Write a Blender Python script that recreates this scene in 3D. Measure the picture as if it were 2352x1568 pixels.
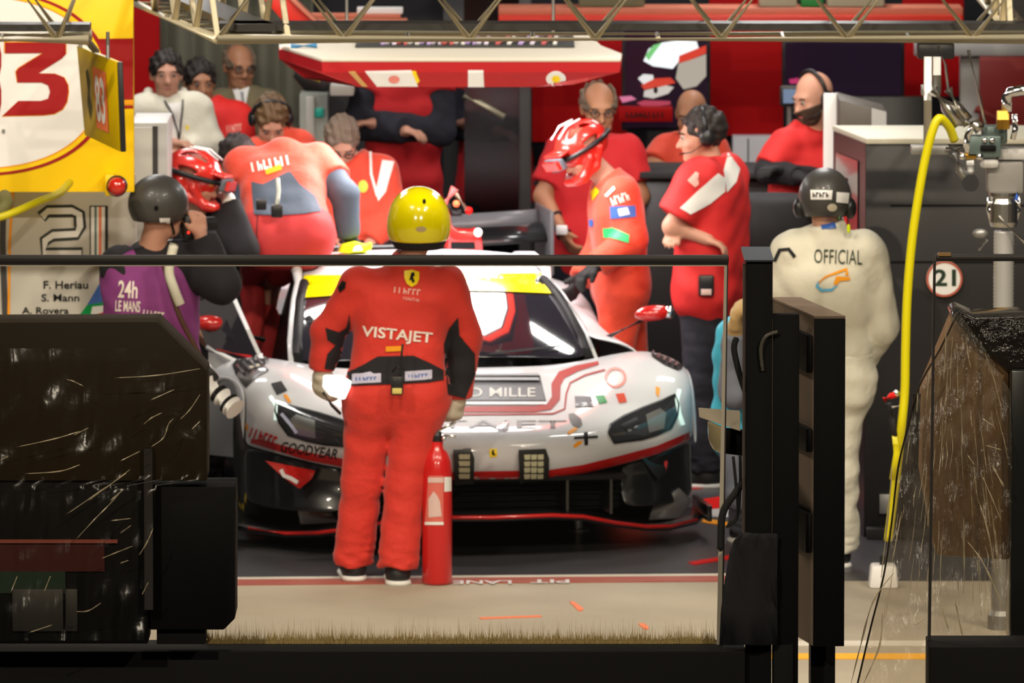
import bpy, bmesh, math, random
import numpy as np
from mathutils import Vector, Matrix
from mathutils.bvhtree import BVHTree

for _o in list(bpy.data.objects):
    bpy.data.objects.remove(_o, do_unlink=True)
scene = bpy.context.scene
COL = scene.collection

# ------------------------------------------------------------------ camera
FPX, CAMH, PITCH = 19950.0, 5.0, math.atan((784 + 1280) / 19950.0)
cam_d = bpy.data.cameras.new('camera')
cam_d.sensor_width = 36.0
cam_d.lens = FPX / 2352.0 * 36.0
cam_d.clip_start, cam_d.clip_end = 0.5, 500
cam_d.dof.use_dof = True
cam_d.dof.focus_distance = 30.0
cam_d.dof.aperture_fstop = 10.0
cam = bpy.data.objects.new('camera', cam_d)
COL.objects.link(cam)
cam.location = (0, 0, CAMH)
cam.rotation_euler = (math.pi / 2 - PITCH, 0, 0)
scene.camera = cam

# ------------------------------------------------------------------ world, lights, exposure
scene.view_settings.view_transform = 'Standard'
scene.view_settings.look = 'None'
scene.view_settings.gamma = 1.0
scene.view_settings.use_curve_mapping = False
scene.view_settings.exposure = 0.0
w = bpy.data.worlds.new('night'); scene.world = w
w.use_nodes = True
w.node_tree.nodes['Background'].inputs['Color'].default_value = (0.010, 0.011, 0.014, 1)
w.node_tree.nodes['Background'].inputs['Strength'].default_value = 1.0

def area_light(name, loc, target, sx, sy, watts, col):
    d = bpy.data.lights.new(name, 'AREA'); d.shape = 'RECTANGLE'
    d.size, d.size_y, d.energy, d.color = sx, sy, watts, col
    o = bpy.data.objects.new(name, d); COL.objects.link(o)
    o.location = loc
    o.rotation_euler = (Vector(target) - Vector(loc)).to_track_quat('-Z', 'Y').to_euler()
    return o
# floodlights under the grandstand roof behind the camera
for i, x in enumerate((-7, 8)):
    area_light('grandstand_floodlight', (x, 3, 13), (x * 0.1, 33, 1), 0.5, 0.3, 1900, (1.0, 0.86, 0.66))
# floodlights on masts above the pit wall, turned to the garages
for i, x in enumerate((-5.5, 0.2, 5.5)):
    area_light('pit_wall_floodlight', (x, 29.6, 9.0), (x * 0.45, 38.6, 0.4), 1.0, 0.5, 500, (1.0, 0.88, 0.72))
# strip lamps above the pit lane in front of the garage
for x in (-2.6, 2.6):
    area_light('pit_lane_lamp', (x, 35.0, 5.6), (x * 0.6, 37.6, 0), 1.2, 0.4, 60, (1.0, 0.90, 0.72))
# ceiling lamps of the garage
for x, y in ((-1.9, 40.2), (1.3, 40.2), (-1.9, 42.6), (1.3, 42.6), (-1.9, 45.0), (1.5, 45.2)):
    area_light('garage_ceiling_lamp', (x, y, 3.55), (x, y, 0), 0.8, 0.3, 38, (1.0, 0.97, 0.94))

# ------------------------------------------------------------------ maths helpers
_F = Vector((0, math.cos(PITCH), -math.sin(PITCH)))
_U = Vector((0, math.sin(PITCH), math.cos(PITCH)))
def ray(px, py):
    return _F + Vector(((px - 1176) / FPX, 0, 0)) - _U * ((py - 784) / FPX)
def P(px, py, Y):
    d = ray(px, py)
    return Vector((0, 0, CAMH)) + d * (Y / d.y)
def G(px, py, z=0.0):
    d = ray(px, py)
    return Vector((0, 0, CAMH)) + d * ((z - CAMH) / d.z)
def S(Y): return FPX / Y            # pixels per metre at depth Y

# ------------------------------------------------------------------ materials
MATS = {}
def mat(name, col, rough=0.5, metal=0.0, spec=0.5, coat=0.0, emit=None, es=0.0, noise=None, bump=None,
        trans=0.0, alpha=1.0, sheen=0.0, ior=1.45):
    if name in MATS: return MATS[name]
    m = bpy.data.materials.new(name); m.use_nodes = True
    nt = m.node_tree; b = nt.nodes['Principled BSDF']
    c = (*col, 1) if len(col) == 3 else col
    b.inputs['Base Color'].default_value = c
    b.inputs['Roughness'].default_value = rough
    b.inputs['Metallic'].default_value = metal
    b.inputs['Specular IOR Level'].default_value = spec
    b.inputs['Coat Weight'].default_value = coat
    b.inputs['Coat Roughness'].default_value = 0.06
    b.inputs['Transmission Weight'].default_value = trans
    b.inputs['Alpha'].default_value = alpha
    b.inputs['Sheen Weight'].default_value = sheen
    b.inputs['IOR'].default_value = ior
    if emit:
        b.inputs['Emission Color'].default_value = (*emit, 1)
        b.inputs['Emission Strength'].default_value = es
    if noise or bump:
        tc = nt.nodes.new('ShaderNodeTexCoord')
    if noise:      # (scale, amount, second colour)
        n = nt.nodes.new('ShaderNodeTexNoise'); n.inputs['Scale'].default_value = noise[0]
        n.inputs['Detail'].default_value = 6
        nt.links.new(tc.outputs['Object'], n.inputs['Vector'])
        mx = nt.nodes.new('ShaderNodeMix'); mx.data_type = 'RGBA'
        mr = nt.nodes.new('ShaderNodeMapRange')
        mr.inputs['From Min'].default_value = 0.3; mr.inputs['From Max'].default_value = 0.7
        mr.inputs['To Max'].default_value = noise[1]
        nt.links.new(n.outputs['Fac'], mr.inputs['Value'])
        nt.links.new(mr.outputs['Result'], mx.inputs['Factor'])
        mx.inputs['A'].default_value = c
        mx.inputs['B'].default_value = (*noise[2], 1)
        nt.links.new(mx.outputs['Result'], b.inputs['Base Color'])
    if bump:       # (scale, strength, distance, stretch xyz)
        n = nt.nodes.new('ShaderNodeTexNoise'); n.inputs['Scale'].default_value = bump[0]
        n.inputs['Detail'].default_value = 5
        src = tc.outputs['Object']
        if len(bump) > 3:
            mp = nt.nodes.new('ShaderNodeMapping'); mp.inputs['Scale'].default_value = bump[3]
            nt.links.new(src, mp.inputs['Vector']); src = mp.outputs['Vector']
        nt.links.new(src, n.inputs['Vector'])
        bp = nt.nodes.new('ShaderNodeBump'); bp.inputs['Strength'].default_value = bump[1]
        bp.inputs['Distance'].default_value = bump[2]
        nt.links.new(n.outputs['Fac'], bp.inputs['Height'])
        nt.links.new(bp.outputs['Normal'], b.inputs['Normal'])
    MATS[name] = m
    return m
CL = lambda sc, st=0.5: (sc, st, 0.01)
M = {}
def defmats():
    M['cloth_red'] = mat('red_overall_cloth', (0.62, 0.030, 0.016), 0.75, bump=(14, 0.55, 0.02), sheen=0.15)
    M['cloth_orange'] = mat('orange_red_overall_cloth', (0.66, 0.055, 0.022), 0.72, bump=(14, 0.5, 0.02), sheen=0.15)
    M['cloth_red_deep'] = mat('deep_red_cloth', (0.50, 0.010, 0.014), 0.8, bump=(10, 0.4, 0.015))
    M['cloth_red_trouser'] = mat('red_trouser_cloth', (0.50, 0.030, 0.030), 0.75, bump=(9, 0.4, 0.015))
    M['cloth_black'] = mat('black_cloth', (0.012, 0.011, 0.014), 0.85, bump=(12, 0.4, 0.01))
    M['cloth_navy'] = mat('navy_cloth', (0.014, 0.014, 0.024), 0.85, bump=(10, 0.5, 0.02))
    M['cloth_slate'] = mat('slate_grey_cloth', (0.055, 0.075, 0.105), 0.8, bump=(10, 0.4, 0.015))
    M['cloth_grey'] = mat('grey_denim_cloth', (0.20, 0.22, 0.27), 0.85, bump=(12, 0.4, 0.01))
    M['cloth_cream'] = mat('cream_cloth', (0.68, 0.65, 0.53), 0.85, bump=(7, 0.6, 0.03))
    M['cloth_white'] = mat('white_cloth', (0.78, 0.75, 0.70), 0.8, bump=(10, 0.3, 0.01))
    M['cloth_khaki'] = mat('khaki_cloth', (0.17, 0.14, 0.075), 0.85, bump=(10, 0.3, 0.01))
    M['cloth_purple'] = mat('purple_vest_cloth', (0.23, 0.042, 0.20), 0.8, bump=(8, 0.4, 0.015))
    M['cloth_cyan'] = mat('cyan_vest_cloth', (0.06, 0.52, 0.72), 0.7, bump=(8, 0.4, 0.015))
    M['glove_grey'] = mat('beige_glove_leather', (0.60, 0.54, 0.43), 0.8, bump=(20, 0.4, 0.01))
    M['glove_black'] = mat('black_glove_cloth', (0.012, 0.012, 0.013), 0.8, bump=(20, 0.4, 0.01))
    M['glove_tan'] = mat('tan_glove_leather', (0.52, 0.34, 0.14), 0.8, bump=(20, 0.4, 0.01))
    M['skin'] = mat('skin', (0.52, 0.27, 0.18), 0.55, noise=(9, 0.5, (0.46, 0.20, 0.14)))
    M['skin_tan'] = mat('tanned_skin', (0.40, 0.19, 0.10), 0.55, noise=(9, 0.5, (0.36, 0.14, 0.075)))
    M['hair_dark'] = mat('dark_hair', (0.018, 0.012, 0.010), 0.6, bump=(60, 0.6, 0.01, (1, 1, 0.3)))
    M['hair_brown'] = mat('brown_hair', (0.11, 0.060, 0.025), 0.6, bump=(60, 0.6, 0.01, (1, 1, 0.3)))
    M['hair_grey'] = mat('greying_brown_hair', (0.16, 0.115, 0.080), 0.6, bump=(60, 0.6, 0.01, (1, 1, 0.3)))
    M['beard'] = mat('dark_beard_hair', (0.055, 0.030, 0.018), 0.8, bump=(90, 0.6, 0.008))
    M['eye'] = mat('eyeball', (0.30, 0.28, 0.26), 0.2)
    M['iris'] = mat('dark_iris', (0.02, 0.012, 0.008), 0.2)
    M['lip'] = mat('lips', (0.40, 0.13, 0.10), 0.5)
    M['shoe_black'] = mat('black_shoe_leather', (0.014, 0.014, 0.015), 0.5)
    M['sole_white'] = mat('white_rubber_sole', (0.75, 0.74, 0.70), 0.6)
    M['plastic_black'] = mat('black_plastic', (0.012, 0.012, 0.013), 0.35)
    M['black_matte'] = mat('matte_black_paint', (0.003, 0.0027, 0.003), 0.6, spec=0.15)
    M['rubber'] = mat('black_rubber', (0.014, 0.014, 0.015), 0.75)
    M['helmet_red'] = mat('red_helmet_shell', (0.62, 0.022, 0.014), 0.25, coat=0.6)
    M['helmet_yellow'] = mat('yellow_helmet_shell', (0.96, 0.83, 0.0), 0.18, coat=0.8)
    M['helmet_dark'] = mat('dark_grey_helmet_shell', (0.050, 0.047, 0.043), 0.45, coat=0.15)
    M['chrome'] = mat('polished_chrome', (0.75, 0.76, 0.78), 0.12, metal=1.0)
    M['steel'] = mat('brushed_steel', (0.55, 0.54, 0.51), 0.28, metal=1.0)
    M['steel_dull'] = mat('dull_grey_metal', (0.30, 0.30, 0.29), 0.45, metal=0.8)
    M['alu_truss'] = mat('aluminium_truss_tube', (0.66, 0.59, 0.42), 0.38, metal=0.35)
    M['truss_black'] = mat('black_painted_truss_tube', (0.02, 0.018, 0.016), 0.45)
    M['brass'] = mat('brass_fitting', (0.55, 0.32, 0.06), 0.3, metal=1.0)
    M['white_paint'] = mat('white_paint', (0.80, 0.79, 0.77), 0.4)
    M['white_gloss'] = mat('white_vinyl', (0.82, 0.82, 0.82), 0.3)
    M['yellow_vinyl'] = mat('yellow_vinyl', (0.90, 0.66, 0.0), 0.35)
    M['yellow_paint'] = mat('yellow_board_paint', (0.90, 0.58, 0.0), 0.4)
    M['red_vinyl'] = mat('red_vinyl', (0.60, 0.012, 0.010), 0.35, spec=0.1)
    M['red_board'] = mat('deep_red_board_paint', (0.36, 0.001, 0.002), 0.75, spec=0.2)
    M['orange_vinyl'] = mat('orange_vinyl', (0.85, 0.33, 0.02), 0.4, spec=0.1)
    M['orange_paint'] = mat('orange_marking_paint', (0.85, 0.20, 0.07), 0.7)
    M['black_vinyl'] = mat('black_vinyl', (0.012, 0.012, 0.013), 0.4, spec=0.1)
    M['green_vinyl'] = mat('green_vinyl', (0.01, 0.28, 0.07), 0.4, spec=0.1)
    M['teal_vinyl'] = mat('teal_vinyl', (0.02, 0.48, 0.36), 0.4)
    M['blue_vinyl'] = mat('blue_vinyl', (0.04, 0.12, 0.42), 0.4)
    M['lime_cloth'] = mat('lime_yellow_glove_cloth', (0.72, 0.85, 0.0), 0.7)
defmats()

# ------------------------------------------------------------------ object helpers
def set_props(o, label=None, cat=None, group=None, kind=None):
    if label: o['label'] = label
    if cat: o['category'] = cat
    if group: o['group'] = group
    if kind: o['kind'] = kind
    return o
def thing(name, label, cat, loc=(0, 0, 0), rz=0.0, group=None):
    o = bpy.data.objects.new(name, None); COL.objects.link(o)
    o.empty_display_size = 0.1
    o.location = loc; o.rotation_euler = (0, 0, rz)
    return set_props(o, label, cat, group)
def root_mat(o):
    m = Matrix.Identity(4)
    while o is not None:
        m = o.matrix_parent_inverse.copy() @ o.matrix_basis @ m if o.parent else o.matrix_basis @ m
        o = o.parent
    return m
def link_mesh(name, me, material, parent=None, local=False, smooth=None):
    """world-space mesh -> object; local=True keeps vertices in the parent's frame"""
    if material is not None:
        for mm in (material if isinstance(material, (list, tuple)) else [material]): me.materials.append(mm)
    if smooth is not None:
        me.polygons.foreach_set('use_smooth', [smooth] * len(me.polygons))
    o = bpy.data.objects.new(name, me); COL.objects.link(o)
    if parent is not None:
        o.parent = parent
        if not local:
            o.matrix_parent_inverse = world_of(parent).inverted()
    else:
        n = len(me.vertices)
        if n:
            a = np.empty(n * 3, np.float32); me.vertices.foreach_get('co', a); a = a.reshape(-1, 3)
            c = Vector(((a[:, 0].min() + a[:, 0].max()) / 2, (a[:, 1].min() + a[:, 1].max()) / 2, a[:, 2].min()))
            me.transform(Matrix.Translation(-c)); o.location = c
    return o
def world_of(o):
    if o.parent: return world_of(o.parent) @ o.matrix_parent_inverse @ o.matrix_basis
    return o.matrix_basis.copy()

def frame(d, up=(0, 0, 1)):
    d = Vector(d).normalized(); u = Vector(up)
    if abs(d.dot(u.normalized())) > 0.98: u = Vector((0, 1, 0))
    x = d.cross(u).normalized(); y = x.cross(d).normalized()
    return x, y, d

class MB:
    def __init__(self): self.v = []; self.f = []
    def add(self, vs, fs):
        n = len(self.v); self.v += [tuple(p) for p in vs]; self.f += [tuple(i + n for i in q) for q in fs]; return self
    def box(self, c, s, R=None, taper=(1, 1)):
        c = Vector(c); hx, hy, hz = s[0] / 2, s[1] / 2, s[2] / 2
        vs = []
        for z in (-1, 1):
            tx, ty = (taper if z > 0 else (1, 1))
            for x, y in ((-1, -1), (1, -1), (1, 1), (-1, 1)):
                p = Vector((x * hx * tx, y * hy * ty, z * hz))
                vs.append(c + (R @ p if R is not None else p))
        return self.add(vs, [(3, 2, 1, 0), (4, 5, 6, 7), (0, 1, 5, 4), (1, 2, 6, 5), (2, 3, 7, 6), (3, 0, 4, 7)])
    def box2(self, a, b):
        a, b = Vector(a), Vector(b)
        return self.box((a + b) / 2, [abs(b[i] - a[i]) for i in range(3)])
    def tube(self, pts, r, n=10, caps=True, closed=False):
        pts = [Vector(p) for p in pts]; m = len(pts)
        rs = r if isinstance(r, (list, tuple)) else [r] * m
        vs = []; px = None
        for i, p in enumerate(pts):
            if closed: d = pts[(i + 1) % m] - pts[i - 1]
            else: d = (pts[min(i + 1, m - 1)] - pts[max(i - 1, 0)])
            if px is None: x, y, d = frame(d)
            else:
                d = d.normalized(); x = (px - d * px.dot(d))
                x = x.normalized() if x.length > 1e-5 else frame(d)[0]
                y = d.cross(x)
            px = x
            for k in range(n):
                a = 2 * math.pi * k / n
                vs.append(p + (x * math.cos(a) + y * math.sin(a)) * rs[i])
        fs = []
        for i in range(m if closed else m - 1):
            j = (i + 1) % m
            for k in range(n):
                fs.append((i * n + k, i * n + (k + 1) % n, j * n + (k + 1) % n, j * n + k))
        if caps and not closed:
            fs.append(tuple(range(n - 1, -1, -1))); fs.append(tuple(range((m - 1) * n, m * n)))
        return self.add(vs, fs)
    def bar(self, a, b, r, n=10): return self.tube([a, b], r, n)
    def rbar(self, a, b, wx, wy, up=(0, 0, 1)):
        a, b = Vector(a), Vector(b); x, y, d = frame(b - a, up)
        vs = [q + x * sx * wx / 2 + y * sy * wy / 2 for q in (a, b) for sx, sy in ((-1, -1), (1, -1), (1, 1), (-1, 1))]
        return self.add(vs, [(3, 2, 1, 0), (4, 5, 6, 7), (0, 1, 5, 4), (1, 2, 6, 5), (2, 3, 7, 6), (3, 0, 4, 7)])
    def lathe(self, prof, c=(0, 0, 0), axis=(0, 0, 1), n=20, caps=True):
        c = Vector(c); x, y, d = frame(axis, (0, 1, 0) if abs(Vector(axis).normalized().z) > .9 else (0, 0, 1))
        vs = []
        for r, h in prof:
            for k in range(n):
                a = 2 * math.pi * k / n
                vs.append(c + d * h + (x * math.cos(a) + y * math.sin(a)) * r)
        fs = [(i * n + k, i * n + (k + 1) % n, (i + 1) * n + (k + 1) % n, (i + 1) * n + k) for i in range(len(prof) - 1) for k in range(n)]
        if caps:
            fs.append(tuple(range(n - 1, -1, -1))); fs.append(tuple(range((len(prof) - 1) * n, len(prof) * n)))
        return self.add(vs, fs)
    def prism(self, poly, ext):
        """poly: list of 3-D points (planar), ext: extrusion vector"""
        n = len(poly); e = Vector(ext)
        vs = [Vector(p) for p in poly] + [Vector(p) + e for p in poly]
        fs = [tuple(range(n - 1, -1, -1)), tuple(range(n, 2 * n))] + [(i, (i + 1) % n, n + (i + 1) % n, n + i) for i in range(n)]
        return self.add(vs, fs)
    def grid(self, rows, thick=None, closed=False):
        nr, nc = len(rows), len(rows[0])
        vs = [p for r in rows for p in r]
        fs = [(i * nc + j, i * nc + j + 1, (i + 1) * nc + j + 1, (i + 1) * nc + j) for i in range(nr - 1) for j in range(nc - 1)]
        return self.add(vs, fs)
    def ball(self, c, r, n=12, sc=(1, 1, 1), R=None):
        c = Vector(c); vs = []; m = n // 2 + 1
        for i in range(1, m):
            t = math.pi * i / m
            for k in range(n):
                a = 2 * math.pi * k / n
                p = Vector((math.sin(t) * math.cos(a) * sc[0], math.sin(t) * math.sin(a) * sc[1], math.cos(t) * sc[2])) * r
                vs.append(c + (R @ p if R is not None else p))
        top = Vector((0, 0, r * sc[2])); 
        vs.append(c + (R @ top if R is not None else top)); vs.append(c - (R @ top if R is not None else top))
        fs = [((i) * n + k, (i) * n + (k + 1) % n, (i + 1) * n + (k + 1) % n, (i + 1) * n + k) for i in range(m - 2) for k in range(n)]
        t = (m - 1) * n
        fs += [(t, (k + 1) % n, k) for k in range(n)]
        fs += [(t + 1, (m - 2) * n + k, (m - 2) * n + (k + 1) % n) for k in range(n)]
        return self.add(vs, fs)
    def build(self, name, material, parent=None, bevel=0.0, seg=2, smooth=False, sub=0, solid=0.0, local=False,
              offset=-1.0, autos=None, recalc=True):
        me = bpy.data.meshes.new(name)
        me.from_pydata([tuple(p) for p in self.v], [], self.f)
        if recalc or bevel:
            bm = bmesh.new(); bm.from_mesh(me)
            if recalc: bmesh.ops.recalc_face_normals(bm, faces=bm.faces)
            if bevel:
                es = [e for e in bm.edges if len(e.link_faces) == 2 and e.calc_face_angle(0) > 0.5]
                if es: bmesh.ops.bevel(bm, geom=es, offset=bevel, segments=seg, profile=0.5, affect='EDGES', clamp_overlap=True)
            bm.to_mesh(me); bm.free()
        o = link_mesh(name, me, material, parent, local)
        if solid:
            md = o.modifiers.new('solid', 'SOLIDIFY'); md.thickness = solid; md.offset = offset
        if sub:
            md = o.modifiers.new('sub', 'SUBSURF'); md.levels = sub; md.render_levels = sub
        if smooth or sub:
            me.polygons.foreach_set('use_smooth', [True] * len(me.polygons))
        elif bevel or autos:
            shade_auto(o, autos or 0.6)
        return o
def shade_auto(o, ang):
    me = o.data
    me.polygons.foreach_set('use_smooth', [True] * len(me.polygons))
    bm = bmesh.new(); bm.from_mesh(me)
    for e in bm.edges:
        if len(e.link_faces) == 2 and e.calc_face_angle(0) > ang: e.smooth = False
    bm.to_mesh(me); bm.free()

def eval_mesh_bvh(objs):
    """world-space BVH of evaluated meshes"""
    dg = bpy.context.evaluated_depsgraph_get(); dg.update()
    vs, fs = [], []
    for o in objs:
        e = o.evaluated_get(dg); me = e.to_mesh(); W = world_of(o); n = len(vs)
        vs += [W @ v.co for v in me.vertices]; fs += [[i + n for i in p.vertices] for p in me.polygons]
        e.to_mesh_clear()
    return BVHTree.FromPolygons(vs, fs)

# ------------------------------------------------------------------ lettering and vinyl laid on surfaces
_txt = {}
def text2d(body, bold=0.0, shear=0.0, spacing=1.0):
    key = (body, bold, shear, spacing)
    if key in _txt: return _txt[key]
    c = bpy.data.curves.new('txt', 'FONT'); c.body = body; c.size = 1.0; c.offset = bold; c.shear = shear
    c.space_character = spacing; c.resolution_u = 3
    o = bpy.data.objects.new('txt', c); COL.objects.link(o)
    dg = bpy.context.evaluated_depsgraph_get(); dg.update()
    me = bpy.data.meshes.new_from_object(o.evaluated_get(dg))
    vs = [(v.co.x, v.co.y) for v in me.vertices]; fs = [tuple(p.vertices) for p in me.polygons]
    bpy.data.objects.remove(o); bpy.data.curves.remove(c); bpy.data.meshes.remove(me)
    x0 = min(v[0] for v in vs); x1 = max(v[0] for v in vs); y0 = min(v[1] for v in vs); y1 = max(v[1] for v in vs)
    vs = [((x - x0) / (x1 - x0), (y - y0) / (y1 - y0)) for x, y in vs]
    _txt[key] = (vs, fs); return _txt[key]
def text_px(body, x0, y0, x1, y1, rot=0.0, **k):
    """lettering that fills the pixel box (y down), turned by rot about its centre"""
    vs, fs = text2d(body, **k); cx, cy = (x0 + x1) / 2, (y0 + y1) / 2; c, s = math.cos(rot), math.sin(rot)
    out = []
    for u, v in vs:
        x, y = x0 + u * (x1 - x0) - cx, y1 - v * (y1 - y0) - cy
        out.append((cx + x * c - y * s, cy + x * s + y * c))
    return out, fs
def poly_px(pts): return [tuple(p) for p in pts], [tuple(range(len(pts)))]
def marks_px(n, x0, y0, x1, y1, rot=0.0, seed=0):
    """a row of small print too blurred to read: n uneven strokes"""
    rr = random.Random(seed + n * 7); vs, fs = [], []; cx, cy = (x0 + x1) / 2, (y0 + y1) / 2; c, s = math.cos(rot), math.sin(rot); w = (x1 - x0) / n; h = y1 - y0
    def quad(pts):
        k = len(vs)
        for x, y in pts:
            x -= cx; y -= cy; vs.append((cx + x * c - y * s, cy + x * s + y * c))
        fs.append(tuple(range(k, k + len(pts))))
    for i in range(n):
        xa = x0 + i * w; sw = w * .30; kd = rr.randrange(4)
        quad([(xa, y0), (xa + sw, y0), (xa + sw, y1), (xa, y1)])
        if kd != 0: ya = y0 + (0 if kd == 1 else h * .38 if kd == 2 else h * .74); quad([(xa + sw, ya), (xa + w * .75, ya), (xa + w * .75, ya + h * .26), (xa + sw, ya + h * .26)])
        if kd == 2: quad([(xa + w * .52, ya), (xa + w * .75, ya), (xa + w * .75, y1), (xa + w * .52, y1)])
    return vs, fs
def circ_px(cx, cy, rx, ry, n=20): return poly_px([(cx + rx * math.cos(2 * math.pi * k / n), cy + ry * math.sin(2 * math.pi * k / n)) for k in range(n)])
def band_px(line, wpx):
    """a strip of the given width along a pixel polyline"""
    out = []
    for s in (1, -1):
        row = []
        for i, p in enumerate(line):
            a = line[max(i - 1, 0)]; b = line[min(i + 1, len(line) - 1)]
            dx, dy = b[0] - a[0], b[1] - a[1]; l = math.hypot(dx, dy) or 1
            ww = wpx[i] if isinstance(wpx, (list, tuple)) else wpx
            row.append((p[0] - dy / l * ww / 2 * s, p[1] + dx / l * ww / 2 * s))
        out.append(row)
    n = len(line)
    return out[0] + out[1], [(i, i + 1, n + i + 1, n + i) for i in range(n - 1)]
def vinyl(name, shape, target, material, parent=None, off=0.003, maxlen=9.0, biglen=0.2):
    """lay a flat shape (outlined in the photograph's frame) onto a surface, as a thin film that follows it"""
    vs, fs = shape
    bm = bmesh.new(); bv = [bm.verts.new((x, y, 0)) for x, y in vs]
    for f in fs:
        try: bm.faces.new([bv[i] for i in f])
        except ValueError: pass
    bmesh.ops.triangulate(bm, faces=bm.faces)
    for _ in range(7):
        es = [e for e in bm.edges if e.calc_length() > maxlen]
        if not es: break
        bmesh.ops.subdivide_edges(bm, edges=es, cuts=1)
        bmesh.ops.triangulate(bm, faces=bm.faces)
    bvh = target if isinstance(target, BVHTree) else eval_mesh_bvh(target if isinstance(target, list) else [target])
    o0 = Vector((0, 0, CAMH)); dead = []; cnt = 0
    for v in bm.verts:
        d = ray(v.co.x, v.co.y).normalized()
        h, nrm, idx, dist = bvh.ray_cast(o0, d)
        if h is None: dead.append(v); continue
        if nrm.dot(d) > 0: nrm = -nrm
        v.co = h + nrm * off; cnt += 1
    bmesh.ops.delete(bm, geom=dead, context='VERTS')
    big = [f for f in bm.faces if max(e.calc_length() for e in f.edges) > biglen]
    bmesh.ops.delete(bm, geom=big, context='FACES')
    if not bm.faces:
        bm.free(); print('VINYL MISSED', name); return None
    me = bpy.data.meshes.new(name); bm.to_mesh(me); bm.free()
    return link_mesh(name, me, material, parent, smooth=True)
def text_flat(name, body, origin, xdir, ydir, width, height, material, parent=None, depth=0.003, **k):
    """raised flat lettering: origin = lower left corner"""
    vs, fs = text2d(body, **k); o = Vector(origin); X = Vector(xdir).normalized() * width; Y = Vector(ydir).normalized() * height
    n = X.cross(Y).normalized()
    mb = MB(); mb.add([o + X * u + Y * v + n * depth for u, v in vs], fs)
    return mb.build(name, material, parent, recalc=False)
# ================================================================== the setting
def struct(o): o['kind'] = 'structure'; return o
concrete = mat('pit_lane_concrete', (0.46, 0.40, 0.30), 0.85, noise=(0.9, 0.75, (0.27, 0.23, 0.175)), bump=(40, 0.25, 0.01))
rubberfloor = mat('dark_grey_garage_floor', (0.060, 0.060, 0.066), 0.32, noise=(1.5, 0.4, (0.045, 0.045, 0.05)))
wall_dark = mat('charcoal_wall_panel', (0.018, 0.018, 0.023), 0.45)
wall_mid = mat('dark_grey_pillar_paint', (0.050, 0.046, 0.046), 0.5)
panel_grey = mat('pale_grey_panel', (0.42, 0.41, 0.39), 0.45)
panel_white = mat('off_white_panel_paint', (0.50, 0.48, 0.43), 0.5)
red_line = mat('worn_red_line_paint', (0.34, 0.055, 0.035), 0.7, noise=(6, 0.6, (0.40, 0.14, 0.09)))
white_line = mat('worn_white_line_paint', (0.68, 0.63, 0.53), 0.7, noise=(5, 0.5, (0.5, 0.45, 0.36)))
yellow_line = mat('yellow_line_paint', (0.86, 0.42, 0.01), 0.7)

def flat_quad(a, b, c, d, z, h): 
    return [(p[0], p[1], z) for p in (a, b, c, d)]
YL = 38.07
mb = MB(); mb.box2((-9, 28.2, -0.10), (9, 38.05, 0)); struct(mb.build('floor', concrete))
mb = MB(); mb.box2((-20, 6, -0.12), (20, 28.2, -0.01)); struct(mb.build('floor_track', mat('dark_asphalt', (0.035, 0.034, 0.033), 0.9)))
mb = MB(); mb.box2((-3.2, 38.052, -0.10), (3.6, 48.0, 0)); struct(mb.build('floor_garage', rubberfloor))
def line_px(name, pts, material, z=0.004):
    """painted marking on the ground"""
    mb = MB(); q = [G(x, y) for x, y in pts]
    mb.prism([Vector((p.x, p.y, 0.0005)) for p in q], (0, 0, z)); return mb.build(name, material)
t1 = struct(line_px('trim_1', [(300, 1346), (1900, 1334), (1900, 1322), (300, 1334)], red_line))
t2 = struct(line_px('trim_2', [(300, 1334), (1900, 1322), (1900, 1317), (300, 1329)], white_line))
struct(line_px('trim_3', [(1500, 1514), (2360, 1514), (2360, 1502), (1500, 1502)], yellow_line))
struct(line_px('trim_4', [(1500, 1484), (2360, 1484), (2360, 1473), (1500, 1473)], white_line))
# PIT LANE lettering on the red line, written to be read from the garage
def ground_text(body, x0, x1, yc, hh, parent):
    vs, fs = text2d(body, bold=0.02)
    a = G(x0, yc); b = G(x1, yc)
    mb = MB(); mb.add([(b.x + (a.x - b.x) * u, a.y + hh / 2 - hh * v, 0.0056) for u, v in vs], fs)
    return mb.build('lettering', M['white_paint'], parent)
ground_text('PIT', 1218, 1308, 1337, 0.12, t1)
ground_text('LANE', 1040, 1175, 1339, 0.12, t1)
for nm, pts in (('a', [(1308, 1383), (1318, 1382), (1340, 1398), (1338, 1403), (1328, 1403)]),
                ('b', [(1466, 1433), (1478, 1432), (1490, 1440), (1488, 1446), (1478, 1445)]),
                ('c', [(1100, 1419), (1240, 1414), (1245, 1417), (1105, 1422)])):
    o = line_px('paint_mark', pts, M['orange_paint'], 0.003)
    set_props(o, {'a': 'short slanted orange paint dash in the middle of the concrete', 'b': 'tiny orange paint dash nearest the pit wall',
                  'c': 'long faint orange paint streak on the concrete'}[nm], 'paint mark')
# coloured bands on the garage floor right of the car
for i, (pts, mm, lb) in enumerate((
        ([(1600, 1150), (1720, 1130), (1720, 1160), (1615, 1172)], M['red_vinyl'], 'bright red floor band right of the car'),
        ([(1605, 1173), (1720, 1163), (1720, 1190), (1612, 1186)], panel_grey, 'pale grey floor band between the red bands'),
        ([(1612, 1190), (1720, 1208), (1720, 1218), (1612, 1200)], M['orange_vinyl'], 'thin orange floor band beside the splitter'),
        ([(1580, 1292), (1700, 1272), (1700, 1280), (1595, 1298)], M['red_vinyl'], 'curved red floor stripe near the pit line'),
        ([(1585, 1105), (1660, 1100), (1660, 1118), (1590, 1124)], M['red_vinyl'], 'red floor patch under the dark shoes'))):
    set_props(line_px('floor_marking', pts, mm, 0.003), lb, 'floor marking')

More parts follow.
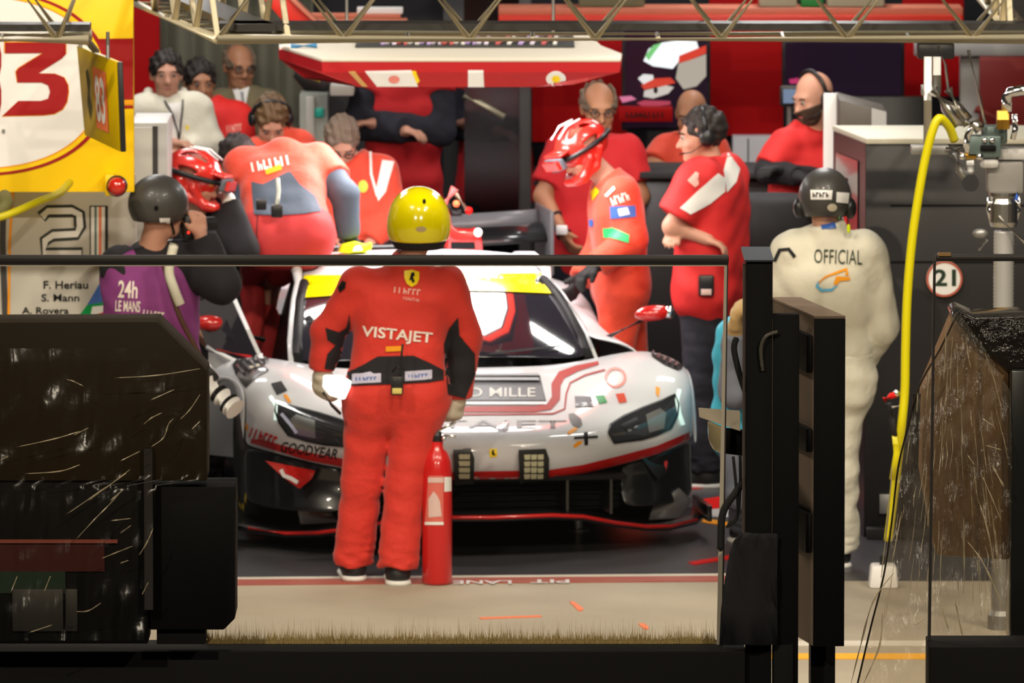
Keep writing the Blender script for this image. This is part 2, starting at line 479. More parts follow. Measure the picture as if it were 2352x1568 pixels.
# walls and ceiling of the garage
mb = MB(); mb.box2((-3.2, 47.6, 0), (3.6, 47.8, 3.9)); struct(mb.build('wall_back', wall_dark))
mb = MB(); mb.box2((-3.3, 39.4, 0), (-3.1, 47.8, 3.9)); struct(mb.build('wall_left', wall_mid))
mb = MB(); mb.box2((3.4, 39.4, 0), (3.6, 47.8, 3.9)); struct(mb.build('wall_right', wall_mid))
mb = MB(); mb.box2((-3.3, 39.4, 3.9), (3.6, 47.8, 4.0)); struct(mb.build('ceiling', wall_mid))

def card(name, x0, y0, x1, y1, Y, t, material, parent=None, bevel=0.0):
    """upright board whose face shows between the given pixel corners at depth Y; t = thickness"""
    a = P(x0, y1, Y); b = P(x1, y0, Y)
    mb = MB(); mb.box2((a.x, Y, a.z), (b.x, Y + t, b.z)); return mb.build(name, material, parent, bevel=bevel)
def board(name, label, cat, x0, y0, x1, y1, Y, t, material, bevel=0.004, group=None):
    return set_props(card(name, x0, y0, x1, y1, Y, t, material, bevel=bevel), label, cat, group)
def to_floor(x0, y0, x1, Y, t, material, name, parent=None, bevel=0.003):
    a = P(x0, y0, Y); b = P(x1, y0, Y)
    mb = MB(); mb.box2((a.x, Y, 0), (b.x, Y + t, a.z)); return mb.build(name, material, parent, bevel=bevel)

# --- back row
Yb = 47.3
board('wall_board', 'deep red wall board beside the yellow sign', 'wall panel', 250, -30, 366, 400, 46.9, 0.05, M['red_board'])
# curtain with folds behind the three guests
curtain = mat('olive_grey_curtain_cloth', (0.13, 0.125, 0.09), 0.9)
rows = []
a = P(366, -40, 47.2); b = P(720, -40, 47.2)
for z in np.linspace(0.02, a.z, 5):
    rows.append([(x, 47.2 + 0.035 * math.sin((x - a.x) * 42) + 0.015 * math.sin((x - a.x) * 17 + 1), z) for x in np.linspace(a.x, b.x, 90)])
mb = MB(); mb.grid(rows); o = mb.build('curtain', curtain, smooth=True, solid=0.01)
set_props(o, 'olive grey folded curtain behind the three guests', 'curtain')

def pillar():
    o = to_floor(1018, -20, 1066, 47.35, 0.2, wall_mid, 'pillar'); set_props(o, 'charcoal pillar with two pale switches', 'pillar')
    for y in (283, 314):
        card('switch_plate', 1024, y - 8, 1040, y + 8, 47.338, 0.014, M['steel_dull'], o, bevel=0.003)
pillar()
# smoked glass door; the added figure behind it stands for a reflection
smoked = bpy.data.materials.new('smoked_glass'); smoked.use_nodes = True
nt = smoked.node_tree; nt.nodes.remove(nt.nodes['Principled BSDF'])
tr = nt.nodes.new('ShaderNodeBsdfTransparent'); tr.inputs['Color'].default_value = (0.30, 0.29, 0.31, 1)
gl = nt.nodes.new('ShaderNodeBsdfGlossy'); gl.inputs['Roughness'].default_value = 0.12
mx = nt.nodes.new('ShaderNodeMixShader'); mx.inputs['Fac'].default_value = 0.06
nt.links.new(tr.outputs[0], mx.inputs[1]); nt.links.new(gl.outputs[0], mx.inputs[2])
nt.links.new(mx.outputs[0], nt.nodes['Material Output'].inputs['Surface'])
dr = thing('glass_door', 'smoked glass door with a slanted pale tube for a light streak beside the pillar', 'door', (P(1130, 500, 46.5).x, 46.5, 0))
a = P(1066, -20, 46.5); b = P(1192, -20, 46.5); 
mb = MB(); mb.box2((a.x, 46.5, 0.02), (b.x, 46.515, a.z)); mb.build('pane', smoked, dr)
mb = MB(); mb.box2((b.x, 46.48, 0.0), (b.x + 0.065, 46.54, a.z)); mb.build('frame_post', wall_mid, dr, bevel=0.004)
mb = MB(); mb.tube([P(1066, 222, 46.45), P(1100, 236, 46.42), P(1158, 268, 46.42)], 0.016, 8); mb.build('light_streak', M['alu_truss'], dr, smooth=True)  # pale tube added for a streak of light on the glass
board('wall_board', 'deep red wall board behind the bald man in red', 'wall panel', 1222, 90, 1440, 326, 46.9, 0.06, M['red_board'])
board('wall_board', 'tall deep red wall board between the two monitors', 'wall panel', 1628, -30, 1800, 312, 46.9, 0.06, M['red_board'])
board('wall_board', 'narrow red wall board right of the dark monitor', 'wall panel', 2072, -30, 2214, 222, 46.9, 0.06, M['red_board'])
board('wall_board', 'dim red wall board at the right edge', 'wall panel', 2246, 130, 2420, 420, 46.6, 0.06, mat('dim_red_board', (0.25, 0.012, 0.008), 0.5))
lg = board('locker', 'pale grey locker below the tall red board', 'locker', 1682, 312, 1800, 640, 46.8, 0.35, mat('pale_locker_paint', (0.50, 0.50, 0.53), 0.4))
card('door_gap', 1716, 318, 1720, 640, 46.795, 0.01, wall_mid, lg)
# white steel frame at the right
fr = thing('steel_frame', 'white steel frame standing at the right end of the back wall', 'frame', (P(2230, 300, 45.8).x, 45.8, 0))
a = P(2206, 110, 45.8); b = P(2250, 110, 45.8)
mb = MB(); mb.box2((a.x, 45.8, 0), (b.x, 45.9, a.z)); mb.build('post', panel_grey, fr, bevel=0.005)
a2 = P(2100, 96, 45.75); b2 = P(2400, 128, 45.75)
mb = MB(); mb.box2((a2.x, 45.72, b2.z), (b2.x, 45.80, a2.z)); mb.build('crossbar', panel_grey, fr, bevel=0.005)
mb = MB(); mb.bar(P(2240, 250, 45.7), P(2352, 300, 45.7), 0.02); mb.build('brace', mat('dark_red_brace', (0.24, 0.03, 0.02), 0.5), fr)

# monitors
def monitor(label, x0, y0, x1, y1, Y, screen):
    t = thing('monitor', label, 'monitor', (P((x0 + x1) / 2, y1, Y).x, Y, P(x0, y1, Y).z))
    card('housing', x0, y0, x1, y1, Y, 0.07, M['plastic_black'], t, bevel=0.008)
    s = card('screen', x0 + 7, y0 + 7, x1 - 7, y1 - 7, Y - 0.004, 0.008, screen, t)
    card('wall_arm', (x0 + x1) / 2 - 20, (y0 + y1) / 2 - 20, (x0 + x1) / 2 + 20, (y0 + y1) / 2 + 20, Y + 0.07, 1.33 if Y > 46 else 0.05, M['steel_dull'], t)
    return t, s
scr = mat('glossy_dark_screen', (0.006, 0.005, 0.010), 0.15, emit=(0.02, 0.008, 0.02), es=0.5)
tv, s1 = monitor('monitor showing racing helmets above the man with glasses', 1428, 60, 1632, 300, 46.2, scr)
def pict(shape, col, es, z=0.006, nm='screen_picture'):
    vs, fs = shape; mb = MB(); mb.add([P(x, y, 46.196 - z) for x, y in vs], fs)
    return mb.build(nm, mat('screen_%s' % '_'.join('%d' % (c * 100) for c in col) + '_%d' % (es * 10), (0.01, 0.01, 0.01), 0.3, emit=col, es=es), s1)
pict(poly_px([(1478, 140), (1490, 112), (1520, 98), (1560, 92), (1600, 95), (1605, 112), (1570, 128), (1545, 158), (1500, 152)]), (0.95, 1.0, 1.0), 1.1)
pict(poly_px([(1482, 128), (1500, 104), (1520, 98), (1500, 125), (1490, 140)]), (0.25, 0.75, 0.25), 0.8, 0.008)
pict(poly_px([(1560, 128), (1600, 112), (1622, 104), (1622, 122), (1585, 138), (1558, 145)]), (0.85, 0.06, 0.03), 0.8, 0.007)
pict(poly_px([(1558, 146), (1585, 138), (1622, 124), (1622, 175), (1600, 198), (1570, 205), (1552, 180)]), (0.62, 0.55, 0.45), 0.7)
pict(poly_px([(1465, 180), (1478, 170), (1500, 172), (1502, 188), (1480, 196)]), (0.9, 0.88, 0.85), 0.9)
pict(poly_px([(1472, 196), (1505, 180), (1540, 178), (1552, 190), (1530, 196), (1480, 206)]), (0.8, 0.06, 0.03), 0.8, 0.007)
pict(poly_px([(1480, 208), (1530, 196), (1548, 200), (1535, 215), (1500, 226), (1478, 222)]), (0.75, 0.68, 0.62), 0.8)
pict(circ_px(1506, 207, 5, 8), (0.03, 0.03, 0.03), 0.1, 0.009)
pict(poly_px([(1422, 222), (1450, 220), (1462, 228), (1430, 236)]), (0.95, 0.25, 0.45), 0.7)
pict(poly_px([(1462, 236), (1480, 230), (1540, 232), (1540, 240), (1480, 247)]), (0.6, 0.06, 0.12), 0.7)
sh = thing('red_shelf', 'red shelf with dark lettering under the helmet monitor', 'shelf', (P(1480, 285, 46.0).x, 46.0, P(1480, 285, 46.0).z))
card('board', 1420, 250, 1545, 280, 45.95, 0.22, M['red_board'], sh, bevel=0.004)
vs, fs = marks_px(9, 1438, 257, 1530, 270)
mb = MB(); mb.add([P(x, y, 45.946) for x, y in vs], fs); mb.build('lettering', M['black_vinyl'], sh)
tv2, s2 = monitor('large dark monitor behind the bearded man', 1796, 90, 2078, 226, 46.2, scr)
pict(poly_px([(1812, 182), (1838, 178), (1840, 192), (1815, 192)]), (0.8, 0.05, 0.22), 0.6)
tv3, s3 = monitor('small lit monitor in front of the bearded man', 1792, 198, 1836, 244, 43.95, mat('blue_lit_screen', (0.02, 0.03, 0.05), 0.2, emit=(0.30, 0.42, 0.60), es=0.5))
a_ = P(1814, 244, 43.95); mb = MB(); mb.bar((a_.x, 44.0, a_.z), (a_.x, 44.0, P(1814, 408, 43.55).z + .03), .015); mb.build('stand', M['steel_dull'], tv3)
# upper storage boards behind the gantry
sh = thing('storage_shelf', 'red and salmon shelf beam high behind the gantry', 'shelf', (P(1680, 60, 44.8).x, 44.8, P(1680, 60, 44.8).z))
salmon = mat('salmon_painted_beam', (0.55, 0.17, 0.10), 0.5)
card('lower_beam', 1145, 36, 2212, 62, 44.7, 0.06, mat('bright_red_beam', (0.72, 0.025, 0.010), 0.45), sh, bevel=0.006)
card('upper_beam', 1145, 18, 2212, 36, 44.75, 0.30, salmon, sh, bevel=0.006)
cream = mat('cream_cardboard', (0.42, 0.39, 0.27), 0.7)
for i, (x0, x1, y0, cc, lb) in enumerate(((1330, 1480, -22, mat('olive_card', (0.16, 0.15, 0.08), 0.7), 'olive box on the storage shelf above the red helmet'),
        (1745, 1830, -25, cream, 'cream box on the storage shelf, left of the green lid'), (1840, 1890, -18, mat('green_box_plastic', (0.02, 0.25, 0.05), 0.5), 'green box on the storage shelf'),
        (1900, 2030, -28, cream, 'wide cream box on the storage shelf near the refuelling rig'))):
    a = P(x0, 17.5, 44.75); b = P(x1, y0, 44.9)
    mb = MB(); mb.box2((a.x, 44.8, a.z), (b.x, 45.02, b.z)); bo = mb.build('storage_box', cc, bevel=0.01)
    set_props(bo, lb, 'box')
    a = P(x0 - 2, y0 + 10, 44.78); b = P(x1 + 2, y0, 44.78)
    mb = MB(); mb.box2((a.x, 44.785, a.z), (b.x, 45.035, b.z)); mb.build('lid', cc, bo, bevel=0.004)
bm_ = thing('slanted_beam', 'red slanted roof beam behind the left truss corner', 'beam', (P(660, 40, 43.5).x, 43.5, P(660, 50, 43.5).z))
mb = MB(); mb.prism([P(598, -10, 43.5), P(655, -10, 43.5), P(730, 60, 43.5), P(660, 60, 43.5)], (0, 0.15, 0)); mb.build('beam', mat('bright_red_beam', (0.72, 0.025, 0.010), 0.45), bm_, bevel=0.005)
mb = MB(); mb.prism([P(655, -10, 43.45), P(668, -10, 43.45), P(742, 60, 43.45), P(730, 60, 43.45)], (0, 0.12, 0)); mb.build('edge_strip', salmon, bm_, bevel=0.003)
sb = thing('light_beam', 'salmon and white roof beam left of the dark gap', 'beam', (P(840, 50, 44.5).x, 44.5, P(840, 60, 44.5).z))
card('lower_strip', 690, 44, 935, 58, 44.5, 0.1, salmon, sb, bevel=0.004)
card('upper_strip', 690, 32, 920, 42, 44.55, 0.1, salmon, sb, bevel=0.004)
card('white_strip', 820, 18, 925, 32, 44.58, 0.1, M['white_paint'], sb, bevel=0.004)
# grey equipment column with green indicator
eq = thing('equipment_column', 'grey equipment column with a green indicator behind the mechanics', 'equipment', (P(715, 400, 45.6).x, 45.6, 0))
to_floor(688, 218, 752, 45.6, 0.3, mat('grey_green_enclosure', (0.28, 0.29, 0.25), 0.5), 'enclosure', eq)
card('indicator', 722, 248, 744, 270, 45.59, 0.02, M['teal_vinyl'], eq, bevel=0.006)
card('front_post', 703, 222, 722, 330, 45.58, 0.03, panel_white, eq, bevel=0.004)
cp = thing('wall_box', 'black angled box with yellow lettering on a pale bracket', 'equipment', (P(720, 200, 45.0).x, 45.0, P(720, 215, 45.0).z))
mb = MB(); mb.prism([P(672, 175, 45), P(700, 152, 45), P(752, 178, 45), P(755, 212, 45), P(700, 210, 45)], (0, 0.2, 0)); mb.build('casing', M['plastic_black'], cp, bevel=0.01)
mb = MB(); vs, fs = marks_px(4, 712, 170, 742, 186, 0.35); mb.add([P(x, y, 44.985) for x, y in vs], fs); mb.build('lettering', M['yellow_vinyl'], cp)
card('bracket', 758, 196, 812, 220, 45.0, 0.7, panel_white, cp, bevel=0.004)

# --- left side: yellow number sign, number panel, cabinets
Ys = 38.5
sg = thing('number_sign', 'large yellow hanging sign with a red 83 in a white oval', 'sign', (P(150, 440, Ys).x, Ys, P(150, 440, Ys).z))
a = P(-440, 441, Ys); b = P(306, -60, Ys)
mb = MB(); mb.box2((a.x, Ys, a.z), (b.x, Ys + 0.05, b.z)); mb.build('board', M['yellow_paint'], sg, bevel=0.003)
def on_plane(name, shape, Y, material, parent, t=0.004):
    vs, fs = shape; mb = MB(); mb.add([P(x, y, Y - t) for x, y in vs], fs); return mb.build(name, material, parent)
dkred = mat('sign_dark_red', (0.33, 0.0, 0.002), 0.45)
on_plane('red_field', poly_px([(175, 90), (306, 88), (306, 229), (160, 229)]), Ys, dkred, sg, 0.002)
on_plane('yellow_stripe', poly_px([(230, 232), (306, 231), (306, 240), (230, 241)]), Ys, M['orange_vinyl'], sg, 0.003)
on_plane('red_stripe', poly_px([(230, 243), (306, 242), (306, 249), (230, 250)]), Ys, dkred, sg, 0.003)
ocx, ocy = -60, 190
def ell(rx, ry, n=72): return poly_px([(ocx + rx * math.cos(2 * math.pi * k / n), ocy + ry * math.sin(2 * math.pi * k / n)) for k in range(n)])
# rounded badge outline: super-ellipse
def sup(rx, ry, e=2.6, n=80):
    out = []
    for k in range(n):
        c, s = math.cos(2 * math.pi * k / n), math.sin(2 * math.pi * k / n)
        out.append((ocx + rx * abs(c) ** (2 / e) * (1 if c > 0 else -1), ocy + ry * abs(s) ** (2 / e) * (1 if s > 0 else -1)))
    return poly_px(out)
on_plane('oval_rim', sup(312, 214, 2.3), Ys, dkred, sg, 0.004)
on_plane('oval_ring', sup(302, 208, 2.3), Ys, M['yellow_paint'], sg, 0.006)
on_plane('oval_line', sup(292, 199, 2.3), Ys, M['orange_vinyl'], sg, 0.007)
on_plane('oval_field', sup(288, 196, 2.3), Ys, M['white_paint'], sg, 0.008)
three = [(30, 255), (395, 255), (395, 325), (372, 350), (230, 440), (330, 442), (385, 465), (408, 510), (411, 550), (402, 610), (375, 655), (325, 682), (260, 690),
         (15, 695), (110, 605), (245, 605), (288, 592), (300, 550), (288, 512), (250, 495), (105, 495), (95, 430), (112, 408), (258, 318), (30, 320)]
three = [(x / 2.613, y / 2.613) for x, y in three]
cx3 = sum(p[0] for p in three) / len(three); cy3 = sum(p[1] for p in three) / len(three)
on_plane('digit_outline', poly_px([(cx3 + (x - cx3) * 1.03, cy3 + (y - cy3) * 1.025) for x, y in three]), Ys, M['orange_vinyl'], sg, 0.010)
on_plane('digit', poly_px(three), Ys, dkred, sg, 0.012)
for cy_, ry_ in ((138, 30), (222, 32)):
    on_plane('digit', band_px([(-92 + 72 * max(-1, min(1, 1.25 * math.cos(t))), cy_ + ry_ * max(-1, min(1, 1.25 * math.sin(t)))) for t in np.linspace(0, 2 * math.pi, 33)], 46), Ys, dkred, sg, 0.012)
on_plane('bolt', circ_px(8, 301, 4, 5), Ys, M['steel_dull'], sg, 0.013)
# red lamp below the sign corner
lp = thing('signal_lamp', 'round red signal lamp at the lower corner of the yellow sign', 'lamp', P(268, 450, 38.3))
card('bracket', 241, 402, 262, 450, 38.36, 0.14, M['yellow_paint'], lp, bevel=0.004)
c = P(268, 428, 38.3)
mb = MB(); mb.ball(c, 0.042, 16); mb.build('lens', mat('red_lamp_lens', (0.55, 0.02, 0.01), 0.12, coat=1.0), lp, smooth=True)
mb = MB(); mb.lathe([(0.045, 0), (0.047, 0.01), (0.047, 0.05), (0.04, 0.06)], (c.x, c.y + 0.0, c.z), (0, 1, 0)); mb.build('housing', M['plastic_black'], lp, smooth=True)
# white panel with 21
Yp = 39.0
pn = thing('team_board', 'off-white garage panel with outlined 21 and three driver names', 'sign', (P(150, 800, Yp).x, Yp, 0))
to_floor(-60, 400, 312, Yp, 0.05, panel_white, 'board', pn)
two = [(95, 498), (110, 485), (165, 484), (182, 492), (184, 520), (176, 537), (122, 540), (104, 552), (101, 582), (190, 582)]
on_plane('digit_outline', band_px(two, 29), Yp, mat('dark_green_outline', (0.02, 0.025, 0.02), 0.5), pn, 0.003)
on_plane('digit', band_px([(97, 498)] + two[1:-1] + [(187, 582)], 15), Yp, M['white_paint'], pn, 0.005)
on_plane('digit_outline', poly_px([(206, 472), (248, 472), (248, 590), (206, 590)]), Yp, mat('dark_green_outline', (0.02, 0.025, 0.02), 0.5), pn, 0.003)
for x0, x1, mm in ((209, 217, M['white_paint']), (217, 222, mat('dark_teal_stripe', (0.08, 0.16, 0.14), 0.5)), (222, 227, M['white_paint']), (227, 233, M['orange_paint']), (233, 241, M['white_paint'])):
    on_plane('digit_stripe', poly_px([(x0, 475), (x1, 475), (x1, 590), (x0, 590)]), Yp, mm, pn, 0.005)
for s, x0, y0, x1, y1 in (('F. Heriau', 100, 645, 202, 663), ('S. Mann', 95, 675, 182, 692), ('A. Rovera', 50, 705, 158, 721)):
    on_plane('lettering', text_px(s, x0, y0, x1, y1, bold=0.015), Yp, M['black_vinyl'], pn, 0.004)
on_plane('orange_edge', band_px([(32, 400), (27, 480), (22, 560), (20, 730)], 6), Yp, M['orange_vinyl'], pn, 0.003)
on_plane('grey_edge', band_px([(8, 440), (6, 560), (12, 730)], 14), Yp, wall_mid, pn, 0.002)
for sh_, mm in (([(230, 648), (248, 640), (248, 700), (200, 700)], M['blue_vinyl']), ([(200, 700), (248, 692), (248, 760), (170, 740)], M['green_vinyl']),
               ([(212, 704), (250, 700), (250, 740), (205, 740)], M['white_paint']), ([(222, 722), (250, 712), (250, 745), (216, 745)], M['red_vinyl'])):
    on_plane('flag_band', poly_px(sh_), Yp, mm, pn, 0.003 + 0.001 * len(pn.children) * 0.1)
# pale cabinets between sign and guests
cb = thing('grey_cabinet', 'pale grey cabinet with a dark door gap behind the dark helmet', 'cabinet', (P(345, 700, 40.2).x, 40.2, 0))
to_floor(300, 282, 384, 40.2, 0.6, panel_grey, 'body', cb)
card('door_gap', 352, 290, 362, 720, 40.19, 0.012, wall_mid, cb)
card('door_leaf', 306, 292, 350, 720, 40.185, 0.012, panel_white, cb, bevel=0.003)

# --- right: black tool cabinet with cream top
ct = thing('tool_cabinet', 'tall black tool cabinet with a cream top and dark window', 'cabinet', (P(2150, 900, 39.6).x, 39.6, 0))
blk = mat('black_cabinet_paint', (0.014, 0.013, 0.014), 0.35)
to_floor(1988, 330, 2480, 39.6, 0.75, blk, 'body', ct)
a = P(1914, 305, 40.35); b = P(1988, 330, 39.6)
mb = MB(); mb.add([(a.x, 40.35, 0), (b.x, 39.6, 0), (b.x, 39.6, b.z), (a.x, 40.35, b.z)], [(0, 1, 2, 3)]); mb.build('side_panel', blk, ct)
a = P(1914, 325, 40.3); c2 = P(2110, 326, 39.6)
mb = MB(); mb.prism([(P(1990, 330, 39.58).x, 39.58, b.z), (P(2480, 330, 39.58).x, 39.58, b.z), (P(2480, 330, 39.58).x, 40.36, b.z), (P(1912, 305, 40.36).x, 40.36, b.z)], (0, 0, 0.025)); mb.build('top', mat('cream_worktop', (0.52, 0.49, 0.38), 0.5), ct, bevel=0.004)
def side_pt(u, v):      # u along the slanted side 0..1 from back to front, v height
    p0 = P(1914, 305, 40.35); p1 = P(1988, 330, 39.6); q = p0.lerp(p1, u); n = Vector((-1, -0.12, 0)).normalized()
    return Vector((q.x, q.y, v)) + n * 0.006
mb = MB(); mb.add([side_pt(0.12, 0.9), side_pt(0.8, 0.9), side_pt(0.8, 1.72), side_pt(0.12, 1.72)], [(0, 1, 2, 3)]); mb.build('window', mat('cabinet_window', (0.05, 0.055, 0.065), 0.15, coat=0.5), ct)
for u, mm in ((0.2, M['green_vinyl']), (0.3, M['white_paint']), (0.42, M['red_vinyl'])):
    mb = MB(); q = [side_pt(u, 1.35), side_pt(u + .1, 1.35), side_pt(u + .06, 1.62), side_pt(u - .02, 1.62)]
    mb.add([p + Vector((-0.004, -0.001, 0)) for p in q], [(0, 1, 2, 3)]); mb.build('sticker_band', mm, ct)
for y in (470, 600, 1290):
    card('drawer_gap', 2045, y, 2480, y + 3, 39.592, 0.01, M['black_matte'], ct)
card('latch', 2020, 1135, 2048, 1180, 39.58, 0.02, M['steel_dull'], ct, bevel=0.003)
mb = MB(); mb.box2((P(1990, 1300, 39.55).x, 39.5, 0), (P(2480, 1300, 39.55).x, 39.62, 0.05)); mb.build('plinth', M['rubber'], ct, bevel=0.004)
# round 21 plate on the cabinet
pl = thing('number_plate', 'round white plate with black 21 and red rim', 'sign', P(2169, 682, 39.55))
c = P(2169, 640, 39.56)
mb = MB(); mb.lathe([(0.083, 0), (0.083, 0.015)], (c.x, 39.555, c.z), (0, 1, 0), 32); mb.build('plate', M['white_paint'], pl, smooth=False)
def ring(c, r0, r1, Y, n=36):
    mb = MB(); vs = []; 
    for r in (r0, r1):
        vs += [(c.x + r * math.cos(2 * math.pi * k / n), Y, c.z + r * math.sin(2 * math.pi * k / n)) for k in range(n)]
    mb.add(vs, [(k, (k + 1) % n, n + (k + 1) % n, n + k) for k in range(n)]); return mb
ring(c, 0.073, 0.083, 39.552).build('rim', mat('red_brown_rim', (0.45, 0.10, 0.06), 0.4), pl)
on_plane('lettering', text_px('21', 2145, 618, 2196, 657, bold=0.03), 39.553, mat('dark_green_digits', (0.01, 0.03, 0.015), 0.4), pl, 0.0)
# white board edge and grey case behind the official
wb = thing('upright_board', 'white upright board beside the bearded man', 'board', (P(1910, 400, 42.0).x, 42.0, 0))
mb = MB(); a = P(1892, 215, 42.0); mb.prism([(a.x, 42, 0), (P(1930, 400, 42).x, 42, 0), (P(1924, 215, 42).x, 42, a.z), (a.x, 42, a.z)], (0, 0.04, 0)); mb.build('panel', M['white_paint'], wb, bevel=0.004)
mb = MB(); mb.rbar((a.x + 0.05, 42.1, 0.02), (a.x + 0.05, 42.6, 0.02), 0.05, 0.04); mb.build('foot', M['steel_dull'], wb)
gc = thing('grey_case', 'grey slanted equipment case behind the cream cabinet top', 'case', (P(1980, 290, 41.6).x, 41.6, 0.0))
mb = MB(); mb.prism([P(1928, 228, 41.6), P(2038, 258, 41.6), P(2038, 330, 41.6), P(1928, 330, 41.6)], (0, 0.5, 0)); mb.build('lid', mat('grey_brown_case', (0.10, 0.085, 0.07), 0.5), gc, bevel=0.008)
mb = MB(); mb.prism([P(2002, 248, 41.59), P(2036, 257, 41.59), P(2036, 300, 41.59), P(2002, 300, 41.59)], (0, 0.01, 0)); mb.build('corner_plate', panel_grey, gc)
a = P(1928, 331, 41.6); b = P(2038, 331, 41.6)
mb = MB(); mb.box2((a.x, 41.62, 0), (b.x, 42.1, a.z)); mb.build('stand', blk, gc, bevel=0.005)
set_props(to_floor(1925, 222, 2120, 45.5, 0.05, M['plastic_black'], 'black_screen'), 'black screen board behind the grey case', 'screen')
wf = thing('wheel_chock', 'white plastic foot block at the base of the black cabinet', 'block', G(2010, 1350))
mb = MB(); g = G(2012, 1352); mb.prism([(g.x - 0.03, g.y, 0), (g.x + 0.10, g.y, 0), (g.x + 0.09, g.y, 0.1), (g.x - 0.02, g.y, 0.1)], (0, 0.14, 0)); mb.build('block', M['white_paint'], wf, bevel=0.012)
mb = MB(); mb.bar((g.x + 0.03, g.y + 0.05, 0.09), (g.x + 0.03, g.y + 0.05, 0.14), 0.012); mb.build('peg', M['rubber'], wf)
# dark workbench behind the men on the right
bn = thing('workbench', 'black workbench in front of the red-shirted men on the right', 'workbench', (P(1610, 700, 43.6).x, 43.6, 0))
to_floor(1478, 408, 1835, 43.6, 0.5, blk, 'body', bn)
a = P(1470, 402, 43.55); b = P(1840, 408, 43.55)
mb = MB(); mb.box2((a.x, 43.5, b.z - 0.0), (b.x, 44.15, b.z + 0.03)); mb.build('worktop', M['rubber'], bn, bevel=0.004)
# stacked tyres (dark rounded drums) left of the official
for k in range(2):
    ty = thing('spare_tyre', ['lower spare tyre of the stack beside the official', 'upper spare tyre of the stack beside the official'][k], 'tyre', (P(1768, 500, 42.2).x, 42.2, 0.33 * 2 * 0 + 0.70 + k * 0.33), group='stacked spare tyres')
    c = Vector((P(1768, 500, 42.2).x, 42.2, 0.70 + k * 0.33))
    mb = MB(); mb.lathe([(0.13, 0.02), (0.19, 0.0), (0.215, 0.03), (0.22, 0.16), (0.215, 0.29), (0.19, 0.32), (0.13, 0.30)], c, (0, 0, 1), 28); mb.build('tread', M['rubber'], ty, smooth=True)
    mb = MB(); mb.lathe([(0.13, 0.03), (0.12, 0.06), (0.05, 0.07), (0.02, 0.07), (0.02, 0.26), (0.12, 0.27), (0.13, 0.29)], c, (0, 0, 1), 20); mb.build('rim', M['steel_dull'], ty, smooth=True)
tk = thing('tyre_trolley', 'low black trolley carrying the two spare tyres', 'trolley', (P(1768, 500, 42.2).x, 42.2, 0))
c = Vector((P(1768, 500, 42.2).x, 42.2, 0))
mb = MB(); mb.box((c.x, c.y, 0.68), (0.5, 0.5, 0.04)); mb.build('deck', blk, tk, bevel=0.005)
for sx in (-1, 1):
    for sy in (-1, 1):
        mb = MB(); mb.bar((c.x + sx * 0.21, c.y + sy * 0.21, 0.0), (c.x + sx * 0.21, c.y + sy * 0.21, 0.66), 0.02); mb.build('leg', M['steel_dull'], tk)
# ================================================================== the racing car
YAW = math.radians(8.7)
CAR_O = Vector((-0.0875, 38.75, 0.0))
RAISE = 0.12
car = thing('race_car', 'white and red closed racing car on air jacks with yellow windscreen band', 'car', CAR_O, YAW)
CW = Matrix.Translation(CAR_O) @ Matrix.Rotation(YAW, 4, 'Z')
CWI = CW.inverted()
def CL_(px, py, yl):
    """point on the sight line of a pixel where the car's own lengthwise coordinate is yl (car frame)"""
    o = CWI @ Vector((0, 0, CAMH)); d = (CWI.to_3x3() @ ray(px, py)); t = (yl - o.y) / d.y
    return o + d * t
paint = mat('white_car_paint', (0.62, 0.635, 0.66), 0.4, coat=0.55, spec=0.06)
carbon = mat('black_carbon_fibre', (0.010, 0.010, 0.011), 0.28, coat=0.6)
carbon_matt = mat('matt_carbon', (0.008, 0.008, 0.009), 0.5, spec=0.1)
red_gloss = mat('red_car_vinyl', (0.55, 0.012, 0.010), 0.25, coat=0.8)
stripe_brown = mat('dark_red_car_stripe', (0.36, 0.025, 0.016), 0.5, spec=0.06)
white_car_vinyl = mat('white_car_vinyl', (0.75, 0.75, 0.76), 0.4, spec=0.1)
glass_dark = mat('tinted_windscreen', (0.020, 0.018, 0.026), 0.05, coat=1.0, spec=0.8)
lens = mat('headlight_lens', (0.030, 0.032, 0.036), 0.08, coat=1.0)
lampglass = mat('lamp_reflector', (0.28, 0.29, 0.28), 0.2, metal=0.6)
# control net of the right half of the nose: rows go from the lip up and back, columns outwards  (px, py, lengthwise)
NET = [
 [(1131,1104,.085),(1256,1103,.095),(1340,1092,.14),(1430,1070,.225),(1510,1048,.34),(1575,1020,.50),(1593,1006,.72)],
 [(1131,1080,.035),(1256,1077,.045),(1340,1064,.09),(1430,1042,.175),(1510,1020,.30),(1577,992,.47),(1595,985,.70)],
 [(1131,1042,.015),(1250,1040,.025),(1335,1028,.07),(1425,1012,.17),(1507,990,.30),(1575,962,.47),(1595,950,.70)],
 [(1131,1002,.045),(1245,1000,.055),(1325,992,.11),(1412,976,.22),(1500,950,.37),(1570,922,.50),(1594,905,.70)],
 [(1131,978,.19),(1238,977,.20),(1315,966,.27),(1405,935,.40),(1492,902,.53),(1566,884,.60),(1591,880,.74)],
 [(1131,938,.52),(1228,936,.53),(1305,927,.58),(1395,886,.66),(1480,850,.74),(1560,846,.76),(1587,862,.82)],
 [(1131,882,.93),(1215,880,.94),(1292,868,.97),(1380,838,.99),(1465,811,1.0),(1545,816,1.0),(1580,846,1.0)],
 [(1131,843,1.26),(1205,842,1.27),(1285,840,1.30),(1368,826,1.32),(1445,806,1.30),(1520,806,1.28),(1572,842,1.28)],
 [(1131,842,1.40),(1200,841,1.41),(1280,836,1.44),(1358,822,1.46),(1432,806,1.50),(1500,803,1.55),(1556,838,1.60)],
]
half = [[CL_(*q) for q in row] for row in NET]
for row in half:                       # the centre line lies on the plane of symmetry
    row[0].x = 0.0
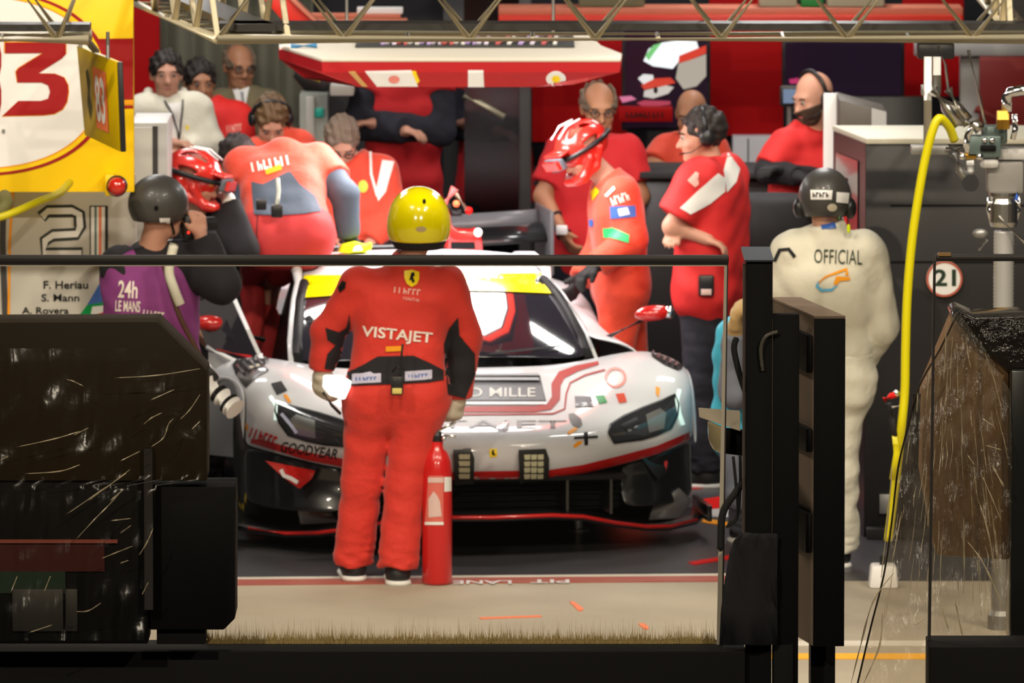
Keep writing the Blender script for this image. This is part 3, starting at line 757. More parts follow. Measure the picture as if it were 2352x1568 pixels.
full = [[Vector((-p.x, p.y, p.z)) for p in row[:0:-1]] + row for row in half]
XS = [p.x for p in half[2]]
print('CAR half widths', [['%.2f,%.2f' % (p.x, p.z) for p in r] for r in half])
mb = MB(); mb.grid(full)
nose = mb.build('bonnet_shell', paint, car, sub=3, solid=0.02, local=True)
# fender outer sides: drop from the crest line to the sill around the wheel arch
def fender(sx):
    rows = []
    prof = [(.70, .30), (.74, .40), (.80, .50), (.90, .575), (1.05, .60), (1.22, .585), (1.36, .52), (1.46, .40), (1.52, .26)]
    top = [half[r][6] for r in (0, 2, 3, 4, 5, 6, 7, 8, 8)]
    for (yy, zz), tp in zip(prof, top):
        zz += RAISE
        t = Vector((tp.x, tp.y if tp is not top[-1] else tp.y, tp.z)); 
        rows.append([(sx * t.x, t.y, t.z), (sx * (t.x + 0.015), (t.y + yy) / 2, (t.z * 0.55 + min(zz, t.z) * 0.45)), (sx * (t.x + 0.012), yy, min(zz, t.z - 0.02))])
    mb = MB(); mb.grid(rows); return mb.build('fender_side', paint, car, sub=2, solid=0.015, local=True)
fender(1); fender(-1)
# sides behind the front wheels
def side(sx):
    st = [(1.50, .99, .25), (1.7, .97, .24), (2.3, .97, .24), (2.8, .99, .25), (3.1, 1.0, .26)]
    rows = []
    for y, x, zb in st:
        zt = .70 + RAISE if y < 2.6 else .74 + RAISE
        rows.append([(sx * x * .93, y, zb * .55 + RAISE * .9), (sx * x, y, zb + RAISE), (sx * x * 1.0, y, .45 + RAISE), (sx * x * .98, y, .60 + RAISE), (sx * x * .90, y, zt), (sx * .70, y, zt + .03)])
    if sx < 0: rows = [r[:4] for r in rows]       # the door on this side is open, only the sill remains
    mb = MB(); mb.grid(rows); return mb.build('side_panel', paint, car, sub=2, solid=0.02, local=True)
side(1); side(-1)
def rear(sx):
    st = [(3.0, 1.0, .72), (3.3, 1.02, .78), (3.7, 1.02, .80), (4.1, 1.01, .78), (4.5, .98, .74), (4.55, .94, .6)]
    rows = [[(sx * x, y, .30 + RAISE), (sx * x, y, .55 + RAISE), (sx * x * .98, y, z - .05 + RAISE), (sx * x * .86, y, z + RAISE), (sx * .5, y, z - .02 + RAISE), (0, y, z + .02 + RAISE)] for y, x, z in st]
    mb = MB(); mb.grid(rows); return mb.build('rear_shell', paint, car, sub=2, solid=0.02, local=True)
rear(1); rear(-1)
# cabin: windscreen, roof, side glass
CAB = [  # lengthwise, z above ground, half width bottom.. lateral points (x, dz, dy)
 (1.36, .655, .70), (1.52, .745, .685), (1.70, .835, .655), (1.86, .905, .625), (2.03, .968, .585)]
def cab_row(y, z, hw, n=9):
    out = []
    for k in range(n):
        u = -1 + 2 * k / (n - 1)
        out.append((u * hw, y + 0.16 * abs(u) ** 2.6 * (1 if y < 2.2 else 0.4), z + RAISE - 0.035 * abs(u) ** 2.5))
    return out
mb = MB(); mb.grid([cab_row(*r) for r in CAB]); wind = mb.build('windscreen', glass_dark, car, sub=2, solid=0.006, local=True)
roofr = [(2.02, .966, .585), (2.06, .982, .58), (2.25, 1.022, .572), (2.5, 1.045, .56), (2.8, 1.035, .55), (3.1, .99, .54), (3.4, .92, .52)]
mb = MB(); mb.grid([cab_row(*r) for r in roofr]); roof = mb.build('roof', paint, car, sub=2, solid=0.015, local=True)
for sx in (1, -1):
    # pillar
    pts = [(sx * (r[2] + .012), r[0] + .165, r[1] + RAISE - .036) for r in CAB] + [(sx * .595, 2.25, .985 + RAISE), (sx * .585, 2.6, 1.0 + RAISE), (sx * .57, 3.0, .965 + RAISE)]
    mb = MB(); mb.tube(pts, [.018, .018, .018, .018, .018, .025, .03, .03], 10); mb.build('roof_pillar', paint, car, smooth=True, local=True)
    mb = MB(); mb.tube([(p[0] - sx * .026, p[1] - .02, p[2] + .003) for p in pts[:5]], .024, 8); mb.build('pillar_seal', carbon_matt, car, smooth=True, local=True)
# side glass on the far (picture right) side and dark door aperture on the near side
mb = MB(); mb.grid([[(.73, 1.62, .70 + RAISE), (.75, 2.1, .72 + RAISE), (.74, 2.7, .74 + RAISE)], [(.66, 1.85, .84 + RAISE), (.66, 2.15, .86 + RAISE), (.65, 2.7, .87 + RAISE)], [(.595, 2.10, .955 + RAISE), (.59, 2.3, .98 + RAISE), (.58, 2.75, .97 + RAISE)]])
mb.build('side_window', glass_dark, car, sub=1, solid=.006, local=True)
mb = MB(); mb.grid([[(-.70, 1.60, .28 + RAISE), (-.72, 2.1, .26 + RAISE), (-.72, 2.75, .28 + RAISE)], [(-.62, 1.85, .80 + RAISE), (-.62, 2.15, .82 + RAISE), (-.60, 2.75, .82 + RAISE)], [(-.56, 2.10, .93 + RAISE), (-.56, 2.3, .96 + RAISE), (-.55, 2.75, .95 + RAISE)]])
mb.build('cockpit_opening', carbon_matt, car, sub=1, solid=.01, local=True)
mb = MB(); mb.tube([(-.60, 2.05, .3 + RAISE), (-.57, 2.1, .7 + RAISE), (-.54, 2.2, .93 + RAISE)], .02, 8); mb.build('roll_bar', M['steel_dull'], car, smooth=True, local=True)
# rear frame of the door opening with livery stripes
def hoop(off, r, mm, nm):
    mb = MB(); mb.tube([(-.98 + off, 2.78, .62 + RAISE), (-.90 + off, 2.80, .74 + RAISE), (-.74 + off * .8, 2.82, .87 + RAISE), (-.60 + off * .6, 2.84, .96 + RAISE), (-.48 + off * .4, 2.86, 1.01 + RAISE)], r, 8)
    return mb.build(nm, mm, car, smooth=True, local=True)
hoop(0, .045, red_gloss, 'door_frame'); hoop(.075, .040, white_car_vinyl, 'door_frame'); hoop(-.07, .035, white_car_vinyl, 'door_frame')
# opened door on the near side (picture left), hinged at the front
dh = CL_(612, 852, 1.45); dt = CL_(527, 662, 1.75); dl = CL_(478, 806, 1.72); dl2 = CL_(600, 838, 1.47); far = CL_(440, 700, 1.85)
door = MB(); door.prism([dl2, dl, Vector((dl.x, dl.y, .30)), Vector((dl2.x, dl2.y, .30))], (0.03, 0.05, 0)); dro = door.build('door', paint, car, local=True, bevel=.004)
mb = MB(); mb.prism([dl2, dl, far, dt + Vector((0, 0, 0.0))], (0.004, 0.008, 0)); mb.build('window', glass_dark, dro, local=True)
mb = MB(); mb.tube([dh, dt], .011, 8); mb.build('front_edge', white_car_vinyl, dro, local=True, smooth=True)
mb = MB(); mb.tube([CL_(610, 846, 1.44), CL_(594, 815, 1.46)], .020, 8); mb.build('hinge_cover', white_car_vinyl, dro, local=True, smooth=True)
mb = MB(); mb.tube([CL_(476, 798, 1.70), CL_(512, 816, 1.60), CL_(545, 832, 1.52)], .012, 8); mb.build('white_trim', white_car_vinyl, dro, local=True, smooth=True)
mb = MB(); mb.tube([CL_(500, 804, 1.68), CL_(575, 820, 1.52)], .010, 8); mb.build('red_trim', red_gloss, dro, local=True, smooth=True)
# mirrors
def mirror(px, py, yl, sx):
    c = CL_(px, py, yl); R = Matrix.Rotation(-0.08 * sx, 3, 'Y')
    mb = MB(); mb.ball(c, .09, 16, (1.0, .55, .42), R); m_ = mb.build('mirror', red_gloss, car, smooth=True, local=True)
    mb = MB(); mb.ball(c + Vector((.075 * 1, -.015, .004)), .035, 12, (.8, .7, .9)); mb.build('mirror_tip', M['chrome'], m_, smooth=True, local=True)
    mb = MB(); mb.tube([c + Vector((-.02 * sx, .02, -.02)), Vector((sx * .80, yl + .12, .70 + RAISE))], .012, 8); mb.build('stalk', carbon, m_, smooth=True, local=True)
mirror(1500, 719, 1.60, 1); mirror(485, 742, 1.75, -1)
# lower black bumper, splitter and intakes
low = [half[0][c] for c in range(7)]
z_spl = CL_(1131, 1190, .04).z
def low_net(sx):
    rows = []
    for f, tuck in ((0.0, 0.02), (.3, .03), (.65, .015), (1.0, -.03)):
        row = []
        for c in (3, 4, 5, 6):
            p = low[c]; yy = p.y + tuck + (.05 if c == 3 else 0)
            row.append((sx * (p.x * (1 + .0 * f)), yy, p.z * (1 - f) + (z_spl + .01) * f))
        rows.append(row)
    mb = MB(); mb.grid(rows); return mb.build('lower_bumper', carbon, car, sub=2, solid=.015, local=True)
lb_r = low_net(1); lb_l = low_net(-1)
mb = MB(); x3 = low[3].x
mb.box2((-x3, .34, z_spl), (x3, .40, low[0].z + .04)); mb.build('intake_back', carbon_matt, car, local=True)
mb = MB(); mb.box2((-x3, .10, low[0].z - .005), (x3, .40, low[0].z + .015)); mb.build('intake_roof', carbon_matt, car, local=True)
for x in (-.56, -.36, .36, .56):
    mb = MB(); mb.box2((x - .006, .12, z_spl), (x + .006, .36, low[0].z)); mb.build('intake_divider', carbon, car, local=True)
for k in range(5):
    mb = MB(); zz = z_spl + .02 + k * .028; mb.box2((-x3, .30, zz), (x3, .33, zz + .006)); mb.build('intake_slat', carbon_matt, car, local=True)
# splitter plate in plan
spl = [CL_(x, y, yl) for x, y, yl in ((1131, 1190, .00), (1267, 1185, .02), (1340, 1188, .08), (1412, 1202, .18), (1485, 1211, .30), (1539, 1210, .42), (1600, 1196, .58), (1616, 1188, .74))]
spl[0].x = 0
edge = [Vector((-p.x, p.y, p.z)) for p in spl[:0:-1]] + spl
mb = MB(); n = len(edge)
back = [Vector((p.x, .95, p.z + .02)) for p in edge]
mb.grid([edge, [e.lerp(b, .4) for e, b in zip(edge, back)], back]); mb.build('splitter', carbon, car, solid=.016, local=True, smooth=True)
mb = MB(); mb.tube([e + Vector((0, -.004, .004)) for e in edge[1:-1]], .010, 8); mb.build('splitter_edge', red_gloss, car, smooth=True, local=True)
for sx in (1, -1):
    e = spl[-1]
    mb = MB(); mb.box2((sx * (e.x - .01), e.y - .16, e.z), (sx * (e.x + .012), e.y + .25, e.z + .075)); mb.build('splitter_endplate', carbon, car, bevel=.004, local=True)
    # winglet with red end
    a = low[5]
    q = [Vector((sx * .72, .33, a.z - .02)), Vector((sx * (a.x + .0), .56, a.z + .01)), Vector((sx * (a.x + .005), .60, a.z - .05)), Vector((sx * .82, .36, a.z - .15))]
    mb = MB(); mb.prism(q, (0, .012, 0)); wl = mb.build('dive_plane', carbon, car, local=True)
    r_ = [CL_(x, y, .30) for x, y in ((609, 1058), (725, 1081), (716, 1100), (688, 1123), (650, 1096))]
    if sx > 0: r_ = [CL_(x, y, .42) for x, y in ((1496, 1064), (1534, 1058), (1531, 1080), (1516, 1110))]
    mb = MB(); mb.prism(r_, (0, .014, 0)); rp = mb.build('red_winglet', red_gloss, car, local=True, bevel=.003)
    if sx < 0:
        mb = MB(); b_ = band_px([(645, 1078), (652, 1092), (668, 1098), (684, 1108)], 9); mb.add([CL_(x, y, .294) for x, y in b_[0]], b_[1]); mb.build('sponsor_mark', white_car_vinyl, rp, local=True)
    # lower side scoop
    s_ = [CL_(x, y, .42) for x, y in ((680, 1150), (755, 1160), (775, 1200), (690, 1205))] if sx < 0 else [CL_(x, y, .42) for x, y in ((1500, 1160), (1560, 1120), (1590, 1150), (1560, 1190), (1490, 1195))]
    mb = MB(); mb.prism(s_, (0, .03, 0)); mb.build('brake_duct_scoop', mat('grey_carbon', (0.09, 0.09, 0.10), 0.3, coat=.6), car, bevel=.006, local=True)
# underfloor, jacks
mb = MB(); mb.box2((-.85, .8, .13), (.85, 4.2, .20)); mb.build('underfloor', carbon_matt, car, local=True)
for x, y in ((-.55, 1.0), (.55, 1.0), (-.5, 3.9), (.5, 3.9)):
    mb = MB(); mb.lathe([(.05, 0), (.05, .012), (.022, .016), (.022, .16)], (x, y, 0), (0, 0, 1), 16); mb.build('air_jack', M['steel'], car, smooth=False, local=True)
# wheels
tyre_letter = M['yellow_vinyl']
for x, y, wd in ((-.86, 1.06, .30), (.86, 1.06, .30), (-.86, 3.65, .32), (.86, 3.65, .32)):
    c = Vector((x, y, .35 + RAISE * .55)); sx = 1 if x > 0 else -1
    h = wd / 2
    mb = MB(); mb.lathe([(.235, -h + .01), (.30, -h), (.335, -h + .03), (.345, 0), (.335, h - .03), (.30, h), (.235, h - .01)], c, (1, 0, 0), 40); wh = mb.build('wheel', M['rubber'], car, smooth=True, local=True)
    mb = MB(); mb.lathe([(.235, -h + .015), (.21, -h + .04), (.06, -h + .10), (.05, h - .10), (.21, h - .04), (.235, h - .015)], c, (1, 0, 0), 30); mb.build('rim', M['plastic_black'], wh, smooth=True, local=True)
    for k in range(10):
        a = 2 * math.pi * k / 10; d = Vector((0, math.cos(a), math.sin(a)))
        mb = MB(); mb.rbar(c + d * .05 + Vector((sx * (h - .07), 0, 0)), c + d * .22 + Vector((sx * (h - .03), 0, 0)), .03, .02); mb.build('spoke', M['steel_dull'], wh, local=True)
    for k in range(16):
        a0 = 2 * math.pi * (k / 16)
        if k % 8 > 5: continue
        vs = [c + Vector((sx * (h + .002 - .004 * q), math.cos(a) * r, math.sin(a) * r)) for a in (a0, a0 + .22) for r, q in ((.27, 0), (.305, 1))]
        mb = MB(); mb.add(vs, [(0, 1, 3, 2)]); mb.build('tyre_lettering', tyre_letter, wh, local=True)
# rear wing
wz = CL_(1150, 540, 4.35).z
for nm, zz, dy, ch, mm in (('rear_wing_plane', 0.0, 0, .30, carbon), ('rear_wing_flap', .055, .26, .10, mat('grey_wing', (0.14, 0.14, 0.15), 0.35))):
    rows = []
    for x in np.linspace(-.90, .90, 9):
        dip = -.03 * (1 - (x / .9) ** 2)
        rows.append([(x, 4.15 + dy + ch * u, wz + zz + dip + .035 * math.sin(u * math.pi) + .05 * u) for u in (0, .25, .5, .75, 1)])
    mb = MB(); mb.grid(rows); mb.build(nm, mm, car, smooth=True, solid=.02, local=True)
for sx in (1, -1):
    mb = MB(); mb.box2((sx * .905, 4.08, wz - .18), (sx * .925, 4.58, wz + .14)); mb.build('wing_endplate', mat('grey_wing', (0.14, 0.14, 0.15), 0.35), car, bevel=.005, local=True)
    mb = MB(); mb.tube([(sx * .35, 4.0, .8 + RAISE), (sx * .35, 4.15, wz + .06), (sx * .35, 4.3, wz + .02)], .018, 8); mb.build('wing_mount', carbon, car, smooth=True, local=True)
# roof scoop and engine cover block behind the roof
sc = [CL_(x, y, 3.0) for x, y in ((1028, 575), (1030, 512), (1050, 530), (1094, 533), (1104, 528), (1110, 575))]
mb = MB(); mb.prism(sc, (0, .2, 0)); so = mb.build('roof_scoop', red_gloss, car, bevel=.008, local=True)
mb = MB(); mb.prism([CL_(x, y, 2.99) for x, y in ((1036, 556), (1090, 556), (1092, 572), (1036, 572))], (0, .02, 0)); mb.build('scoop_opening', carbon_matt, so, local=True)
mb = MB(); mb.ball(CL_(1098, 534, 2.98), .022, 10); mb.build('scoop_lamp', M['white_gloss'], so, smooth=True, local=True)

# ---- graphics laid on the bodywork
NB = eval_mesh_bvh([nose]); WB = eval_mesh_bvh([wind]); RB = eval_mesh_bvh([roof, wind])
def dec(nm, shape, mm, bvh=NB, off=.0025, parent=car, ml=10): return vinyl(nm, shape, bvh, mm, parent, off, ml)
# red lip stripe round the nose
def mirr(pts, yls):
    """mirror picture-right points to picture-left through the car's own symmetry"""
    out = []
    for (x, y), yl in zip(pts, yls):
        p = CL_(x, y, yl); q = CW @ Vector((-p.x, p.y, p.z)); v = q - Vector((0, 0, CAMH))
        zc = v.dot(_F); out.append((1176 + FPX * v.x / zc, 784 - FPX * v.dot(_U) / zc))
    return out
sr = [(1131, 1091), (1256, 1089), (1340, 1076), (1430, 1054), (1510, 1032), (1575, 1003), (1588, 994)]; sy = [.04, .05, .1, .18, .31, .47, .62]
sl = mirr(sr, sy)
dec('red_stripe', band_px(sl[:0:-1] + sr, [10, 15, 18, 19, 19, 20, 20, 20, 19, 19, 18, 15, 9]), red_gloss)
# bonnet banner (radiator outlet) and stripes
dec('outlet_recess', poly_px([(915, 862), (1240, 862), (1255, 924), (905, 924)]), carbon_matt, off=.003)
for k, (y0, y1) in enumerate(((862, 867), (872, 878))):
    dec('outlet_slat', poly_px([(925, y0), (1236, y0), (1240, y1), (922, y1)]), mat('outlet_slat_grey', (0.30, 0.31, 0.32), 0.5, spec=.1), off=.012)
dec('sponsor_plate', poly_px([(920, 886), (1246, 886), (1251, 921), (912, 921)]), mat('dark_plate', (0.03, 0.033, 0.034), 0.35, spec=0.08), off=.005)
dec('lettering', text_px('RICHARD MILLE', 925, 893, 1230, 914, bold=.01), mat('silver_lettering', (0.55, 0.54, 0.50), 0.4, spec=0.08), off=.007, ml=7)
dec('outlet_edge', band_px([(905, 928), (1256, 928)], 6), white_car_vinyl, off=.006)
big = [(905, 941), (1050, 941), (1230, 940), (1262, 934), (1277, 915), (1277, 885), (1290, 862), (1325, 847), (1375, 834)]
dec('bonnet_stripe', band_px(big, [13, 13, 14, 17, 20, 22, 20, 14, 8]), stripe_brown, off=.003)
out2 = [(905, 954), (1050, 953), (1270, 951), (1297, 940), (1301, 905), (1310, 880), (1345, 862), (1390, 850)]
dec('stripe_line', band_px(out2, 4), stripe_brown, off=.003)
dec('lettering', text_px('VISTAJET', 855, 966, 1302, 990, bold=.0), mat('grey_lettering', (0.16, 0.15, 0.15), 0.35, spec=0.06), off=.003, ml=7)
dec('lettering_accent', poly_px([(1140, 985), (1152, 974), (1172, 967), (1160, 982), (1150, 986)]), red_gloss, off=.0045)
dec('badge', poly_px([(1123, 1031), (1141, 1030), (1142, 1048), (1125, 1050)]), M['yellow_vinyl'], off=.004)
dec('badge_horse', poly_px([(1130, 1034), (1135, 1033), (1134, 1039), (1138, 1044), (1133, 1046), (1129, 1042)]), M['black_vinyl'], off=.006)
for x0, x1 in ((1040, 1088), (1188, 1257)):
    sk = 8
    pod = dec('auxiliary_lamp', poly_px([(x0, 1034), (x1 - sk, 1032), (x1, 1050), (x1 - 1, 1098), (x0 + 4, 1101)]), mat('lamp_housing_black', (0.012, 0.014, 0.013), 0.35), off=.03)
    dec('lamp_body', poly_px([(x0 + 1, 1036), (x1 - sk - 1, 1034), (x1 - 2, 1052), (x1 - 3, 1096), (x0 + 5, 1099)]), carbon, off=.014)
    for r in range(4):
        for c in range(3):
            xa = x0 + 12 + c * (x1 - x0 - 24) / 3; ya = 1043 + r * 12
            dec('led_cell', poly_px([(xa, ya), (xa + (x1 - x0) / 5, ya - 1), (xa + (x1 - x0) / 5, ya + 8), (xa + 2, ya + 9)]), mat('pale_led_lens', (0.50, 0.50, 0.33), 0.3), off=.034)
for pts, mm in (([(1320, 911), (1358, 911), (1364, 934), (1322, 936)], M['black_vinyl']), ([(1323, 926), (1363, 924), (1364, 934), (1322, 936)], mat('grey_patch', (0.35, 0.38, 0.42), 0.3, spec=.08)),
                ([(1366, 909), (1388, 908), (1395, 925), (1376, 928)], M['green_vinyl']), ([(1414, 906), (1434, 904), (1440, 924), (1422, 927)], mat('flag_red', (0.60, 0.07, 0.03), 0.35, spec=.08)),
                ([(1306, 952), (1318, 950), (1334, 962), (1338, 976), (1330, 983), (1316, 978), (1308, 966)], mat('dark_grey_leaf', (0.12, 0.13, 0.13), 0.4, spec=.08)),
                ([(1303, 993), (1322, 982), (1327, 986), (1314, 996), (1304, 999)], M['orange_vinyl']), ([(1315, 1024), (1326, 1014), (1338, 1013), (1336, 1018), (1320, 1029)], M['orange_vinyl']),
                ([(1318, 1004), (1372, 1001), (1373, 1006), (1318, 1009)], M['black_vinyl']), ([(1340, 994), (1350, 993), (1350, 1022), (1342, 1023)], M['black_vinyl']),
                ([(1506, 888), (1516, 892), (1513, 914), (1506, 905)], M['orange_vinyl'])):
    dec('sticker', poly_px(pts), mm, off=.004)
dec('scrutineer_ring', band_px([(1414 + 22 * math.cos(a), 868 + 22 * math.sin(a) * .95) for a in np.linspace(0, 6.28, 20)], 6), mat('pale_red_ring', (0.75, 0.25, 0.22), 0.35, spec=.08), off=.004)
# near side stickers
for pts, mm in (([(622, 882), (646, 876), (660, 898), (636, 908)], M['black_vinyl']), ([(650, 908), (658, 906), (670, 924), (662, 926)], M['orange_vinyl']),
                ([(558, 975), (565, 970), (572, 978), (570, 992), (562, 994)], M['orange_vinyl'])):
    dec('sticker', poly_px(pts), mm, off=.004)
dec('lettering', marks_px(6, 574, 992, 640, 1014, .36), M['red_vinyl'], off=.004)
dec('lettering', text_px('GOODYEAR', 646, 1022, 776, 1046, .14, shear=.2, bold=.012), M['black_vinyl'], off=.004)
dec('lettering', text_px('PIRELLI', 722, 925, 760, 934, .1), M['black_vinyl'], off=.004) if False else None
# headlights
hl = [(1396, 996), (1400, 978), (1432, 958), (1478, 938), (1520, 922), (1549, 908), (1556, 930), (1553, 955), (1538, 984), (1505, 999), (1471, 1009), (1408, 1018)]
hy = [.2, .21, .26, .34, .43, .50, .46, .42, .38, .32, .26, .18]
def headlight(pts, s):
    o = dec('headlight', poly_px(pts), lens, off=.006)
    cx = sum(p[0] for p in pts) / len(pts); cy = sum(p[1] for p in pts) / len(pts)
    rim = pts + [pts[0]]
    dec('headlight_rim', band_px(rim, 4), carbon, off=.009)
    return cx, cy
headlight(hl, 1); lx = mirr(hl, hy); headlight(lx, -1)
dec('lamp_unit', poly_px([(1482, 955), (1515, 940), (1528, 950), (1522, 985), (1488, 995)]), lampglass, off=.009)
dec('lamp_unit', poly_px([(1425, 978), (1462, 960), (1468, 972), (1440, 995)]), carbon, off=.009)
dec('daylight_strip', band_px([(1559, 896), (1553, 920), (1557, 950), (1566, 976)], 9), mat('pale_lamp_strip', (0.75, 0.85, 0.80), 0.15, emit=(0.7, 1.0, 0.9), es=0.6), off=.008)
lm = mirr([(1482, 955), (1515, 940), (1528, 950), (1522, 985), (1488, 995)], [.36, .42, .42, .34, .3])
dec('lamp_unit', poly_px(lm), lampglass, off=.009)
dec('daylight_strip', band_px(mirr([(1559, 896), (1553, 920), (1557, 950)], [.52, .47, .45]), 7), mat('pale_lamp_strip', (0.75, 0.85, 0.80), 0.15, emit=(0.7, 1.0, 0.9), es=0.6), off=.008)
dec('lamp_louvre', band_px([(648, 952), (668, 975), (684, 996)], 7), mat('blue_white_strip', (0.55, 0.6, 0.8), 0.2), off=.010)
# louvres on the front wings
lv = [(1490, 800), (1515, 797), (1548, 806), (1568, 822), (1574, 846), (1556, 852), (1524, 838), (1500, 822)]; lvy = [1.1, 1.1, 1.1, 1.05, .95, .92, .95, 1.0]
dec('wing_louvre_panel', poly_px(lv), carbon_matt, off=.004)
dec('wing_louvre_panel', poly_px(mirr(lv, lvy)), carbon_matt, off=.004)
for k in range(5):
    x = 1503 + k * 13; y = 803 + k * 6
    ss = [(x, y), (x - 5, y + 18)]; 
    dec('louvre_slat', band_px(ss, 5), mat('grey_carbon', (0.09, 0.09, 0.10), 0.3, coat=.6), off=.016)
    dec('louvre_slat', band_px(mirr(ss, [1.05, .98]), 5), mat('grey_carbon', (0.09, 0.09, 0.10), 0.3, coat=.6), off=.016)
dec('black_panel', poly_px([(545, 862), (560, 836), (606, 838), (618, 852), (592, 866), (566, 892), (556, 880)]), carbon, off=.005)
dec('pale_flash', poly_px([(568, 846), (594, 838), (600, 843), (572, 851)]), M['glove_grey'], off=.008)
# yellow windscreen band, wipers
dec('windscreen_band', poly_px([(691, 634), (1259, 629), (1300, 677), (1140, 670), (984, 668), (830, 676), (668, 688)]), mat('bright_yellow_band', (0.92, 0.78, 0.0), 0.2, coat=.8), RB, .006)
dec('wiper', band_px([(1000, 838), (1150, 815), (1285, 800)], 5), carbon_matt, WB, .015)
dec('side_lettering', marks_px(5, 632, 720, 662, 734, -1.2), M['teal_vinyl'], WB, .005)
dec('teal_mark', band_px([(655, 698), (648, 720), (638, 752)], 15), M['teal_vinyl'], WB, .006)
dec('white_flash', poly_px([(650, 756), (655, 728), (672, 712), (702, 706), (692, 722), (664, 748)]), mat('pale_pink_flash', (0.62, 0.56, 0.56), 0.4), WB, .006)
# ================================================================== hanging luminaire above the car
ca = thing('ceiling_luminaire', 'hanging red and cream lamp canopy with sponsor patches over the car', 'lamp', (-0.3, 41.6, 1.965))
ztop, zmid, zbot = 2.10, 2.052, 1.98
def _g(x, y, z): q = G(x, y, z); return (q.x, q.y)
top = [_g(640, 112, ztop), (P(739, 143, 40.8).x, 40.80), (P(1426, 140, 40.8).x, 40.80), _g(1429, 131, ztop), _g(1381, 112, ztop), (0.38, 42.5), (-1.0, 42.5)]
bot = [(-0.99, 41.40), (P(824, 199, 40.84).x, 40.84), (P(1228, 200, 40.84).x, 40.84), (0.29, 41.0), (0.33, 41.45), (0.30, 41.95), (-0.97, 41.95)]
red_canopy = mat('glossy_red_canopy', (0.42, 0.004, 0.008), 0.42, coat=0.1)
mid = [((a[0] * .985 + b[0] * .015), (a[1] * .985 + b[1] * .015)) for a, b in zip(top, bot)]
mb = MB(); n = 7
mb.add([(x, y, ztop) for x, y in top] + [(x, y, zmid) for x, y in mid] + [(x, y, zbot) for x, y in bot],
       [(i, (i + 1) % n, n + (i + 1) % n, n + i) for i in range(n)] + [(n + i, n + (i + 1) % n, 2 * n + (i + 1) % n, 2 * n + i) for i in range(n)])
mb.build('shell', red_canopy, ca, solid=0.01)
mb = MB(); mb.prism([(x, y, ztop) for x, y in top], (0, 0, 0.018)); mb.build('top_plate', mat('cream_plate', (0.62, 0.56, 0.45), 0.5), ca, bevel=0.006)
# underside: white light panel, dark gap, red glowing rim
def inset(poly, t):
    cx = sum(p[0] for p in poly) / len(poly); cy = sum(p[1] for p in poly) / len(poly)
    return [(cx + (p[0] - cx) * t, cy + (p[1] - cy) * t) for p in poly]
rim_o = [(-0.95, 41.38), (-0.71, 40.90), (0.10, 40.90), (0.25, 41.10), (0.30, 41.45), (0.27, 41.88), (-0.94, 41.88)]
rim_i, pan = inset(rim_o, 0.90), inset(rim_o, 0.86)
red_glow = mat('red_glowing_rim', (0.5, 0.02, 0.01), 0.3, emit=(1.0, 0.05, 0.02), es=6.0)
white_glow = mat('white_light_panel', (0.9, 0.9, 0.9), 0.3, emit=(1.0, 0.98, 0.97), es=23.0)
mb = MB(); mb.add([(x, y, zbot - .003) for x, y in rim_o] + [(x, y, zbot - .003) for x, y in rim_i], [(i, (i + 1) % n, n + (i + 1) % n, n + i) for i in range(n)]); mb.build('red_rim', red_glow, ca)
mb = MB(); mb.prism([(x, y, zbot - .004) for x, y in pan], (0, 0, 0.02)); mb.build('light_panel', white_glow, ca)
mb = MB(); mb.prism([(x, y, zbot + .002) for x, y in bot], (0, 0, 0.004)); mb.build('base_plate', M['black_matte'], ca)
CB = eval_mesh_bvh([c for c in ca.children if c.name.startswith('shell')])
for pts, mm in (([(838, 163), (945, 161), (960, 198), (866, 198)], M['white_gloss']), ([(1075, 161), (1110, 161), (1112, 199), (1075, 199)], M['white_gloss']),
                ([(800, 164), (815, 163), (845, 198), (832, 198)], mat('gold_patch', (0.6, 0.35, 0.12), 0.4)), ([(945, 163), (955, 163), (964, 185), (958, 192)], M['yellow_vinyl'])):
    vinyl('sponsor_patch', poly_px(pts), CB, mm, ca, .004, 6, .6)
vinyl('sponsor_dot', circ_px(905, 181, 13, 9), CB, mat('pale_red_ring', (0.75, 0.25, 0.22), 0.35), ca, .007, 6, .6)
vinyl('round_patch', circ_px(1277, 180, 23, 17), CB, M['white_gloss'], ca, .004, 6, .6)
vinyl('round_patch_centre', circ_px(1277, 180, 10, 8), CB, M['yellow_vinyl'], ca, .007, 6, .6)
# things lying on the plate: bundle of cable ends, tube
tb = thing('cable_tray', 'tray of violet and white cables on top of the lamp canopy', 'cable tray', (-.2, 41.8, ztop + .02))
mb = MB(); mb.box2((-.75, 41.5, ztop + .019), (.30, 42.2, ztop + .03)); mb.build('tray', mat('dark_cable_tray', (0.03, 0.03, 0.028), 0.6), tb)
rnd = random.Random(3)
for k in range(16):
    x = -.62 + k * .055; cc = [(0.45, 0.32, 0.62), (0.62, 0.55, 0.66), (0.5, 0.1, 0.1), (0.6, 0.58, 0.55)][k % 4]
    mb = MB(); mb.tube([(x, 41.55, ztop + .035), (x + .02 + rnd.uniform(-.02, .04), 41.85, ztop + .055), (x + .08, 42.15, ztop + .04)], .011, 6)
    mb.build('cable', mat('cable_%d' % (k % 4), cc, 0.4), tb, smooth=True)
for k in range(9):
    mb = MB(); mb.ball((-.60 + k * .055, 41.53 + rnd.uniform(0, .05), ztop + .045), .017, 8); mb.build('plug', mat('cable_%d' % ((k + 1) % 4), (0.5, 0.4, 0.6), 0.4), tb, smooth=True)
tu = thing('tube_bottle', 'white and blue tube lying on the left end of the lamp canopy', 'tube', P(690, 112, 41.4))
a, b = P(642, 108, 41.5), P(668, 107, 41.5); c = P(728, 104, 41.5)
mb = MB(); mb.bar(a, b, .016); mb.build('cap', M['white_paint'], tu, smooth=False)
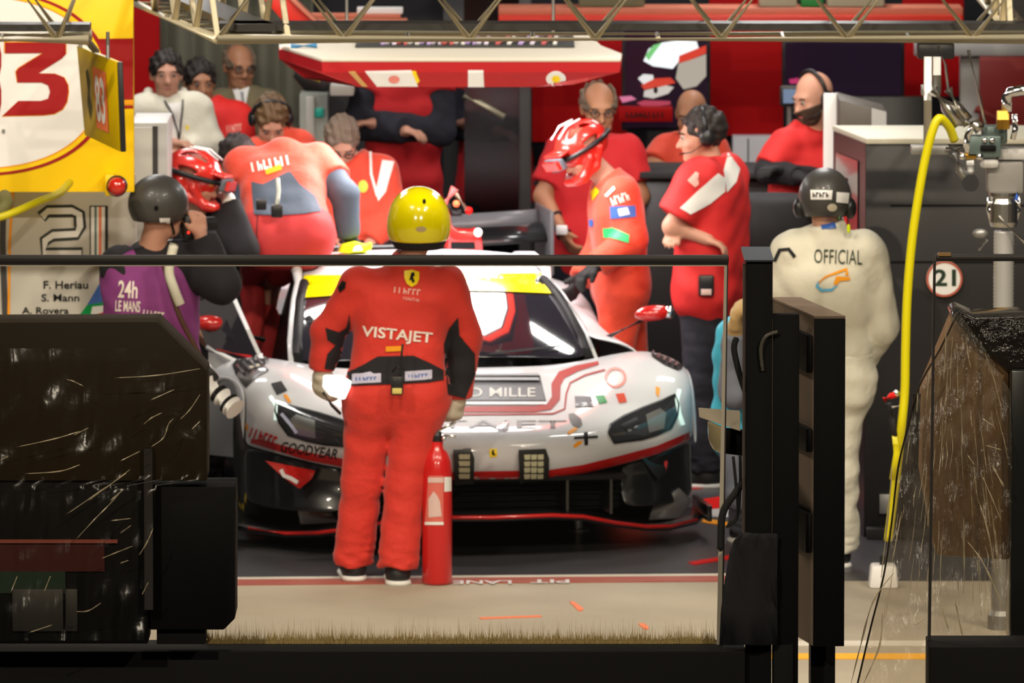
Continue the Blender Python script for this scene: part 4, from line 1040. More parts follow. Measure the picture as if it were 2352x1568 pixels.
mb = MB(); mb.bar(b, c, .014); mb.build('barrel', mat('blue_tube', (0.01, 0.17, 0.38), 0.35), tu, smooth=False)
# suspension rods of the canopy
for x, y in ((-.8, 42.0), (.2, 42.0)):
    mb = MB(); mb.bar((x, y, ztop), (x, y, 3.9), .008, 6); mb.build('hanger_rod', M['steel'], ca)

# ================================================================== gantry trusses in front of the garage
def truss(label, A, B, z, w, tag_left=False, step=.30, top=.34, dark=0.03):
    """box truss between plan points A and B (front bottom chord line), width w towards the back"""
    A, B = Vector((*A, z)), Vector((*B, z)); d = (B - A); L = d.length; d.normalize(); n = Vector((-d.y, d.x, 0))
    if n.y < 0: n = -n
    t = thing('lighting_truss', label, 'truss', (A + B) / 2)
    ch = [A, A + n * w, A + Vector((0, 0, top)), A + n * w + Vector((0, 0, top))]
    for i, c in enumerate(ch):
        mb = MB(); mb.bar(c, c + d * L, .022, 12); mb.build('chord', M['alu_truss'], t, smooth=True)
    k = 0; x = 0.0
    while x < L - .05:
        x2 = min(x + step, L)
        for base in (A, A + n * w):
            p, q = (base + d * x, base + d * x2 + Vector((0, 0, top)))
            if k % 2: p, q = base + d * x + Vector((0, 0, top)), base + d * x2
            mb = MB(); mb.bar(p, q, .0135, 8); mb.build('diagonal', M['alu_truss'], t, smooth=True)
        mb = MB(); mb.bar(A + d * x, A + n * w + d * x, .010, 6); mb.build('cross_tube', M['alu_truss'], t, smooth=True)
        x = x2; k += 1
    # dark cable duct along the bottom
    mb = MB(); mb.rbar(A + n * (w * .55) + Vector((0, 0, .045)), A + n * (w * .55) + d * L + Vector((0, 0, .045)), w * .55, dark); mb.build('cable_duct', M['truss_black'], t)
    return t
zt = P(1300, 90, 36.5).z
truss('long aluminium box truss crossing the top of the frame', (P(500, 90, 36.5).x, 36.5), (P(2420, 90, 36.5).x, 36.5), zt, .34, step=.265)
truss('aluminium box truss running back from the gantry corner', (P(500, 90, 36.5).x, 36.5), (P(352, 5, 38.9).x - .18, 39.38), zt, .30, step=.30)
truss('aluminium box truss running back at the far right end of the gantry', (2.42, 36.86), (2.42, 39.38), zt, .30, step=.30)
zt2 = P(100, 92, 36.6).z
truss('short aluminium box truss end above the yellow sign', (P(-140, 92, 36.6).x, 36.6), (P(203, 92, 36.6).x, 36.6), zt2, .32, step=.25)
# small oblique yellow 83 sign hanging from the left truss
hs = thing('hanging_sign', 'small yellow 83 sign seen edge-on below the left truss', 'sign', (P(225, 340, 36.9).x, 36.9, P(225, 345, 36.9).z))
yA, yB = 37.15, 36.75
q = [P(176, 105, yA), P(266, 142, yB), P(274, 348, yB), P(194, 310, yA)]
nrm = (q[1] - q[0]).cross(q[3] - q[0]).normalized()
if nrm.y > 0: nrm = -nrm
ex = Vector((.020, .02, 0))
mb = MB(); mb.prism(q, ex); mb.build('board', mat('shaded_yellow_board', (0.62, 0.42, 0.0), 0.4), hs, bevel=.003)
mb = MB(); mb.rbar(q[1] + Vector((.018, 0, 0)), q[2] + Vector((.018, 0, 0)), .022, .03, (0, 1, 0)); mb.build('edge_rail', M['plastic_black'], hs, bevel=.003)
def sq(u, v, o=.004): return q[0].lerp(q[1], u).lerp(q[3].lerp(q[2], u), v) + nrm * o
mb = MB(); mb.add([sq(.40, .16), sq(.74, .16), sq(.74, .84), sq(.40, .84)], [(0, 1, 2, 3)]); mb.build('number_field', M['orange_paint'], hs)
vs, fs = text2d('83', bold=.03); mb = MB(); mb.add([sq(.44 + .26 * u, .76 - .52 * v, .007) for u, v in vs], fs); mb.build('lettering', M['white_paint'], hs)
mb = MB(); mb.add([sq(u, v, .006) for u, v in ((.22, .25), (.28, .2), (.32, .35), (.28, .5), (.32, .62), (.25, .8), (.2, .6), (.24, .45))], [tuple(range(8))]); mb.build('horse_mark', mat('dark_olive_mark', (0.05, 0.05, 0.01), 0.5), hs)
mb = MB(); p = sq(.5, 0, 0); mb.rbar((P(195, 92, 36.75).x, 36.75, zt2), (p.x, p.y, p.z + .01), .03, .012); mb.build('bracket', M['steel_dull'], hs)
for u in (.1, .8):
    mb = MB(); p = sq(u, 0, 0); mb.bar(p, (p.x, p.y, zt2 + .02), .008, 6); mb.build('hanger', M['steel_dull'], hs)
# yellow hose at the lower left of the sign
def spline(pts, n=8):
    out = []; pts = [Vector(p) for p in pts]
    for i in range(len(pts) - 1):
        p0 = pts[max(i - 1, 0)]; p1 = pts[i]; p2 = pts[i + 1]; p3 = pts[min(i + 2, len(pts) - 1)]
        for k in range(n):
            t = k / n
            out.append(0.5 * ((2 * p1) + (p2 - p0) * t + (2 * p0 - 5 * p1 + 4 * p2 - p3) * t * t + (3 * p1 - p0 - 3 * p2 + p3) * t ** 3))
    return out + [pts[-1]]
hose_y = mat('yellow_hose', (0.62, 0.55, 0.0), 0.4)
h1 = MB(); h1.tube(spline([P(-40, 510, 37.6), P(20, 492, 37.6), P(90, 462, 37.7), P(135, 444, 37.9), P(160, 420, 38.3)]), .017, 10); o = h1.build('air_hose', hose_y, smooth=True)
set_props(o, 'yellow air hose curving below the large yellow sign', 'hose')
h1 = MB(); h1.tube(spline([P(10, 450, 37.9), P(14, 470, 37.8), P(-20, 500, 37.8)]), .03, 10); o = h1.build('hose_bundle', mat('olive_sleeve', (0.20, 0.19, 0.06), 0.6), smooth=True)
set_props(o, 'olive sleeved hose at the left edge below the sign', 'hose')

# ================================================================== refuelling rig at the right
Yr = 36.5
rg = thing('refuelling_rig', 'chrome refuelling rig of pipes and valves hanging from the gantry', 'refuelling rig', (P(2240, 600, Yr).x, Yr, P(2240, 720, Yr).z))
def rpt(x, y, dy=0.0): return P(x, y, Yr + dy)
def rt(nm, pts, r, mm, smooth=True, n=12):
    mb = MB(); mb.tube([rpt(*p) for p in pts], r, n); return mb.build(nm, mm, rg, smooth=smooth)
def rb(nm, x0, y0, x1, y1, t, mm, bev=.006, dy=0.0):
    a = rpt(x0, y1, dy); b = rpt(x1, y0, dy); mb = MB(); mb.box2((a.x, a.y, a.z), (b.x, a.y + t, b.z)); return mb.build(nm, mm, rg, bevel=bev)
rb('mount_block', 2108, 100, 2192, 136, .12, M['plastic_black'])
rt('down_pipe', [(2131, 130), (2131, 330)], .018, M['steel'])
rt('down_pipe', [(2152, 130), (2152, 215)], .018, M['steel_dull'])
rt('thin_rod', [(2155, 105), (2172, 150), (2178, 205)], .006, M['steel'])
rb('clamp_ring', 2116, 196, 2148, 220, .06, M['steel_dull'])
rt('slanted_pipe', [(2142, 205), (2175, 245), (2205, 285)], .030, M['steel'])
rt('slanted_pipe', [(2178, 205), (2200, 245), (2225, 275)], .020, M['steel'])
rb('flange', 2200, 262, 2222, 290, .06, M['steel_dull'], .01)
rt('elbow_pipe', [(2215, 280), (2240, 285), (2252, 298)], .026, M['steel'])
rt('bent_pipe', spl_ if False else [(2218, 350), (2222, 310), (2236, 288), (2254, 290)], .014, M['chrome'])
rt('support_rod', [(2224, 115), (2250, 225), (2263, 285)], .007, M['steel'])
rb('valve_body', 2220, 312, 2300, 362, .10, mat('grey_green_valve_body', (0.11, 0.15, 0.14), 0.35, metal=.4), .008)
rb('valve_slot', 2252, 334, 2288, 348, .02, M['black_matte'], .005, dy=-.012)
for x in (2262, 2279): 
    mb = MB(); mb.ball(rpt(x, 322, -.01), .013, 10); mb.build('bolt', M['chrome'], rg, smooth=True)
rb('valve_head', 2256, 290, 2314, 330, .12, mat('grey_green_valve_body', (0.11, 0.15, 0.14), 0.35, metal=.4), .008, dy=.05)
rt('brass_barrel', [(2304, 254), (2304, 296)], .028, M['brass'])
rt('chrome_elbow', [(2312, 256), (2312, 222), (2320, 212), (2345, 208), (2400, 204)], .022, M['chrome'])
rt('side_pipe', [(2330, 262), (2332, 296), (2326, 320)], .012, M['chrome'])
rb('side_plate', 2288, 342, 2380, 368, .10, panel_grey, .01, dy=.05)
rb('tee_block', 2206, 352, 2256, 366, .05, M['brass'], .004)
for x in (2210, 2250):
    mb = MB(); mb.ball(rpt(x, 360, -.02), .017, 10); mb.build('cap_nut', M['chrome'], rg, smooth=True)
rt('drop_leg', [(2228, 368), (2230, 392), (2229, 404)], .017, M['steel_dull'])
mb = MB(); mb.lathe([(.036, -.02), (.036, .02)], rpt(2229, 420), (0, 1, 0), 24); mb.build('pulley', M['rubber'], rg)
rt('shackle', [(2222, 404), (2220, 425), (2227, 438), (2235, 425), (2234, 404)], .007, M['chrome'])
rt('left_fitting', [(2172, 342), (2205, 344)], .013, M['chrome'])
rb('clamp_plate', 2092, 334, 2180, 356, .07, M['steel_dull'], .006)
rt('lower_pipe', [(2190, 352), (2205, 390), (2225, 415)], .020, M['steel_dull'])
rb('lower_housing', 2268, 372, 2352, 446, .16, mat('grey_brown_housing', (0.20, 0.19, 0.175), 0.5), .012, dy=.03)
rb('right_knob', 2250, 366, 2296, 388, .09, panel_grey, .018)
mb = MB(); c = rpt(2305, 520, 0)
mb.lathe([(.055, 0), (.06, .02), (.06, .10), (.05, .12), (.062, .13), (.062, .145)], (c.x, c.y, c.z), (0, 0, 1), 24); mb.build('coupling', M['steel'], rg, smooth=False)
rt('clamp_ear', [(2274, 452), (2272, 480), (2280, 515)], .012, M['chrome'])
rt('clamp_ear', [(2336, 450), (2338, 482), (2330, 512)], .012, M['chrome'])
mb = MB(); mb.ball(rpt(2334, 452, -.03), .009, 10, (.8, .8, 1.8)); mb.build('blue_tab', mat('blue_tab', (0.05, 0.16, 0.75), .3), rg, smooth=True)
rt('lever', [(2292, 498, -.06), (2352, 555, -.06), (2400, 600, -.06)], .009, M['steel'])
rt('lever', [(2268, 550, -.03), (2248, 575, -.03)], .008, M['chrome'])
mb = MB(); mb.ball(rpt(2252, 536), .026, 12, (1.3, .8, .8)); mb.build('knob', M['steel_dull'], rg, smooth=True)
# ribbed filler hose below the coupling
fh = thing('filler_hose', 'thick grey ribbed hose hanging below the refuelling rig', 'hose', (P(2306, 900, Yr).x, Yr, 0))
mb = MB(); prof = []
z1 = rpt(2306, 528).z; z0 = .35
k = 0; zz = z0
while zz < z1:
    prof.append((.041 + (.003 if k % 2 else 0), zz - z0)); zz += .008; k += 1
c = rpt(2306, 528); mb.lathe(prof, (c.x, c.y, z0), (0, 0, 1), 20); mb.build('ribbed_tube', mat('grey_ribbed_hose', (0.42, 0.42, 0.41), 0.35, metal=.3), fh, smooth=True)
mb = MB(); mb.lathe([(.06, 0), (.06, .06), (.045, .08), (.045, .35)], (c.x, c.y, 0), (0, 0, 1), 20); mb.build('ground_coupling', M['steel_dull'], fh)
# yellow hose of the rig
yh = MB(); yh.tube(spline([rpt(2192, 322), rpt(2180, 292, -.04), rpt(2158, 272, -.08), rpt(2142, 300, -.09), rpt(2124, 370, -.09), rpt(2108, 460, -.09), rpt(2094, 560, -.09), rpt(2084, 680, -.09), rpt(2080, 800, -.09), rpt(2078, 900, -.09), rpt(2070, 985, -.09), rpt(2060, 1080, 0), rpt(2040, 1240, .1)]), .019, 12)
o = yh.build('air_hose', hose_y, smooth=True); set_props(o, 'long yellow air hose hanging from the refuelling rig', 'hose')
# red hand valve hooked near the hose
hv = thing('hand_valve', 'red hand valve with black grip beside the hanging yellow hose', 'valve', P(2050, 1020, 36.42))
mb = MB(); mb.bar(P(2046, 935, 36.42), P(2078, 930, 36.41), .008); mb.build('clip', M['steel'], hv)
mb = MB(); mb.tube([P(2030, 918, 36.42), P(2045, 910, 36.42), P(2060, 904, 36.42)], .014, 10); mb.build('lever', M['red_vinyl'], hv, smooth=True)
mb = MB(); mb.ball(P(2059, 903, 36.42), .016, 10); mb.build('lever_tip', M['chrome'], hv, smooth=True)
mb = MB(); mb.tube([P(2042, 925, 36.42), P(2050, 965, 36.42), P(2058, 1000, 36.42)], .016, 10); mb.build('grip', M['rubber'], hv, smooth=True)
mb = MB(); mb.tube([P(2056, 1000, 36.42), P(2060, 1040, 36.42), P(2050, 1100, 36.45)], .014, 10); mb.build('hose_end', hose_y, hv, smooth=True)
# ================================================================== figures: smooth implicit surfaces
def smin(a, b, k):
    h = np.maximum(k - np.abs(a - b), 0.0) / k
    return np.minimum(a, b) - h * h * k * 0.25
def smax(a, b, k): return -smin(-a, -b, k)
def cone(p, a, b, ra, rb, cap=False):
    a = np.asarray(a, float); b = np.asarray(b, float); ba = b - a; L2 = max(ba.dot(ba), 1e-9)
    pa = p - a; t0 = pa @ ba / L2; t = np.clip(t0, 0, 1)
    d = np.linalg.norm(pa - t[:, None] * ba, axis=1) - (ra + (rb - ra) * t)
    if cap: d = np.maximum(d, (t0 - 1) * math.sqrt(L2) - cap)
    return d
def ellip(p, c, r, R=None):
    q = p - np.asarray(c, float)
    if R is not None: q = q @ R
    r = np.asarray(r, float); k0 = np.linalg.norm(q / r, axis=1); k1 = np.linalg.norm(q / (r * r), axis=1)
    return k0 * (k0 - 1) / np.maximum(k1, 1e-9)
def rbox(p, c, h, rr, R=None):
    q = p - np.asarray(c, float)
    if R is not None: q = q @ R
    q = np.abs(q) - (np.asarray(h, float) - rr)
    return np.linalg.norm(np.maximum(q, 0), axis=1) + np.minimum(q.max(axis=1), 0) - rr

def surface(f, lo, hi, h):
    lo = np.asarray(lo, float) - 2 * h; hi = np.asarray(hi, float) + 2 * h
    B = 6
    nb = np.maximum(np.ceil((hi - lo) / (h * B)).astype(int), 1); n = nb * B + 1
    bc = np.stack(np.meshgrid(*[lo[i] + (np.arange(nb[i]) + 0.5) * h * B for i in range(3)], indexing='ij'), -1).reshape(-1, 3)
    bd = f(bc).reshape(nb); act = np.abs(bd) < h * B * 1.25 + 0.012
    V = np.empty(n, np.float32)
    sgn = np.repeat(np.repeat(np.repeat(np.where(bd < 0, -1.0, 1.0), B, 0), B, 1), B, 2)
    V[:-1, :-1, :-1] = sgn; V[-1] = 1; V[:, -1] = 1; V[:, :, -1] = 1
    am = np.zeros(n, bool)
    ab = np.repeat(np.repeat(np.repeat(act, B, 0), B, 1), B, 2)
    am[:-1, :-1, :-1] |= ab; am[1:, 1:, 1:] |= ab; am[1:, :-1, :-1] |= ab; am[:-1, 1:, :-1] |= ab; am[:-1, :-1, 1:] |= ab
    am[1:, 1:, :-1] |= ab; am[1:, :-1, 1:] |= ab; am[:-1, 1:, 1:] |= ab
    idx = np.argwhere(am); V[am] = f(lo + idx * h)
    neg = V < 0
    c = neg[:-1, :-1, :-1].astype(np.int8)
    for dx in (0, 1):
        for dy in (0, 1):
            for dz in (0, 1):
                if dx or dy or dz: c = c + neg[dx:n[0] - 1 + dx, dy:n[1] - 1 + dy, dz:n[2] - 1 + dz]
    cells = np.argwhere((c > 0) & (c < 8))
    if not len(cells): return np.zeros((0, 3)), np.zeros((0, 4), int)
    cid = -np.ones(np.array(n) - 1, int); cid[tuple(cells.T)] = np.arange(len(cells))
    acc = np.zeros((len(cells), 3)); cnt = np.zeros(len(cells))
    corners = [(i, j, k) for i in (0, 1) for j in (0, 1) for k in (0, 1)]
    val = {q: V[cells[:, 0] + q[0], cells[:, 1] + q[1], cells[:, 2] + q[2]] for q in corners}
    for q in corners:
        for ax in range(3):
            if q[ax]: continue
            r = list(q); r[ax] = 1; r = tuple(r)
            a, b = val[q], val[r]; m = (a < 0) != (b < 0)
            t = np.where(m, a / np.where(m, a - b, 1), 0)
            pt = np.tile(np.array(q, float), (len(cells), 1)); pt[:, ax] = t
            acc[m] += pt[m]; cnt[m] += 1
    verts = lo + (cells + acc / cnt[:, None]) * h
    faces = []
    for ax in range(3):
        u, w_ = (ax + 1) % 3, (ax + 2) % 3
        s0 = [slice(None)] * 3; s1 = [slice(None)] * 3; s0[ax] = slice(0, n[ax] - 1); s1[ax] = slice(1, n[ax])
        e = np.argwhere(neg[tuple(s0)] != neg[tuple(s1)])
        e = e[(e[:, u] > 0) & (e[:, w_] > 0) & (e[:, u] < n[u] - 1) & (e[:, w_] < n[w_] - 1)]
        if not len(e): continue
        flip = neg[tuple(e.T)]
        def cc(du, dw):
            q = e.copy(); q[:, u] -= du; q[:, w_] -= dw; return cid[tuple(q.T)]
        quad = np.stack([cc(1, 1), cc(0, 1), cc(0, 0), cc(1, 0)], 1)
        quad[~flip] = quad[~flip][:, ::-1]
        faces.append(quad[(quad >= 0).all(1)])
    return verts, np.concatenate(faces)
def np_mesh(name, v, f, material, parent):
    me = bpy.data.meshes.new(name); nv, nf = len(v), len(f)
    me.vertices.add(nv); me.vertices.foreach_set('co', np.ascontiguousarray(v, np.float32).ravel())
    me.loops.add(nf * 4); me.loops.foreach_set('vertex_index', np.ascontiguousarray(f, np.int32).ravel())
    me.polygons.add(nf); me.polygons.foreach_set('loop_start', np.arange(0, nf * 4, 4, dtype=np.int32))
    try: me.polygons.foreach_set('loop_total', np.full(nf, 4, np.int32))
    except Exception: pass
    me.polygons.foreach_set('use_smooth', np.ones(nf, bool))
    me.update(calc_edges=True); me.validate()
    return link_mesh(name, me, material, parent)
def sdf_obj(name, f, lo, hi, h, material, parent):
    v, q = surface(f, lo, hi, h)
    return np_mesh(name, v, q, material, parent)

class Head:
    """head frame: face looks along -y, up is z"""
    def __init__(s, c, look, up=(0, 0, 1), sc=1.0):
        s.c = Vector(c); f = Vector(look).normalized(); u = Vector(up)
        x = (-f).cross(u) * -1; x = Vector(f).cross(u).normalized(); u = x.cross(f).normalized()
        s.R = Matrix((-x, -f, u)).transposed() if False else Matrix((x, -f, u)).transposed(); s.sc = sc
        # make it right handed: x right of picture when facing the viewer
        if s.R.determinant() < 0: s.R = Matrix((-x, -f, u)).transposed()
        s.Rn = np.array(s.R); s.cn = np.array(s.c)
    def loc(s, p): return ((p - s.cn) @ s.Rn) / s.sc
    def w(s, q): return s.c + s.R @ (Vector(q) * s.sc)
    def box(s, r): return s.cn - r, s.cn + r
def head_sdf(p):
    d = ellip(p, (0, .015, .03), (.076, .094, .092))
    d = smin(d, ellip(p, (0, -.03, -.03), (.060, .062, .085)), .03)
    d = smin(d, cone(p, (-.028, -.055, -.082), (.028, -.055, -.082), .026, .026), .03)
    d = smin(d, cone(p, (0, -.080, -.097), (0, -.078, -.094), .016, .016), .02)
    d = smin(d, cone(p, (-.034, -.078, .022), (.034, -.078, .022), .013, .013), .02)
    for sx in (-1, 1):
        d = -smin(-d, ellip(p, (sx * .031, -.100, .003), (.018, .014, .011)), .012)
        d = smin(d, ellip(p, (sx * .031, -.083, .002), (.014, .011, .009)), .006)
        d = smin(d, ellip(p, (sx * .077, .012, -.005), (.010, .021, .033)), .01)
        d = smin(d, ellip(p, (sx * .040, -.068, -.03), (.02, .02, .02)), .02)
    d = smin(d, cone(p, (0, -.090, .005), (0, -.113, -.033), .007, .012), .012)
    d = smin(d, cone(p, (-.011, -.098, -.036), (.011, -.098, -.036), .009, .009), .01)
    d = smin(d, cone(p, (-.02, -.086, -.060), (.02, -.086, -.060), .008, .008), .008)
    d = smin(d, cone(p, (-.016, -.084, -.071), (.016, -.084, -.071), .007, .007), .006)
    return d
def hand_prims(wr, dr, up, curl=.5, sc=1.0, spread=1.0, side=1):
    """list of cones of a hand: wrist point, direction, back-of-hand normal; side = thumb side"""
    d = Vector(dr).normalized(); u = Vector(up); u = (u - d * u.dot(d)).normalized(); x = d.cross(u) * side
    out = [(wr, wr + d * .03 * sc, .026 * sc, .030 * sc)]
    for k, L in enumerate((.068, .078, .072, .056)):
        o = (k - 1.5) * .021 * spread
        k0 = wr + d * .045 * sc + x * o * .8 * sc; k1 = wr + d * .092 * sc + x * o * sc
        out.append((k0, k1, .016 * sc, .012 * sc))
        a1 = curl * .9; a2 = curl * 1.9; a3 = curl * 2.6
        p1 = k1 + (d * math.cos(a1) - u * math.sin(a1)) * L * .45 * sc
        p2 = p1 + (d * math.cos(a2) - u * math.sin(a2)) * L * .32 * sc
        p3 = p2 + (d * math.cos(a3) - u * math.sin(a3)) * L * .22 * sc
        out += [(k1, p1, .0105 * sc, .0095 * sc), (p1, p2, .0095 * sc, .0088 * sc), (p2, p3, .0088 * sc, .0075 * sc)]
    t0 = wr + d * .030 * sc - x * .024 * sc; t1 = t0 + (d * .8 - x * .75 - u * .35).normalized() * .04 * sc
    t2 = t1 + (d * 1.0 - x * .15 - u * .5 * (1 + curl)).normalized() * .034 * sc
    out += [(t0, t1, .016 * sc, .012 * sc), (t1, t2, .012 * sc, .009 * sc)]
    return out
def prims_sdf(prims, k=.012):
    def f(p):
        d = None
        for a, b, ra, rb in prims:
            q = cone(p, a, b, ra, rb); d = q if d is None else smin(d, q, k)
        return d
    pts = np.array([list(q) for pr in prims for q in pr[:2]])
    r = max(max(pr[2:]) for pr in prims)
    return f, pts.min(0) - r, pts.max(0) + r

class Figure:
    def __init__(s, label, D, jp, X=None, face=0.0, H=1.76, fat=1.0, look=None, hup=(0, 0, 1), hsc=1.0, skin='skin',
                 hand=None, h=.010, floor=0.0, cat='person', headless=False):
        """jp: joint name -> (px, py, dy) measured in the photograph at depth D+dy; a = picture left, b = picture right"""
        s.D, s.H, s.fat, s.J = D, H, fat, {}
        J = s.J
        for k, q in jp.items(): J[k] = P(q[0], q[1], D + (q[2] if len(q) > 2 else 0))
        sc = H / 1.76; cf, sf = math.cos(face), math.sin(face)
        def rel(x, y): return Vector((x * cf - y * sf, x * sf + y * cf, 0)) * sc
        if X is None: X = (J['sha'] + J['shb']).x / 2 if 'sha' in J else J['head'].x
        base = Vector((X, D, floor))
        dflt = {'sha': (-.185, .02, 1.44), 'shb': (.185, .02, 1.44), 'ela': (-.235, .04, 1.15), 'elb': (.235, .04, 1.15), 'wra': (-.23, -.04, .90), 'wrb': (.23, -.04, .90),
                'hipa': (-.092, .02, .93), 'hipb': (.092, .02, .93), 'head': (0, -.01, 1.635)}
        for k, (x, y, z) in dflt.items():
            if k not in J: J[k] = base + rel(x, y) + Vector((0, 0, z * sc))
        for sd in 'ab':
            sx = -1 if sd == 'a' else 1; hp = J['hip' + sd]
            hz = hp.z - floor
            if 'kn' + sd not in J: J['kn' + sd] = Vector((hp.x, hp.y, 0)) + rel(sx * .012, -.03) + Vector((0, 0, floor + hz * .53))
            if 'an' + sd not in J: J['an' + sd] = Vector((J['kn' + sd].x, J['kn' + sd].y, 0)) + rel(sx * .01, .04) + Vector((0, 0, floor + .085))
            if 'toe' + sd not in J: J['toe' + sd] = Vector((J['an' + sd].x, J['an' + sd].y, 0)) + rel(sx * .02, -.17) + Vector((0, 0, floor + .035))
        for sd in 'ab': J['toe' + sd].z = floor + .035; J['an' + sd].z = max(J['an' + sd].z, floor + .08)
        s.root = thing('person', label, cat, (J['ana'].x * .5 + J['anb'].x * .5, J['ana'].y * .5 + J['anb'].y * .5, floor))
        fwd = Vector((sf, -cf, 0)); s.fwd = fwd
        s.look = Vector(look) if look is not None else fwd
        s.hd = Head(J['head'], s.look, hup, hsc)
        sh = (J['sha'] + J['shb']) / 2; hp = (J['hipa'] + J['hipb']) / 2
        sax = (J['shb'] - J['sha']).normalized(); hax = (J['hipb'] - J['hipa']).normalized()
        s.sh, s.hp, s.sax, s.hax = sh, hp, sax, hax
        s.spine = (sh - hp).normalized()
        s.neck0 = sh + s.spine * .03; s.neck1 = s.hd.w((0, .02, -.075))
        F = fat
        T = []      # torso cones (a, b, ra, rb)
        def lvl(t, hw, r):
            c = hp.lerp(sh, t); ax = hax.lerp(sax, t).normalized(); return (c - ax * hw, c + ax * hw, r, r)
        T.append(lvl(1.0, .10, .060)); T.append(lvl(.80, .085 * F, .098 * F ** .7)); T.append(lvl(.55, .070 * F, .100 * F)); T.append(lvl(.28, .068 * F, .100 * F)); T.append(lvl(.02, .080 * F, .105 * F))
        T.append(lvl(-.10, .075 * F, .095 * F))
        s.T = T
        A = {}
        for sd in 'ab':
            A[sd] = [(J['sh' + sd], J['el' + sd], .056 * F ** .5, .043 * F ** .5), (J['el' + sd], J['wr' + sd], .043 * F ** .5, .029)]
        s.A = A
        L = {}
        for sd in 'ab':
            L[sd] = [(J['hip' + sd], J['kn' + sd], .088 * F ** .8, .058 * F ** .5), (J['kn' + sd], J['an' + sd], .056 * F ** .5, .038)]
        s.L = L
        s.hand = {'a': dict(curl=.5), 'b': dict(curl=.5)}
        for sd in 'ab':
            fa = (J['wr' + sd] - J['el' + sd]).normalized()
            up = Vector((-1 if sd == 'a' else 1, 0, .2)) if abs(fa.z) > .6 else Vector((0, 0, 1))
            s.hand[sd].update(dir=fa, up=up, side=(1 if sd == 'a' else -1))
            if hand and sd in hand: s.hand[sd].update(hand[sd])
        s.hprim = {sd: hand_prims(J['wr' + sd], s.hand[sd]['dir'], s.hand[sd]['up'], s.hand[sd]['curl'], side=s.hand[sd]['side']) for sd in 'ab'}
        feet = {sd: [(J['an' + sd] + Vector((0, 0, -.03)), J['toe' + sd], .040, .032)] for sd in 'ab'}
        s.feet = feet
        def body(p):
            d = s.hd_sdf(p)
            q = cone(p, s.neck1, s.neck0, .054, .062); d = smin(d, q, .03)
            for t in T: d = smin(d, cone(p, *t), .06)
            for sd in 'ab':
                for t in A[sd]: d = smin(d, cone(p, *t), .03)
                for t in L[sd]: d = smin(d, cone(p, *t), .03)
                for t in feet[sd]: d = smin(d, cone(p, *t), .03)
                hd = None
                for t in s.hprim[sd]:
                    q = cone(p, *t); hd = q if hd is None else smin(hd, q, .008)
                d = smin(d, hd, .015)
            return d
        pts = np.array([list(v) for v in J.values()]); lo, hi = pts.min(0) - .2, pts.max(0) + .2
        lo[2] = max(lo[2], floor - .02)
        s.body = sdf_obj('body', body, lo, hi, h, M[skin], s.root)
        for sx in (-1, 1):      # eyes
            mb = MB(); mb.ball(s.hd.w((sx * .031, -.086, .004)), .0105 * hsc, 10); e = mb.build('eye', M['eye'], s.root, smooth=True)
            mb = MB(); mb.ball(s.hd.w((sx * .031, -.0930, .004)), .0062 * hsc, 8); mb.build('iris', M['iris'], e, smooth=True)
            mb = MB(); mb.tube([s.hd.w((sx * .017, -.094, .022)), s.hd.w((sx * .032, -.097, .027)), s.hd.w((sx * .048, -.086, .022))], .004 * hsc, 6); mb.build('eyebrow', M['beard'], s.root, smooth=True)
        mb = MB(); mb.ball(s.hd.w((0, -.093, -.066)), .006 * hsc, 10, (3.4, .7, .9), s.hd.R); mb.build('mouth', M['lip'], s.root, smooth=True)
    def hd_sdf(s, p):
        q = s.hd.loc(p); far = np.linalg.norm(q, axis=1) - .14
        return np.where(far > .12, far, head_sdf(q)) * s.hd.sc
    # ---------------------------------------------------------------- garments
    def _mk(s, name, cones, k, grow, material, wr=.004, h=.012, clip=None, seed=1, extra=None, fold=None, legs=None):
        rs = np.random.RandomState(seed); K = rs.normal(size=(7, 3)) * np.array([22, 22, 34]); ph = rs.uniform(0, 6.28, 7)
        cones0 = list(cones)
        def f(p):
            d = None
            for c in cones0:
                a, b, ra, rb = c[:4]; cap = c[4] if len(c) > 4 else False
                q = cone(p, a, b, ra + grow, rb + grow, cap); kk = c[5] if len(c) > 5 else k
                d = q if d is None else smin(d, q, kk)
            if legs is not None:
                base = d; out = None
                for lg in legs:
                    e = None
                    for c in lg:
                        q = cone(p, c[0], c[1], c[2] + grow, c[3] + grow, c[4]); e = q if e is None else smin(e, q, .03)
                    e = smin(base, e, .05); out = e if out is None else smin(out, e, .012)
                d = out
            if wr:
                n = np.zeros(len(p))
                for i in range(7): n += np.sin(p @ K[i] + ph[i])
                d = d - wr * .45 * n / 1.6
            if fold is not None: d = d - fold(p)
            if clip is not None: d = np.maximum(d, clip(p))
            return d
        cones = cones + [c for lg in (legs or []) for c in lg]; pts = np.array([list(q) for c in cones for q in c[:2]]); r = max(max(c[2:4]) for c in cones) + grow + .02
        return sdf_obj(name, f, pts.min(0) - r, pts.max(0) + r, h, material, s.root)
    def _collar(s, hgt=.05, r=.066):
        d = (s.neck1 - s.neck0).normalized(); return (s.neck0 - d * .03, s.neck0 + d * hgt, r + .012, r, .004, .04)
